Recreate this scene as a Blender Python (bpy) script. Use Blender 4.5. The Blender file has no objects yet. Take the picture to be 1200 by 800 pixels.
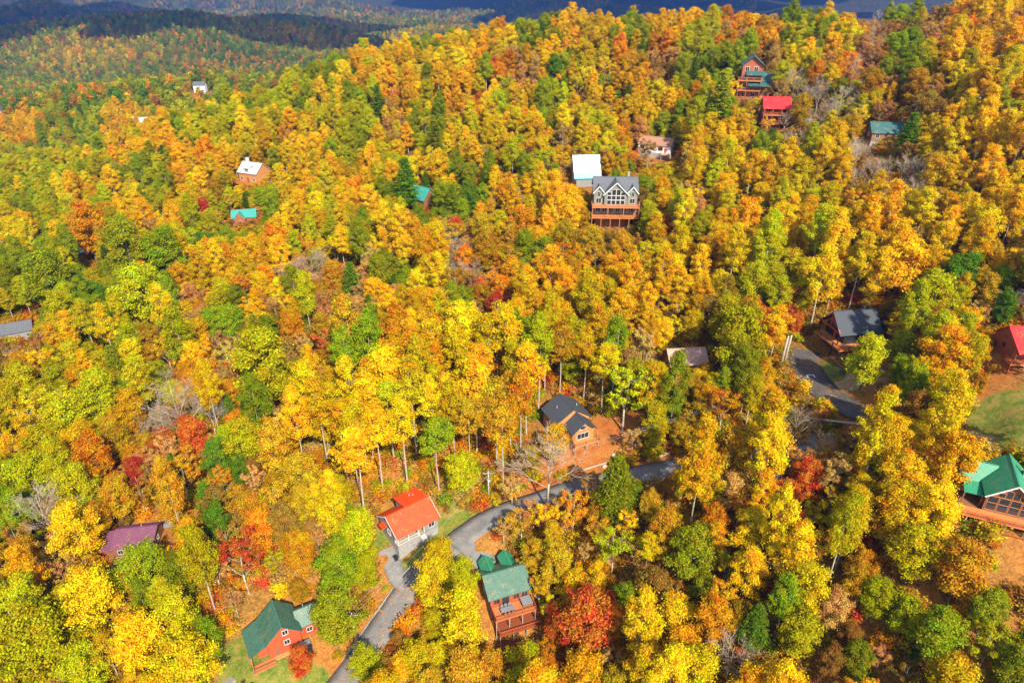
import bpy, math, random
import numpy as np
from mathutils import Vector, Matrix
R = math.radians
S = bpy.context.scene
COL = S.collection
# ---------------------------------------------------------------- camera, sky, sun, exposure
cam_d = bpy.data.cameras.new('camera'); cam = bpy.data.objects.new('camera', cam_d); COL.objects.link(cam)
cam.location = (0, 0, 100); cam.rotation_euler = (R(90-28.8), 0, 0)
cam_d.sensor_width = 36; cam_d.lens = 24.0; cam_d.clip_end = 40000; S.camera = cam
SUN_AZ = R(158)          # clockwise from +Y: behind the viewer, a little to the right
SUN_EL = R(42)
sdir = Vector((math.sin(SUN_AZ)*math.cos(SUN_EL), math.cos(SUN_AZ)*math.cos(SUN_EL), math.sin(SUN_EL)))
W = bpy.data.worlds.new('World'); S.world = W; W.use_nodes = True
wn = W.node_tree; sky = wn.nodes.new('ShaderNodeTexSky'); sky.sky_type = 'NISHITA'; sky.sun_disc = False
sky.sun_elevation = SUN_EL; sky.sun_rotation = SUN_AZ; sky.air_density = 1.0; sky.dust_density = 1.2
bg = wn.nodes['Background']; bg.inputs['Strength'].default_value = 0.15
wn.links.new(sky.outputs[0], bg.inputs['Color'])
sl = bpy.data.lights.new('sun', 'SUN'); sl.energy = 4.6; sl.angle = R(0.5); sl.color = (1.0, 0.91, 0.74)
sun = bpy.data.objects.new('sun', sl); COL.objects.link(sun); sun.rotation_euler = (-sdir).to_track_quat('-Z', 'Y').to_euler(); sun.location = (0, 0, 400)
S.view_settings.view_transform = 'Standard'; S.view_settings.look = 'None'; S.view_settings.gamma = 1; S.view_settings.exposure = 1.06
S.render.engine = 'CYCLES'
S.cycles.max_bounces = 6; S.cycles.diffuse_bounces = 3; S.cycles.glossy_bounces = 2; S.cycles.transmission_bounces = 2
S.cycles.volume_bounces = 0; S.cycles.transparent_max_bounces = 4; S.cycles.use_adaptive_sampling = True

# ---------------------------------------------------------------- terrain (surveyed spot heights, metres)
SPOTS = [(-21,102,-1),(-7,106,-3),(0,95,-7),(0,82,-15),(-43,82,-11),(-73,95,-1),(73,76,21),(97,113,28),
 (80,139,19),(35,224,22),(29,254,29),(60,276,33),(92,275,51),(99,262,46),(161,240,66),(-116,297,16),(-109,264,9),
 (-128,152,3),(-142,212,4),(13,125,4),(43,145,12),(-34,255,17),(117,216,46),(0,419,59),(60,400,64),(105,372,68),
 (150,335,66),(-74,421,46),(-169,390,21),(-211,304,3),(-260,330,-2),(-100,133,-4),(109,139,32),(170,180,62),(69,55,4),(0,58,-24),
 (-70,58,-20),(225,300,84),(260,220,92),(190,110,60),(160,60,34),(-313,564,-16),(-318,729,-14),(-223,657,-22),
 (-450,480,-30),(-200,480,-22),(-90,510,-6),(-300,450,-26),(60,560,14),(150,500,30),(300,450,60),(450,300,100),(330,120,90),(300,0,50),
 (0,-40,-60),(-200,0,-50),(-260,120,-14),(-320,250,-14),(-470,250,-30),(300,700,10),(0,800,-20),(-500,800,-26),
 (600,600,60),(700,200,110),(600,-200,60),(-700,0,-70),(-100,-300,-110),(350,-350,-30),(-700,500,-34),(500,1000,0),(0,1100,-40),(-700,1100,-44)]
ROADS = {  # centre line, half width
 'parking_pad': ([(-10.6,104.2),(-8.0,101.4),(-5.4,98.9),(-4.3,97.9)],2.7),
 'cottage_driveway': ([(-19.6,93.6),(-22.4,96.2),(-24.4,99.4),(-25.4,101.0)],1.8),
 'driveway': ([(71.0,146.0),(69.3,141.0),(68.6,134.5),(68.8,125.0),(71.5,116.5),(77.0,110.5),(85.0,106.5)],2.9),
 'road': ([(-46.0,58.0),(-33.0,75.0),(-24.7,87.1),(-22.0,91.1),(-19.1,95.5),(-16.0,98.6),(-10.1,103.9),(-4.2,108.2),(4.9,111.2),(15.8,113.9),(27.6,114.8),(36.8,114.6),(50.0,113.5),(62.0,111.5)],2.7),
}
PADS = [(-21.3,105.5,7.5,5),(-1.8,93,4.5,5),(-42,84,6,6),(-74,100,5,6),(13.6,132.5,4,7),(81.6,145.8,6,7),(78,83,4,8),(106.5,123,5,8),(34,223,5,10),(27,253,5,8),(57,273,6,8),(94.5,286,5,9),(97,261,4,7)]   # levelled house plots: x, y, radius, fall-off
_P = np.array([s[:2] for s in SPOTS], float)/100.; _Z = np.array([s[2] for s in SPOTS], float)
def _tps(r2): return 0.5*r2*np.log(r2+1e-9)
def _fit():
    n = len(_P); K = _tps(((_P[:,None]-_P[None])**2).sum(-1)) + np.eye(n)*0.02
    A = np.zeros((n+3,n+3)); A[:n,:n]=K; A[:n,n]=1; A[:n,n+1:]=_P; A[n,:n]=1; A[n+1:,:n]=_P.T
    return np.linalg.solve(A, np.concatenate([_Z,[0,0,0]]))
_W = _fit()
def _near(x,y):
    q = np.stack([x,y],-1)/100.; out = np.empty(len(q))
    for i in range(0,len(q),20000):
        c = q[i:i+20000]; out[i:i+20000] = _tps(((c[:,None]-_P[None])**2).sum(-1))@_W[:-3] + _W[-3] + c@_W[-2:]
    return out
def _ridges(x,y):
    z = np.zeros_like(x); a = 1.0
    for k,(ang,f,ph) in enumerate([(0.35,1/2100,0.4),(1.15,1/1500,2.0),(-0.5,1/1150,4.1),(0.8,1/720,1.3),(-0.2,1/520,3.3),(1.7,1/390,5.0),(0.1,1/260,0.7)]):
        u = x*np.cos(ang)*0.6+y*np.sin(ang+0.9); v = x*np.sin(ang)-y*np.cos(ang)
        s = np.sin(2*np.pi*f*u+ph+1.1*np.sin(2*np.pi*f*0.63*v+ph*2))
        z += a*(1-np.abs(s)*1.6); a *= 0.68
    return z
def _far(x,y):
    r = np.hypot(x,y); grow = np.clip((r-700)/1800,0,1)
    hill = lambda a,b,sa,sb,k: k*np.exp(-((x-a)/sa)**2-((y-b)/sb)**2)
    return -45 - 105*grow + _ridges(x,y)*(6+14*grow+46*np.clip((r-3300)/2000,0,1)) + np.clip((r-4000)/5000,0,1)*120 + hill(-820,1800,480,220,118) + hill(-780,2650,420,260,95) + hill(-1900,2900,600,300,80) + hill(200,2300,700,260,70)
def H0(x,y):
    x = np.atleast_1d(np.asarray(x,float)); y = np.atleast_1d(np.asarray(y,float))
    dx = np.abs(x)/650.; dy = (y-300)/720.; m = np.hypot(dx,dy)
    w = np.clip((1.25-m)/0.45,0,1); w = w*w*(3-2*w)
    z = np.where(w>0, _near(np.clip(x,-1200,1200),np.clip(y,-900,1800)), 0)
    return z*w + _far(x,y)*(1-w) + 0.5*np.sin(x/11.+1.3*np.sin(y/17.))+0.35*np.sin(y/7.3+x/23.)
def _resample(pts,step=1.5):
    pts=np.array(pts,float); out=[]
    n=len(pts); P_=np.vstack([2*pts[0]-pts[1],pts,2*pts[-1]-pts[-2]])
    for i in range(1,n):
        p0,p1,p2,p3=P_[i-1],P_[i],P_[i+1],P_[i+2]; m=max(2,int(np.linalg.norm(p2-p1)/step))
        for t in np.arange(m)/m:
            out.append(0.5*((2*p1)+(-p0+p2)*t+(2*p0-5*p1+4*p2-p3)*t*t+(-p0+3*p1-3*p2+p3)*t**3))
    out.append(pts[-1]); return np.array(out)
RL = {}
for _k,(_pts,_hw) in ROADS.items():
    c = _resample(_pts); z = H0(c[:,0],c[:,1])
    ker = np.ones(9)/9; z = np.convolve(np.pad(z,4,mode='edge'),ker,'valid'); RL[_k]=(c,z,_hw)
PADZ = []
def H(x,y):
    x = np.atleast_1d(np.asarray(x,float)); y = np.atleast_1d(np.asarray(y,float))
    z = H0(x,y)
    for i,(px,py,r,f) in enumerate(PADS):
        if len(PADZ)<=i: PADZ.append(float(H0(px,py)[0]))
        w = np.clip((r+f-np.hypot(x-px,y-py))/f,0,1); w=w*w*(3-2*w); z = z*(1-w)+PADZ[i]*w
    for c,cz,hw in RL.values():
        sel = (x>c[:,0].min()-16)&(x<c[:,0].max()+16)&(y>c[:,1].min()-16)&(y<c[:,1].max()+16)
        if sel.any():
            xs,ys=x[sel],y[sel]; d2=(xs[:,None]-c[None,:,0])**2+(ys[:,None]-c[None,:,1])**2
            wk=np.exp(-d2/8.)+1e-12*np.exp(-d2/400.)+1e-30; zr=(wk*cz).sum(1)/wk.sum(1); d=np.sqrt(d2.min(1))
            w=np.clip((hw+6-d)/5,0,1); w=w*w*(3-2*w); z[sel]=z[sel]*(1-w)+zr*w
    return z
def h(x,y): return float(H(x,y)[0])


# ---------------------------------------------------------------- helpers
def tag(o, label=None, cat=None, group=None, kind=None):
    if label: o['label'] = label
    if cat: o['category'] = cat
    if group: o['group'] = group
    if kind: o['kind'] = kind
    return o
def link(name, data, parent=None):
    o = bpy.data.objects.new(name, data); COL.objects.link(o)
    if parent: o.parent = parent
    return o
def thing(name, label, cat, loc, rz=0, group=None):
    o = link(name, None); o.location = loc; o.rotation_euler = (0, 0, rz); o.empty_display_size = 1
    return tag(o, label, cat, group)
def npmesh(name, V, F, mat, smooth=False):
    V = np.asarray(V, np.float32); F = np.asarray(F, np.int32); k = F.shape[1]
    me = bpy.data.meshes.new(name); me.vertices.add(len(V)); me.vertices.foreach_set('co', V.ravel())
    me.loops.add(F.size); me.loops.foreach_set('vertex_index', F.ravel())
    me.polygons.add(len(F)); me.polygons.foreach_set('loop_start', np.arange(0, F.size, k, dtype=np.int32))
    me.polygons.foreach_set('loop_total', np.full(len(F), k, np.int32))
    me.update(calc_edges=True); me.validate()
    if smooth: me.polygons.foreach_set('use_smooth', np.ones(len(F), bool))
    if mat: me.materials.append(mat)
    return me
class MB:
    def __init__(s): s.v = []; s.f = []
    def add(s, vs, fs):
        b = len(s.v); s.v += [tuple(p) for p in vs]; s.f += [tuple(b+i for i in f) for f in fs]; return s
    def box(s, x0, x1, y0, y1, z0, z1):
        return s.add([(x0,y0,z0),(x1,y0,z0),(x1,y1,z0),(x0,y1,z0),(x0,y0,z1),(x1,y0,z1),(x1,y1,z1),(x0,y1,z1)],
                     [(3,2,1,0),(4,5,6,7),(0,1,5,4),(1,2,6,5),(2,3,7,6),(3,0,4,7)])
    def beam(s, p, q, w, d=None):
        p = Vector(p); q = Vector(q); d = d or w; t = (q-p).normalized()
        u = t.cross(Vector((0,0,1)) if abs(t.z) < .95 else Vector((1,0,0))).normalized()*w/2; n = u.cross(t).normalized()*d/2
        c = [p-u-n, p+u-n, p+u+n, p-u+n, q-u-n, q+u-n, q+u+n, q-u+n]
        return s.add(c, [(0,1,2,3),(7,6,5,4),(4,5,1,0),(5,6,2,1),(6,7,3,2),(7,4,0,3)])
    def tube(s, pts, rad, n=6):
        b = len(s.v); pts = [Vector(p) for p in pts]
        for i, p in enumerate(pts):
            t = (pts[min(i+1, len(pts)-1)]-pts[max(i-1, 0)]).normalized()
            u = t.cross(Vector((0.13,0.97,0.2))).normalized(); w = t.cross(u)
            for k in range(n):
                a = 2*math.pi*k/n; q = p+(u*math.cos(a)+w*math.sin(a))*rad[i]; s.v.append(tuple(q))
        for i in range(len(pts)-1):
            for k in range(n):
                a = b+i*n+k; c = b+i*n+(k+1) % n; s.f.append((a, c, c+n, a+n))
        s.f.append(tuple(b+k for k in range(n))[::-1]); s.f.append(tuple(b+(len(pts)-1)*n+k for k in range(n)))
        return s
    def mesh(s, name, mat, smooth=False):
        me = bpy.data.meshes.new(name); me.from_pydata(s.v, [], s.f); me.update()
        if smooth: me.polygons.foreach_set('use_smooth', np.ones(len(s.f), bool))
        if mat: me.materials.append(mat)
        return me
    def build(s, name, mat, parent=None, smooth=False): return link(name, s.mesh(name, mat, smooth), parent)

# ---------------------------------------------------------------- materials
def newmat(name):
    m = bpy.data.materials.new(name); m.use_nodes = True; nt = m.node_tree
    return m, nt, nt.nodes['Principled BSDF'], nt.nodes['Material Output']
def ramp(nt, fac, stops):
    n = nt.nodes.new('ShaderNodeValToRGB'); e = n.color_ramp.elements
    while len(e) < len(stops): e.new(0.5)
    for k, (p, c) in enumerate(stops): e[k].position = p; e[k].color = (*c, 1)
    nt.links.new(fac, n.inputs[0]); return n.outputs[0]
def noise(nt, scale, detail=4, rough=.6, vec=None, dist=0):
    n = nt.nodes.new('ShaderNodeTexNoise'); n.inputs['Scale'].default_value = scale; n.inputs['Detail'].default_value = detail
    n.inputs['Roughness'].default_value = rough; n.inputs['Distortion'].default_value = dist
    if vec is not None: nt.links.new(vec, n.inputs['Vector'])
    return n.outputs['Fac']
def mixc(nt, fac, a, b, mode='MIX'):
    n = nt.nodes.new('ShaderNodeMix'); n.data_type = 'RGBA'; n.blend_type = mode
    for sock, val in ((n.inputs[0], fac), (n.inputs[6], a), (n.inputs[7], b)):
        if hasattr(val, 'links'): nt.links.new(val, sock)
        elif isinstance(val, (int, float)): sock.default_value = val
        else: sock.default_value = (*val, 1)
    return n.outputs[2]
def math_(nt, op, a, b=0.0, c=None):
    n = nt.nodes.new('ShaderNodeMath'); n.operation = op
    for i, val in enumerate((a, b) if c is None else (a, b, c)):
        if hasattr(val, 'links'): nt.links.new(val, n.inputs[i])
        else: n.inputs[i].default_value = val
    return n.outputs[0]
def objvec(nt, scale=(1,1,1)):
    t = nt.nodes.new('ShaderNodeTexCoord'); mp = nt.nodes.new('ShaderNodeMapping'); mp.inputs['Scale'].default_value = scale
    nt.links.new(t.outputs['Object'], mp.inputs[0]); return mp.outputs[0]
def surf(name, c1, c2, scale=1.5, rough=.7, metal=0, stretch=(1,1,1), spec=.4, bump=0, bscale=8, detail=5):
    m, nt, b, o = newmat(name); v = objvec(nt, stretch)
    nt.links.new(ramp(nt, noise(nt, scale, detail, .65, v), [(.3, c1), (.72, c2)]), b.inputs['Base Color'])
    b.inputs['Roughness'].default_value = rough; b.inputs['Metallic'].default_value = metal; b.inputs['Specular IOR Level'].default_value = spec
    if bump:
        bp = nt.nodes.new('ShaderNodeBump'); bp.inputs['Strength'].default_value = bump; bp.inputs['Distance'].default_value = .05
        nt.links.new(noise(nt, bscale, 3, .6, v), bp.inputs['Height']); nt.links.new(bp.outputs[0], b.inputs['Normal'])
    return m
def metal_roof(name, c1, c2, rough=.38, axis=0):
    # standing seam sheet: narrow raised seams come from a bump, dust streaks from noise
    m, nt, b, o = newmat(name); v = objvec(nt)
    spk = ramp(nt, math_(nt, 'ADD', noise(nt, 4.5, 2, .8, v), math_(nt, 'MULTIPLY_ADD', noise(nt, .5, 2, .5, v), .5, -.25)), [(.66, (0,0,0)), (.70, (1,1,1))])
    wash = ramp(nt, noise(nt, 1.1, 6, .75, objvec(nt, (1,1,.25))), [(.45, (0,0,0)), (.85, (.22,.22,.22))])
    cc = mixc(nt, wash, ramp(nt, noise(nt, .9, 5, .7, v), [(.3, c1), (.75, c2)]), tuple(.6*k+.06 for k in c2))
    nt.links.new(mixc(nt, spk, cc, (.36,.19,.05)), b.inputs['Base Color'])
    b.inputs['Roughness'].default_value = rough+.15; b.inputs['Specular IOR Level'].default_value = .4
    w = nt.nodes.new('ShaderNodeTexWave'); w.wave_type = 'BANDS'; w.bands_direction = 'XYZ'[axis]; w.inputs['Scale'].default_value = .8
    nt.links.new(v, w.inputs['Vector']); bp = nt.nodes.new('ShaderNodeBump'); bp.inputs['Strength'].default_value = .25; bp.inputs['Distance'].default_value = .03
    nt.links.new(ramp(nt, w.outputs['Fac'], [(.85, (0,0,0)), (.97, (1,1,1))]), bp.inputs['Height']); nt.links.new(bp.outputs[0], b.inputs['Normal'])
    return m
def log_wall(name, c1, c2):
    m, nt, b, o = newmat(name); v = objvec(nt)
    base = ramp(nt, noise(nt, 1.6, 5, .7, objvec(nt, (.5,.5,5))), [(.25, c1), (.75, c2)])
    nt.links.new(base, b.inputs['Base Color'])
    w = nt.nodes.new('ShaderNodeTexWave'); w.wave_type = 'BANDS'; w.bands_direction = 'Z'; w.inputs['Scale'].default_value = 1.1
    nt.links.new(v, w.inputs['Vector']); bp = nt.nodes.new('ShaderNodeBump'); bp.inputs['Strength'].default_value = .6; bp.inputs['Distance'].default_value = .08
    nt.links.new(w.outputs['Fac'], bp.inputs['Height']); nt.links.new(bp.outputs[0], b.inputs['Normal'])
    b.inputs['Roughness'].default_value = .6; return m
M = {}
M['red_roof'] = metal_roof('red_orange_metal', (.58,.036,.003), (.70,.064,.005))
M['bright_red_roof'] = metal_roof('bright_red_metal', (.50,.010,.012), (.62,.02,.02))
M['green_roof'] = metal_roof('green_metal', (.028,.085,.058), (.055,.135,.09), .30)
M['emerald_roof'] = metal_roof('emerald_metal', (.012,.17,.085), (.03,.24,.12), .32)
M['teal_roof'] = metal_roof('teal_metal', (.02,.20,.17), (.04,.28,.23))
M['dark_teal_roof'] = metal_roof('dark_teal_metal', (.015,.07,.07), (.03,.11,.11))
M['purple_roof'] = metal_roof('purple_metal', (.12,.036,.072), (.165,.055,.10), .6)
M['charcoal_roof'] = surf('charcoal_shingle', (.030,.036,.046), (.060,.068,.082), 3, .75, stretch=(1,1,4), bump=.4)
M['slate_roof'] = surf('slate_shingle', (.05,.055,.065), (.13,.135,.15), 2.2, .7, stretch=(1,1,4), bump=.4)
M['brown_roof'] = surf('brown_shingle', (.22,.10,.055), (.36,.19,.12), 2, .8, stretch=(1,1,4), bump=.4)
M['pink_roof'] = surf('faded_red_shingle', (.40,.21,.15), (.52,.31,.23), 2, .8, bump=.4)
M['pale_grey_roof'] = surf('pale_grey_shingle', (.36,.35,.33), (.5,.49,.46), 2, .6)
M['glare_roof'] = None
M['grey_wall'] = surf('grey_siding', (.17,.165,.16), (.25,.245,.235), 1.5, .65, stretch=(1,1,6), bump=.2)
M['sage_wall'] = surf('sage_grey_siding', (.125,.135,.11), (.19,.20,.165), 1.5, .65, stretch=(1,1,6), bump=.2)
M['white_wall'] = surf('white_siding', (.62,.62,.62), (.74,.74,.74), 1.5, .6, stretch=(1,1,6))
M['red_wall'] = log_wall('red_stained_log', (.36,.045,.012), (.50,.085,.02))
M['wood'] = log_wall('honey_log', (.36,.15,.045), (.52,.24,.08))
M['brown_wood'] = log_wall('brown_log', (.16,.065,.025), (.27,.12,.05))
M['red_brown'] = log_wall('red_brown_log', (.22,.05,.018), (.36,.09,.03))
M['dark_wall'] = surf('charcoal_siding', (.018,.018,.020), (.035,.034,.036), 2, .6, stretch=(1,1,6))
M['deck'] = surf('stained_deck_board', (.32,.10,.03), (.46,.17,.055), 2, .65, stretch=(6,1,1))
M['orange_deck'] = surf('orange_deck_board', (.42,.13,.035), (.56,.20,.06), 2, .6, stretch=(6,1,1))
M['rail_red'] = surf('red_stained_rail', (.34,.06,.018), (.46,.10,.03), 3, .6)
M['rail_brown'] = surf('brown_rail', (.30,.11,.035), (.42,.17,.06), 3, .65)
M['post_grey'] = surf('weathered_timber', (.22,.17,.11), (.34,.28,.19), 3, .8)
M['black_metal'] = surf('black_metal', (.012,.012,.013), (.022,.022,.024), 3, .4)
M['trim'] = surf('white_trim', (.5,.48,.45), (.62,.6,.57), 3, .5)
M['stone'] = surf('foundation_block', (.20,.19,.18), (.34,.33,.31), 2.5, .85, bump=.4)
M['concrete'] = surf('pale_concrete', (.36,.35,.33), (.52,.50,.47), 1.2, .85, bump=.2)
M['plastic'] = surf('dark_plastic', (.012,.014,.018), (.025,.028,.034), 2, .35)
M['vinyl'] = surf('grey_vinyl', (.14,.145,.15), (.22,.225,.23), 2, .5)
M['boulder'] = surf('pale_boulder', (.36,.32,.26), (.56,.52,.45), 1.4, .9, bump=.6, bscale=4)
M['dead_wood'] = surf('bleached_wood', (.26,.20,.14), (.45,.38,.30), 2.5, .85, bump=.4)
M['pole_wood'] = surf('utility_pole_wood', (.28,.25,.21), (.42,.38,.33), 2.5, .85)
M['wire'] = surf('grey_cable', (.22,.21,.20), (.30,.29,.28), 2, .5)
M['bark_pale'] = surf('pale_bark', (.24,.19,.14), (.46,.40,.32), 1.6, .9, stretch=(1,1,.25), bump=.5)
M['bark'] = surf('brown_bark', (.10,.07,.045), (.22,.16,.11), 1.6, .9, stretch=(1,1,.25), bump=.5)
M['bark_white'] = surf('bleached_bark', (.27,.20,.13), (.48,.39,.29), 1.6, .9, stretch=(1,1,.25))
def asphalt(name, c1, c2):
    m, nt, b, o = newmat(name); v = objvec(nt); base = ramp(nt, noise(nt, .35, 9, .7, v), [(.3, c1), (.7, c2)])
    vo = nt.nodes.new('ShaderNodeTexVoronoi'); vo.feature = 'DISTANCE_TO_EDGE'; vo.inputs['Scale'].default_value = .28; nt.links.new(mixc(nt, .35, v, noise(nt, .8, 5, .7, v)), vo.inputs['Vector'])
    base = mixc(nt, ramp(nt, vo.outputs['Distance'], [(.002, (.5,.5,.5)), (.007, (0,0,0))]), base, (.02,.019,.018))
    drift = math_(nt, 'MULTIPLY_ADD', noise(nt, .22, 3, .6, v), .5, -.25)
    spk = ramp(nt, math_(nt, 'ADD', noise(nt, 3.2, 3, .8, v), drift), [(.60, (0,0,0)), (.66, (1,1,1))])
    leafc = ramp(nt, noise(nt, 5., 2, .5, v), [(.35, (.30,.10,.02)), (.55, (.48,.24,.04)), (.7, (.36,.17,.06))])
    nt.links.new(mixc(nt, spk, base, leafc), b.inputs['Base Color']); b.inputs['Roughness'].default_value = .9; b.inputs['Specular IOR Level'].default_value = .25
    bp = nt.nodes.new('ShaderNodeBump'); bp.inputs['Strength'].default_value = .3; bp.inputs['Distance'].default_value = .05; nt.links.new(noise(nt, 20, 3, .6, v), bp.inputs['Height']); nt.links.new(bp.outputs[0], b.inputs['Normal'])
    return m
M['asphalt'] = asphalt('worn_asphalt', (.11,.106,.104), (.19,.184,.18)); M['fresh_asphalt'] = asphalt('dark_asphalt', (.048,.042,.042), (.095,.085,.08)); M['grey_asphalt'] = asphalt('old_grey_asphalt', (.12,.118,.115), (.21,.205,.20))
M['paint'] = surf('white_road_paint', (.5,.5,.48), (.75,.75,.72), 6, .7)
def glass():
    m, nt, b, o = newmat('window_glass'); b.inputs['Base Color'].default_value = (.02,.025,.03,1); b.inputs['Roughness'].default_value = .06
    b.inputs['Specular IOR Level'].default_value = .8; return m
M['glass'] = glass()
def glare_roof():
    m, nt, b, o = newmat('glare_painted_teal_metal'); t = nt.nodes.new('ShaderNodeTexCoord'); sp = nt.nodes.new('ShaderNodeSeparateXYZ')
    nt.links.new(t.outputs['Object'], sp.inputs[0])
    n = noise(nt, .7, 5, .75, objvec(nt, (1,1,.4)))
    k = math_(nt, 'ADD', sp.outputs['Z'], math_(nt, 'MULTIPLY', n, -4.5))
    nt.links.new(ramp(nt, math_(nt, 'MULTIPLY_ADD', k, .5, -.55), [(.48, (.04,.34,.40)), (.56, (.56,.62,.64))]), b.inputs['Base Color'])  # sky glare painted as near-white base colour, bare teal left near the eave
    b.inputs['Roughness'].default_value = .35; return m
M['glare_roof'] = glare_roof()

TINT = {'Y': (.72,.50,.008), 'G': (.73,.435,.008), 'O': (.68,.30,.010), 'A': (.52,.305,.013), 'R': (.60,.145,.022), 'C': (.52,.07,.026),
        'K': (.54,.29,.075), 'T': (.58,.36,.085), 'N': (.36,.20,.028), 'L': (.48,.44,.007), 'E': (.27,.315,.009), 'D': (.13,.225,.012), 'B': (.3,.2,.1)}
def leaf_mat(name, inst):
    m, nt, b, o = newmat(name); nt.nodes.remove(b)
    if inst:
        a = nt.nodes.new('ShaderNodeAttribute'); a.attribute_type = 'INSTANCER'; a.attribute_name = 'tint'; tint = a.outputs['Color']
        a2 = nt.nodes.new('ShaderNodeAttribute'); a2.attribute_type = 'INSTANCER'; a2.attribute_name = 'rnd'; rnd = a2.outputs['Fac']
    else:
        a = nt.nodes.new('ShaderNodeObjectInfo'); tint = a.outputs['Color']; rnd = a.outputs['Random']
    g = nt.nodes.new('ShaderNodeNewGeometry'); isl = g.outputs['Random Per Island']
    t = nt.nodes.new('ShaderNodeTexCoord'); va = nt.nodes.new('ShaderNodeVectorMath'); va.operation = 'ADD'
    cmb = nt.nodes.new('ShaderNodeCombineXYZ'); nt.links.new(math_(nt, 'MULTIPLY', rnd, 97.), cmb.inputs[0]); nt.links.new(math_(nt, 'MULTIPLY', rnd, 41.), cmb.inputs[2])
    nt.links.new(t.outputs['Object'], va.inputs[0]); nt.links.new(cmb.outputs[0], va.inputs[1])
    nz = noise(nt, .30, 3, .6, va.outputs[0])
    hs = nt.nodes.new('ShaderNodeHueSaturation'); nt.links.new(tint, hs.inputs['Color'])
    hue = math_(nt, 'ADD', math_(nt, 'MULTIPLY_ADD', nz, .19, .405), math_(nt, 'MULTIPLY_ADD', isl, .05, -.025))
    nt.links.new(hue, hs.inputs['Hue'])
    nt.links.new(math_(nt, 'MULTIPLY_ADD', math_(nt, 'FRACT', math_(nt, 'MULTIPLY', isl, 7.31)), .75, .62), hs.inputs['Value'])
    d = nt.nodes.new('ShaderNodeBsdfDiffuse'); tr = nt.nodes.new('ShaderNodeBsdfTranslucent'); mx = nt.nodes.new('ShaderNodeMixShader'); mx.inputs[0].default_value = .42
    nt.links.new(hs.outputs[0], d.inputs[0]); nt.links.new(hs.outputs[0], tr.inputs[0])
    nt.links.new(d.outputs[0], mx.inputs[1]); nt.links.new(tr.outputs[0], mx.inputs[2]); nt.links.new(mx.outputs[0], o.inputs[0])
    return m
M['leaf'] = leaf_mat('autumn_leaf', False); M['leaf_i'] = leaf_mat('autumn_leaf_wood', True)

def ground_mat():
    m, nt, b, o = newmat('forest_floor')
    v = objvec(nt); big = noise(nt, .035, 5, .6, v); fine = noise(nt, 1.3, 6, .75, v)
    lit = ramp(nt, fine, [(.28, (.10,.042,.014)), (.5, (.30,.115,.024)), (.68, (.44,.19,.036)), (.8, (.50,.27,.08))])
    lit = mixc(nt, ramp(nt, big, [(.42, (0,0,0)), (.62, (1,1,1))]), lit, ramp(nt, fine, [(.3, (.05,.03,.012)), (.55, (.16,.10,.02)), (.75, (.30,.19,.04))]))
    def att(n): a = nt.nodes.new('ShaderNodeAttribute'); a.attribute_name = n; return a.outputs['Fac']
    def edge(a): return ramp(nt, math_(nt, 'ADD', a, math_(nt, 'MULTIPLY_ADD', noise(nt, .45, 5, .7, v), .9, -.45)), [(.38, (0,0,0)), (.58, (1,1,1))])
    clay = ramp(nt, noise(nt, .6, 6, .7, v), [(.3, (.21,.058,.014)), (.6, (.35,.115,.028)), (.8, (.42,.19,.07))])
    grass = ramp(nt, noise(nt, .5, 6, .7, v), [(.30, (.045,.075,.012)), (.48, (.10,.145,.018)), (.60, (.20,.16,.035)), (.74, (.30,.17,.05))])
    tan = ramp(nt, noise(nt, .8, 6, .7, v), [(.3, (.26,.15,.06)), (.7, (.48,.34,.16))])
    c = mixc(nt, edge(att('clay')), lit, clay); c = mixc(nt, edge(att('tan')), c, tan)
    spk = ramp(nt, math_(nt, 'ADD', noise(nt, 2.6, 4, .85, v), math_(nt, 'MULTIPLY_ADD', noise(nt, .16, 3, .6, v), .6, -.3)), [(.50, (0,0,0)), (.60, (1,1,1))])
    c = mixc(nt, spk, c, ramp(nt, noise(nt, 4.3, 2, .5, v), [(.35, (.20,.07,.018)), (.55, (.42,.20,.04)), (.7, (.10,.06,.025))]))
    few = ramp(nt, noise(nt, 2.9, 4, .85, v), [(.55, (0,0,0)), (.63, (1,1,1))]); c = mixc(nt, edge(att('grass')), c, mixc(nt, few, grass, (.34,.17,.04)))
    # beyond the built trees: wooded hills, far too distant to tell crowns apart
    far = ramp(nt, noise(nt, .05, 8, .75, v), [(.32, (.018,.024,.010)), (.5, (.05,.05,.016)), (.62, (.10,.07,.02)), (.75, (.13,.085,.03))])
    c = mixc(nt, att('far'), c, far)
    nt.links.new(c, b.inputs['Base Color']); b.inputs['Roughness'].default_value = .95; b.inputs['Specular IOR Level'].default_value = .1
    bp = nt.nodes.new('ShaderNodeBump'); bp.inputs['Strength'].default_value = .7; bp.inputs['Distance'].default_value = .25
    nt.links.new(fine, bp.inputs['Height']); nt.links.new(bp.outputs[0], b.inputs['Normal'])
    return m
M['ground'] = ground_mat()

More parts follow.
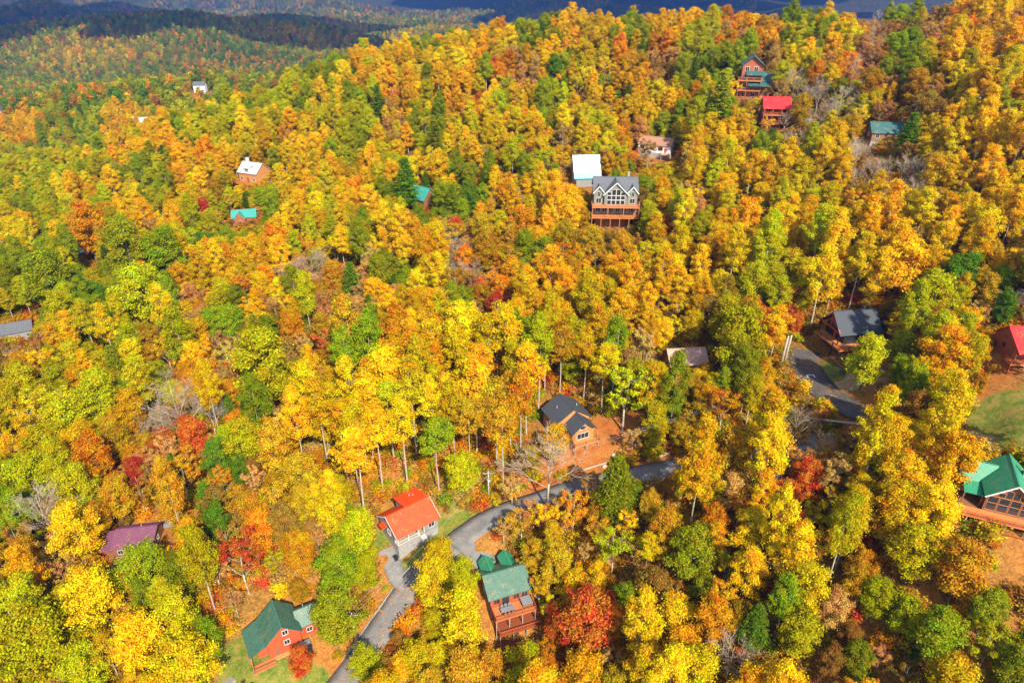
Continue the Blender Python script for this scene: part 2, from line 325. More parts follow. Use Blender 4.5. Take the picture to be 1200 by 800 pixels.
# ---------------------------------------------------------------- ground sheet
def axis(lo, hi, step, far_lo, far_hi, g=1.085):
    a = list(np.arange(lo, hi+.1, step)); s = step; x = lo
    while x > far_lo: s = min(s*g, 220); x -= s; a.insert(0, x)
    s = step; x = hi
    while x < far_hi: s = min(s*g, 220); x += s; a.append(x)
    return np.array(a)
gx = axis(-200, 200, 2.5, -11000, 11000); gy = axis(45, 330, 2.5, -2500, 13000)
X, Y = np.meshgrid(gx, gy); xf, yf = X.ravel(), Y.ravel(); Z = H(xf, yf)
for _c, _z, _hw in RL.values(): pass
nx = len(gx); ii = (np.arange(len(gy)-1)[:,None]*nx+np.arange(nx-1)[None]).ravel()
me = npmesh('ground', np.stack([xf,yf,Z],-1), np.stack([ii,ii+1,ii+1+nx,ii+nx],-1), M['ground'], True)
def blobs(L):
    a = np.zeros(len(xf))
    for x, y, r in L: a = np.maximum(a, np.clip(1.35-np.hypot(xf-x, yf-y)/r, 0, 1))
    return a
CLAY = [(22,126,7),(24,132,6),(23,121,6),(19,121,8),(17,126,6),(20,132,7),(9,120,7),(3,119,7),(-3,121,6),(-8,124,6),(14,118,7),(25,120,7),(30,120,6),(45,246,10),(40,236,8),(55,262,8),(76,122,4),(80,117,5),(84,112,5),(88,118,5),(58,270,8),(97,118,5),(90,110,5),(34,126,6),(21,139,6)]
GRASS = [(-12,104,4),(-17,98,5),(-21,97,4),(-10,110,4),(-27,103,3),(101,108,5),(95,106,6),(-15,101,5),(-12,99,5),(-18,96,5),(-13,106,4),(-9,107,2.5),(93,104,8),(100,104,7),(98,96,7),(90,97,5),(-48,80,6),(-42,76,5),(-36,78,4),(74,136,4),(73.5,133,3),(88,70,5)]
TAN = [(76,129,4.5),(75,133,3.5),(78,125,3.5),(96,100,3),(86,100,4)]
farw = np.clip((np.hypot(xf, yf-200)-1500)/900, 0, 1)
for n, a in (('clay', blobs(CLAY)), ('grass', blobs(GRASS)), ('tan', blobs(TAN)), ('far', farw)):
    at = me.attributes.new(n, 'FLOAT', 'POINT'); at.data.foreach_set('value', a.astype(np.float32))
tag(link('ground', me), kind='structure')

def ribbon(name, c, z, hw, mat, lift=.13, kind='structure', wob=0, t=.10):
    n = len(c); d = np.gradient(c, axis=0); d /= np.linalg.norm(d, axis=1)[:,None]; nrm = np.stack([-d[:,1], d[:,0]], -1)
    hw = np.full(n, hw) if np.isscalar(hw) else np.asarray(hw)
    rr = np.random.default_rng(3); wo = np.convolve(rr.normal(0, 1, n+4), np.ones(5)/5, 'valid')[:n]*wob
    cols = [c-nrm*(hw+wo)[:,None], c-nrm*(hw*.4)[:,None], c+nrm*(hw*.4)[:,None], c+nrm*(hw-wo)[:,None]]
    V = []
    for q in cols: V.append(np.column_stack([q, z+lift]))
    for q in (cols[0], cols[3]): V.append(np.column_stack([q, z+lift-t-.5]))
    V = np.concatenate(V); F = []
    for i in range(n-1):
        for k in range(3): F.append((k*n+i, (k+1)*n+i, (k+1)*n+i+1, k*n+i+1))
        F.append((4*n+i, i, i+1, 4*n+i+1)); F.append((3*n+i, 5*n+i, 5*n+i+1, 3*n+i+1))
    o = link(name, npmesh(name, V, F, mat)); o['kind'] = kind; return o
rc, rz, rw = RL['road']; ribbon('road', rc, rz, rw, M['asphalt'], .16, wob=.12)
dc, dz, dw = RL['driveway']; ribbon('driveway', dc, dz, np.linspace(4.4, dw, len(dc)), M['fresh_asphalt'], .16, wob=.1)
def lane(name, pts, hw, mat, lift=.22):
    c = _resample(pts); z = H(c[:,0], c[:,1]); z = np.convolve(np.pad(z, 3, mode='edge'), np.ones(7)/7, 'valid'); ribbon(name, c, z, hw, mat, lift, wob=.25)
for n_ in ('parking_pad', 'cottage_driveway'): _c, _z, _w = RL[n_]; _z = np.convolve(np.pad(H(_c[:,0], _c[:,1]), 1, mode='edge'), np.ones(3)/3, 'valid'); ribbon(n_, _c, _z, _w, M['grey_asphalt'], .23, wob=.2)
lane('cabin_driveway', [(-53,72),(-50.5,77),(-48.6,80.5)], 1.6, M['grey_asphalt'])
lane('woodland_lane', [(-72,106),(-62,107.5),(-52,107),(-42,108),(-34,107)], 1.7, M['grey_asphalt'])
lane('hill_lane', [(96,226),(100,238),(104,250),(104,262)], 1.6, M['grey_asphalt'])

# ---------------------------------------------------------------- house kit
class House:
    def __init__(s, name, label, x, y, yaw, dz=0, cat='house', k=1.0):
        s.z = h(x, y)+dz; s.k = k; s.o = thing(name, label, cat, (x, y, s.z), R(yaw)); s.o.scale = (k, k, k); s.yaw = R(yaw); s.x = x; s.y = y
    def gz(s, lx, ly):
        c, n = math.cos(s.yaw), math.sin(s.yaw); return (h(s.x+s.k*(lx*c-ly*n), s.y+s.k*(lx*n+ly*c))-s.z)/s.k
    def walls(s, x0, x1, y0, y1, z0, ze, mat, axis=None, rise=0, rp=.5, name='wall'):
        m = MB()
        if axis is None: m.box(x0, x1, y0, y1, z0, ze)
        elif axis == 'x':
            yr = y0+(y1-y0)*rp
            m.add([(x0,y0,z0),(x1,y0,z0),(x1,y1,z0),(x0,y1,z0),(x0,y0,ze),(x1,y0,ze),(x1,y1,ze),(x0,y1,ze),(x0,yr,ze+rise),(x1,yr,ze+rise)],
                  [(3,2,1,0),(0,1,5,4),(2,3,7,6),(1,2,6,9,5),(3,0,4,8,7),(4,5,9,8),(6,7,8,9)])
        else:
            xr = x0+(x1-x0)*rp
            m.add([(x0,y0,z0),(x1,y0,z0),(x1,y1,z0),(x0,y1,z0),(x0,y0,ze),(x1,y0,ze),(x1,y1,ze),(x0,y1,ze),(xr,y0,ze+rise),(xr,y1,ze+rise)],
                  [(3,2,1,0),(1,2,6,5),(3,0,4,7),(0,1,5,8,4),(2,3,7,9,6),(5,6,9,8),(7,4,8,9)])
        return m.build(name, M[mat], s.o)
    def roof(s, x0, x1, y0, y1, ze, rise, mat, axis='x', ov=.45, og=.45, t=.16, rp=.5, ogl=None, fascia=None):
        # two slabs meeting at the ridge, underside resting on the wall tops
        ogl = og if ogl is None else ogl
        if axis == 'x': a0, a1, c0, c1 = x0-ogl, x1+og, y0, y1
        else: a0, a1, c0, c1 = y0-ogl, y1+og, x0, x1
        cr = c0+(c1-c0)*rp; s0 = rise/(cr-c0); s1 = rise/(c1-cr)
        prof = [(c0-ov, ze-ov*s0+.02), (cr, ze+rise+.02), (c1+ov, ze-ov*s1+.02)]
        pv = [p for p in prof]+[(c, z+t) for c, z in prof]
        V = []
        for a in (a0, a1):
            for c, z in pv: V.append((a, c, z) if axis == 'x' else (c, a, z))
        F = [(3,4,10,9),(4,5,11,10),(1,0,6,7),(2,1,7,8),(0,3,9,6),(5,2,8,11),(0,1,4,3),(1,2,5,4),(7,6,9,10),(8,7,10,11)]
        m = MB(); m.add(V, F); r = m.build('roof', M[mat], s.o)
        if fascia:   # pale boards on the gable edges
            for a in (a0-.04, a1+.04) if fascia == 'both' else ((a0-.04,) if fascia == 'lo' else (a1+.04,)):
                for i in (0, 1):
                    p, q = prof[i], prof[i+1]
                    P_ = (a, p[0], p[1]+.02) if axis == 'x' else (p[0], a, p[1]+.02); Q_ = (a, q[0], q[1]+.02) if axis == 'x' else (q[0], a, q[1]+.02)
                    b = MB(); b.beam(P_, Q_, .06, .3); b.build('fascia', M['trim'], r)
        cap = MB(); k = ze+rise+.02+t
        if axis == 'x': cap.beam((a0-.01, cr, k+.01), (a1+.01, cr, k+.01), .3, .07)
        else: cap.beam((cr, a0-.01, k+.01), (cr, a1+.01, k+.01), .3, .07)
        cap.build('ridge_cap', M[mat], r)
        return r
    def shed(s, x0, x1, y0, y1, z00, z01, mat, axis='y', t=.14, name='porch_roof'):
        # one sloping slab: height z00 at the low coordinate of the axis, z01 at the high one
        if axis == 'y': za = {(0,0): z00, (1,0): z00, (1,1): z01, (0,1): z01}
        else: za = {(0,0): z00, (0,1): z00, (1,0): z01, (1,1): z01}
        xs, ys = (x0, x1), (y0, y1); base = [(xs[i], ys[j], za[(i,j)]) for i, j in ((0,0),(1,0),(1,1),(0,1))]
        m = MB(); m.add(base+[(x, y, z+t) for x, y, z in base], [(3,2,1,0),(4,5,6,7),(0,1,5,4),(1,2,6,5),(2,3,7,6),(3,0,4,7)])
        return m.build(name, M[mat], s.o)
    def window(s, face, u, z, w, hh, wall, frame='trim', mull=1, name='window'):
        # face 'y-','y+','x-','x+': wall = coordinate of the wall plane, u = position along it
        ax, sg = face[0], (-1 if face[1] == '-' else 1); fw_ = .09
        def b(m, u0, u1, z0, z1, d0, d1):
            p0, p1 = sorted((wall+sg*d0, wall+sg*d1))
            if ax == 'y': m.box(u0, u1, p0, p1, z0, z1)
            else: m.box(p0, p1, u0, u1, z0, z1)
        f = MB(); b(f, u-w/2-fw_, u-w/2, z-fw_, z+hh+fw_, -.05, .09); b(f, u+w/2, u+w/2+fw_, z-fw_, z+hh+fw_, -.05, .09)
        b(f, u-w/2, u+w/2, z-fw_, z, -.05, .11); b(f, u-w/2, u+w/2, z+hh, z+hh+fw_, -.05, .09)
        for k in range(mull): c = u-w/2+w*(k+1)/(mull+1); b(f, c-.03, c+.03, z, z+hh, -.04, .06)
        fo = f.build(name, M[frame], s.o)
        g = MB(); b(g, u-w/2+.003, u+w/2-.003, z+.003, z+hh-.003, -.03, .03); g.build('pane', M['glass'], fo)
        return fo
    def door(s, face, u, z, wall, mat='brown_wood', w=.95, hh=2.1):
        ax, sg = face[0], (-1 if face[1] == '-' else 1); m = MB(); p0, p1 = sorted((wall-sg*.04, wall+sg*.07))
        m.box(u-w/2, u+w/2, p0, p1, z, z+hh) if ax == 'y' else m.box(p0, p1, u-w/2, u+w/2, z, z+hh)
        d = m.build('door', M[mat], s.o); k = MB(); q0, q1 = sorted((wall+sg*.06, wall+sg*.13)); uu = u+w*.36
        k.box(uu-.05, uu+.05, q0, q1, z+.95, z+1.07) if ax == 'y' else k.box(q0, q1, uu-.05, uu+.05, z+.95, z+1.07)
        k.build('handle', M['black_metal'], d); return d
    def railing(s, p, q, z, mat, hh=1.0, gap=.22, parent=None, th=.09):
        p = Vector((*p, z)); q = Vector((*q, z)); L = (q-p).length; m = MB(); up_ = Vector((0,0,1))
        m.beam(p+up_*hh, q+up_*hh, th*1.3, th); m.beam(p+up_*.12, q+up_*.12, th*.8, th*.8)
        n = max(2, int(L/gap))
        for i in range(1, n): c = p+(q-p)*i/n; m.beam(c+up_*.12, c+up_*hh, .045)
        k = max(1, int(L/2.2))
        for i in range(k+1): c = p+(q-p)*i/k; m.beam(c-up_*.02, c+up_*(hh+.06), .11)
        return m.build('railing', M[mat], parent or s.o)
    def deck(s, x0, x1, y0, y1, z, floor='deck', rail='rail_brown', sides='lfr', post='post_grey', posts=True, gap=.22, step=3.2, skirt=None):
        f = MB(); f.box(x0, x1, y0, y1, z-.28, z); fo = f.build('deck', M[floor], s.o); e = .06
        if 'f' in sides: s.railing((x0+e, y0+e), (x1-e, y0+e), z, rail, parent=fo, gap=gap)
        if 'l' in sides: s.railing((x0+e, y0+e), (x0+e, y1-e), z, rail, parent=fo, gap=gap)
        if 'r' in sides: s.railing((x1-e, y0+e), (x1-e, y1-e), z, rail, parent=fo, gap=gap)
        if posts:
            n = max(1, round((x1-x0)/step))
            for i in range(n+1):
                x = x0+.18+(x1-x0-.36)*i/n; g = min(s.gz(x, y0+.2), z-.5)
                m = MB(); m.box(x-.11, x+.11, y0+.1, y0+.32, g-.35, z-.27); m.build('post', M[post], s.o)
        return fo
    def post(s, x, y, z0, z1, mat, w=.18):
        m = MB(); m.box(x-w/2, x+w/2, y-w/2, y+w/2, z0, z1); return m.build('post', M[mat], s.o)
    def footing(s, x0, x1, y0, y1, z, mat='stone'):
        g = min(s.gz(x, y) for x in (x0, x1) for y in (y0, y1)); m = MB(); m.box(x0+.05, x1-.05, y0+.05, y1-.05, min(g, z)-.6, z+.02); return m.build('foundation', M[mat], s.o)
    def chimney(s, x, y, z0, z1, mat='stone', w=.7):
        m = MB(); m.box(x-w/2, x+w/2, y-w/2, y+w/2, z0, z1); m.box(x-w/2-.08, x+w/2+.08, y-w/2-.08, y+w/2+.08, z1, z1+.15); return m.build('chimney', M[mat], s.o)
    def vent(s, x, y, z0, z1): m = MB(); m.tube([(x,y,z0),(x,y,z1)], [.07,.07], 6); return m.build('vent_pipe', M['trim'], s.o)

# ---------------------------------------------------------------- the houses
def cottage():
    H_ = House('cottage', 'small grey cottage with bright orange red metal roof beside the asphalt road', -21.3, 105.5, 38, -.55, k=.96)
    H_.footing(-4.9, 4.9, -3.9, 3.9, .45)
    H_.walls(-4.9, 4.9, -2.4, 3.9, .45, 3.4, 'grey_wall'); H_.walls(1.6, 4.9, -3.85, -2.41, .45, 3.38, 'grey_wall')
    m = MB()    # the two gable triangles
    for x in (-4.88, 4.70): m.add([(x,-3.85,3.41),(x,3.88,3.41),(x,0,5.98),(x+.18,-3.85,3.41),(x+.18,3.88,3.41),(x+.18,0,5.98)], [(0,2,1),(3,4,5),(0,1,4,3),(1,2,5,4),(2,0,3,5)])
    m.build('gable', M['grey_wall'], H_.o)
    H_.roof(-4.9, 4.9, -3.9, 3.9, 3.4, 2.6, 'red_roof', ov=.55, og=.4, fascia='both')
    H_.walls(-.4, 4.6, .5, 4.5, 3.42, 5.2, 'grey_wall', name='dormer'); H_.shed(-.75, 4.95, .12, 4.95, 6.12, 5.25, 'red_roof', 'y', name='dormer_roof')
    H_.shed(-6.0, -4.92, .4, 2.2, 2.55, 3.0, 'red_roof', 'x', name='awning')
    f = MB(); f.box(-4.9, 1.55, -3.9, -2.42, .46, .6); f.build('porch_floor', M['post_grey'], H_.o)
    H_.railing((-4.8,-3.8), (.3,-3.8), .6, 'trim', hh=.95); H_.railing((-4.8,-3.75), (-4.8,-2.5), .6, 'trim', hh=.95)
    for x in (-4.75, -2.3, .1, 1.5): H_.post(x, -3.72, .6, 3.2, 'trim', .16)
    H_.window('y-', -3.4, 1.35, 1.2, 1.2, -2.4); H_.window('y-', -1.5, 1.35, 1.0, 1.2, -2.4); H_.door('y-', .6, .62, -2.4); H_.window('y-', 3.3, 1.4, 1.3, 1.15, -3.85)
    H_.window('x-', -.4, 1.4, 1.1, 1.2, -4.9); H_.window('x-', 0, 4.1, .8, .9, -4.9); H_.window('x+', 0, 1.5, 1.2, 1.1, 4.9)
    st = MB()
    for i in range(3): st.box(.3, 1.5, -4.3-.35*i, -3.92-.35*i, -.6, .42-.17*i)
    st.build('steps', M['concrete'], H_.o)
    H_.vent(2.2, 3.0, 5.3, 6.1); H_.vent(2.9, 2.6, 5.4, 6.15)
    return H_
c_ = cottage()
def cabin_mid():
    H_ = House('cabin', 'log cabin with green metal roof and stepped decks below the parking pad', -1.6, 93.3, 20, .2, k=.93)
    H_.footing(-4.2, 4.2, -3.7, 3.9, 0); H_.walls(-4.2, 4.2, -3.7, 3.9, 0, 3.0, 'red_brown', 'x', 2.4)
    g = min(H_.gz(x, -3.7) for x in (-4, 4)); H_.walls(-4.1, 4.1, -3.6, -1, g-.5, -.02, 'red_brown', name='basement_wall')
    H_.roof(-4.2, 4.2, -3.7, 3.9, 3.0, 2.4, 'green_roof', ov=.6, og=.5)
    for x in (-2.3, 2.1):
        H_.walls(x-1.25, x+1.25, 1.2, 5.6, 2.9, 3.5, 'red_brown', 'y', 1.25, name='dormer'); H_.roof(x-1.25, x+1.25, 1.0, 5.6, 3.5, 1.25, 'emerald_roof', 'y', ov=.3, og=.35, ogl=-.2)
        H_.post(x-1.1, 5.4, -.3, 3.6, 'brown_wood'); H_.post(x+1.1, 5.4, -.3, 3.6, 'brown_wood')
    b = MB(); b.beam((-.6,5.2,3.0), (-1.0,9.2,1.0), 1.1, .12); b.build('walkway_roof', M['emerald_roof'], H_.o)
    H_.post(-1.0, 8.9, -.4, 1.0, 'brown_wood'); H_.post(-.2, 8.9, -.4, 1.0, 'brown_wood')
    for x, k in ((-2.8,0),(-.9,1),(1.4,0),(3.2,0)):
        if k: H_.door('y-', x, .03, -3.7, 'dark_wall', 1.5)
        else: H_.window('y-', x, .75, 1.2, 1.35, -3.7, 'rail_red')
    H_.window('x-', 0, .9, 1.1, 1.2, -4.2); H_.window('x+', .4, .9, 1.1, 1.2, 4.2); H_.window('x+', 0, 3.4, .9, 1.0, 4.2)
    H_.deck(-4.2, 4.5, -7.2, -3.72, 0, rail='rail_red'); H_.deck(-3.9, 5.0, -8.6, -3.75, -2.9, 'red_brown_deck', rail='rail_red', posts=True); H_.deck(-3.6, 5.2, -9.9, -6.0, -5.6, 'red_brown_deck', rail='rail_red')
    H_.window('y-', -2.4, -2.3, 1.3, 1.4, -3.6, 'rail_red'); H_.window('y-', 2.4, -2.3, 1.3, 1.4, -3.6, 'rail_red')
    return H_
M['red_brown_deck'] = surf('dark_red_deck_board', (.15,.035,.014), (.24,.06,.022), 2, .65, stretch=(6,1,1))
cm = cabin_mid()
def cabin_left():
    H_ = House('cabin', 'red walled cabin with dull green gable roof and two lower wings', -42.6, 84.4, 31, .1, k=.86)
    H_.footing(-3.4, 3.4, -3.6, 3.6, 0); H_.walls(-3.4, 3.4, -3.6, 3.6, 0, 4.6, 'red_wall', 'y', 3.2)
    H_.roof(-3.4, 3.4, -3.6, 3.6, 4.6, 3.2, 'green_roof', 'y', ov=.5, og=.4, ogl=.5)
    H_.walls(-5.4, -3.42, -2.4, 3.4, 0, 3.0, 'red_wall', name='wing_wall'); H_.footing(-5.4, -3.42, -2.4, 3.4, 0); H_.shed(-7.2, -3.3, -4.0, 3.9, 2.75, 4.5, 'green_roof', 'x')
    for y in (-3.8, -1.2, 1.4, 3.7): H_.post(-6.95, y, min(H_.gz(-6.95, y), 0)-.3, 2.85, 'rail_brown')
    H_.walls(3.42, 7.6, -1.9, 3.1, -1, 3.6, 'red_wall', 'x', 2.1, name='wing_wall'); H_.roof(3.3, 7.6, -1.9, 3.1, 3.6, 2.1, 'green_roof', 'x', ov=.45, og=.4, ogl=0)
    H_.walls(7.62, 9.2, -.6, 1.8, -1, 3.2, 'red_wall', 'x', 1.0, name='vestibule'); H_.roof(8.0, 9.2, -.6, 1.8, 3.25, 1.0, 'green_roof', 'x', ov=.3, og=.3, ogl=0)
    for z in (2.1, 5.0): H_.window('y-', .5, z, 1.05, 1.25, -3.6)
    H_.window('y-', 5.6, 1.0, 1.1, 1.2, -1.9); H_.door('y-', -1.8, .05, -3.6)
    H_.deck(-7.0, -2.6, -5.6, -3.62, .0, rail='rail_brown', sides='lf', step=2.2); f = MB(); f.box(-2.6, 3.4, -4.6, -3.62, -.25, 0); f.build('walkway', M['wood'], H_.o)
    H_.vent(5.6, 1.4, 5.2, 5.9)
    return H_
cl = cabin_left()
def house_purple():
    H_ = House('house', 'low house with dull purple metal roof among the trees', -74.5, 100.3, 9, .1, k=.78)
    H_.footing(-4.7, 4.7, -4, 4, .2); H_.walls(-4.7, 4.7, -4, 4, .2, 3.0, 'brown_wood', 'x', 1.7, .62); H_.roof(-4.7, 4.7, -4, 4, 3.0, 1.7, 'purple_roof', ov=.5, og=.4, rp=.62)
    H_.walls(-6.8, -4.72, -3.4, 1.5, -.5, 2.6, 'brown_wood', name='porch_wall'); H_.shed(-7.3, -5.0, -4.5, 1.8, 2.64, 3.7, 'purple_roof', 'y')
    for u in (-3, 0, 3): H_.window('y-', u, 1.1, 1.1, 1.2, -4)
    H_.door('y-', 1.5, .22, -4); H_.window('x+', 0, 1.1, 1.1, 1.2, 4.7); H_.vent(1.0, 1.6, 4.3, 5.1)
house_purple()
def log_house():
    H_ = House('log_house', 'honey coloured log house with charcoal cross gables on a clay plot', 13.2, 128.6, 24, .1, k=.95)
    H_.footing(-4.4, 4.4, -1.6, 5.2, .2); H_.walls(-4.4, 4.4, -1.6, 5.2, .2, 4.2, 'wood', 'y', 2.9); H_.roof(-4.4, 4.4, -1.6, 5.2, 4.2, 2.9, 'charcoal_roof', 'y', ov=.55, og=.5)
    g = min(H_.gz(x, -5.4) for x in (-2, 3)); H_.walls(-2.2, 3.6, -5.4, -1.62, g-.5, 3.6, 'wood', 'y', 2.4, name='front_wall'); H_.roof(-2.2, 3.6, -5.4, -1.9, 3.6, 2.4, 'charcoal_roof', 'y', ov=.5, og=.1, ogl=1.0)
    H_.window('y-', .7, 1.0, 3.0, 1.5, -5.4, 'trim', 2); H_.window('y-', .7, 3.6, 1.6, .9, -5.4, 'trim'); H_.window('x-', 2, 1.4, 1.2, 1.2, -4.4); H_.window('x+', 2, 1.4, 1.2, 1.2, 4.4)
    t = MB(); t.beam((-1.9,-6.2,3.6), (3.3,-6.2,3.6), .16); t.beam((.7,-6.2,3.6), (.7,-6.2,5.7), .16); t.build('gable_truss', M['wood'], H_.o)
    H_.deck(-2.2, 4.4, -7.0, -5.42, .2, 'wood', 'rail_brown', posts=True); H_.deck(-1.6, 3.8, -6.6, -5.42, -2.6, 'wood', 'rail_brown', sides='f', posts=False)
    for x in (-2.0, 4.1): H_.post(x, -6.3, .2, 3.5, 'wood')
    H_.window('y-', .7, -2.2, 1.6, 1.5, -5.4); H_.vent(-2.4, 2.2, 5.4, 6.3); H_.vent(2.6, 1.4, 5.3, 6.2); H_.door('x+', -.4, .25, 4.4)
log_house()
def dark_house():
    H_ = House('chalet', 'charcoal chalet with dark shingle roof, orange decks and black railings', 81.2, 145.0, 10, .3, k=.92)
    H_.footing(-4.2, 5.8, -4, 4, 0, 'dark_wall'); H_.walls(-4.2, 1.8, -4, 4, 0, 4.6, 'dark_wall', 'x', 4.0); H_.walls(1.82, 5.8, -3.6, 3.9, 0, 4.5, 'dark_wall', 'x', 3.7)
    H_.roof(-4.2, 1.8, -4, 4, 4.6, 4.0, 'charcoal_roof', ov=.7, og=.15, ogl=2.0); H_.roof(2.0, 5.8, -3.6, 3.9, 4.5, 3.7, 'charcoal_roof', ov=.9, og=.5, ogl=0)
    m = MB(); m.add([(-4.28,-3.4,4.6),(-4.28,3.4,4.6),(-4.28,0,8.2),(-4.21,-3.4,4.6),(-4.21,3.4,4.6),(-4.21,0,8.2)], [(0,2,1),(3,4,5),(0,1,4,3),(1,2,5,4),(2,0,3,5)]); m.build('gable_cladding', M['red_wall'], H_.o)
    t = MB()
    for s in (-1, 1): t.beam((-6.0,s*4.2,4.5), (-6.0,0,8.4), .2); t.beam((-6.0,s*2.2,5.0), (-6.0,0,7.2), .16)
    t.beam((-6.0,-4.2,4.5), (-6.0,4.2,4.5), .2); t.beam((-6.0,0,4.5), (-6.0,0,8.3), .16); t.build('gable_truss', M['red_wall'], H_.o)
    for s in (-1, 1): H_.post(-6.0, s*4.1, -.5, 4.45, 'black_metal', .22)
    H_.deck(-7.2, 3.0, -7.0, -4.02, 1.2, 'orange_deck', 'black_metal', 'lfr', 'black_metal'); H_.deck(-7.6, 3.6, -9.4, -5.2, -1.6, 'orange_deck', 'black_metal', 'lfr', 'black_metal')
    H_.deck(-7.3, -4.25, -4.0, 4.2, 1.2, 'orange_deck', 'black_metal', 'l', 'black_metal')
    for u in (-2.8, 0): H_.window('y-', u, 1.5, 1.8, 2.2, -4, 'black_metal')
    H_.window('x-', -1.6, 1.5, 1.6, 2.2, -4.2, 'black_metal'); H_.window('x-', 1.6, 1.5, 1.6, 2.2, -4.2, 'black_metal'); H_.door('x-', 0, 1.22, -4.2, 'red_wall'); H_.window('y-', 3.8, 1.5, 1.4, 1.8, -3.6, 'black_metal')
    m = MB(); m.box(1.9, 2.0, -4.4, 0, 4.2, 4.3); m.add([(1.84,-4.7,4.55),(1.84,-3.2,5.1),(1.84,-3.2,5.7)], [(0,1,2)])
    H_.chimney(3.6, 1.6, 4.0, 8.6, 'dark_wall', .6)
    return H_
dk = dark_house()
def house_right():
    H_ = House('lodge', 'large lodge with emerald metal roof, tall window wall and two long red decks', 78.5, 83.5, -24, 1.6, k=.76)
    g = -6
    H_.walls(-4.2, 4.2, -4.2, 6, 0, 4.4, 'brown_wood', 'y', 3.6); H_.roof(-4.2, 4.2, -4.2, 6, 4.4, 3.6, 'emerald_roof', 'y', ov=.6, og=.5, ogl=.9, fascia='lo')
    H_.walls(-8.6, -4.22, .6, 5.6, 0, 3.9, 'brown_wood', 'x', 2.7); H_.roof(-8.6, -2.0, .6, 5.6, 3.9, 2.7, 'emerald_roof', 'x', ov=.6, og=0, ogl=.5)
    H_.walls(4.22, 9.6, .6, 5.6, 0, 3.9, 'brown_wood', 'x', 2.7); H_.roof(2.0, 9.6, .6, 5.6, 3.9, 2.7, 'emerald_roof', 'x', ov=.6, og=.5, ogl=0)
    H_.walls(-8.5, 9.5, -3.9, 5.5, g, -.3, 'brown_wood', name='basement_wall')
    H_.shed(-8.0, -4.25, -3.4, .0, 2.7, 3.5, 'emerald_roof', 'y'); H_.shed(4.25, 8.0, -3.4, .0, 2.7, 3.5, 'emerald_roof', 'y')
    for x in (-7.8, -4.6, 4.6, 7.8): H_.post(x, -3.2, 0, 2.75, 'brown_wood')
    for i in range(4):       # window wall: four columns of panes, the middle ones taller
        u = -3.0+2.0*i
        for z, hh in ((.5,1.7),(2.35,1.5)): H_.window('y-', u, z, 1.7, hh, -4.2, 'rail_brown', 0)
        H_.window('y-', u*.62, 4.1, 1.1, 1.0 if i in (0,3) else 1.8, -4.2, 'rail_brown', 0)
    H_.deck(-10.6, 10.2, -7.4, -4.22, 0, 'orange_deck', 'rail_red', 'lfr', 'post_grey', gap=.16); H_.deck(-10.8, 10.4, -7.9, -4.0, -3.0, 'orange_deck', 'rail_red', 'lfr', 'post_grey', gap=.16)
    for u in (-6.5, -2.2, 2.2, 6.5): H_.window('y-', u, -2.4, 1.5, 1.7, -3.9, 'rail_brown')
    H_.window('x-', 3, 1.2, 1.2, 1.3, -8.6, 'rail_brown'); H_.chimney(2.6, 2.5, 5, 8.9)
    return H_
hr = house_right()
def house_red_edge():
    H_ = House('cabin', 'red brown log cabin with bright red roof and two porch levels above the lawn', 104.6, 121.0, -6, .6, k=.9)
    H_.footing(-5, 5, -3.8, 4, 0); H_.walls(-5, 5, -3.8, 4, -4.5, 3.2, 'red_brown', 'x', 2.8); H_.roof(-5, 5, -6.2, 4, 2.7, 3.4, 'bright_red_roof', ov=.5, og=.5, rp=.6)
    for z in (0, -3.0): H_.deck(-6.4, 5.2, -6.6, -3.82, z, 'orange_deck', 'rail_red', 'lf', 'red_brown', gap=.18)
    H_.deck(-7.2, -5.02, -3.8, 3, -3.0, 'orange_deck', 'rail_red', 'l', 'red_brown')
    for x in (-5.9, -2.2, 1.5, 4.9): H_.post(x, -6.35, 0, 2.5, 'red_brown', .24)
    for u in (-3.4, -.6, 2.4):
        for z in (.9, -2.1): H_.window('y-', u, z, 1.2, 1.3, -3.8, 'rail_red')
    H_.window('x-', 0, .9, 1.2, 1.3, -5, 'rail_red'); H_.window('x-', .2, 3.2, 1.0, 1.0, -5, 'rail_red')
house_red_edge()
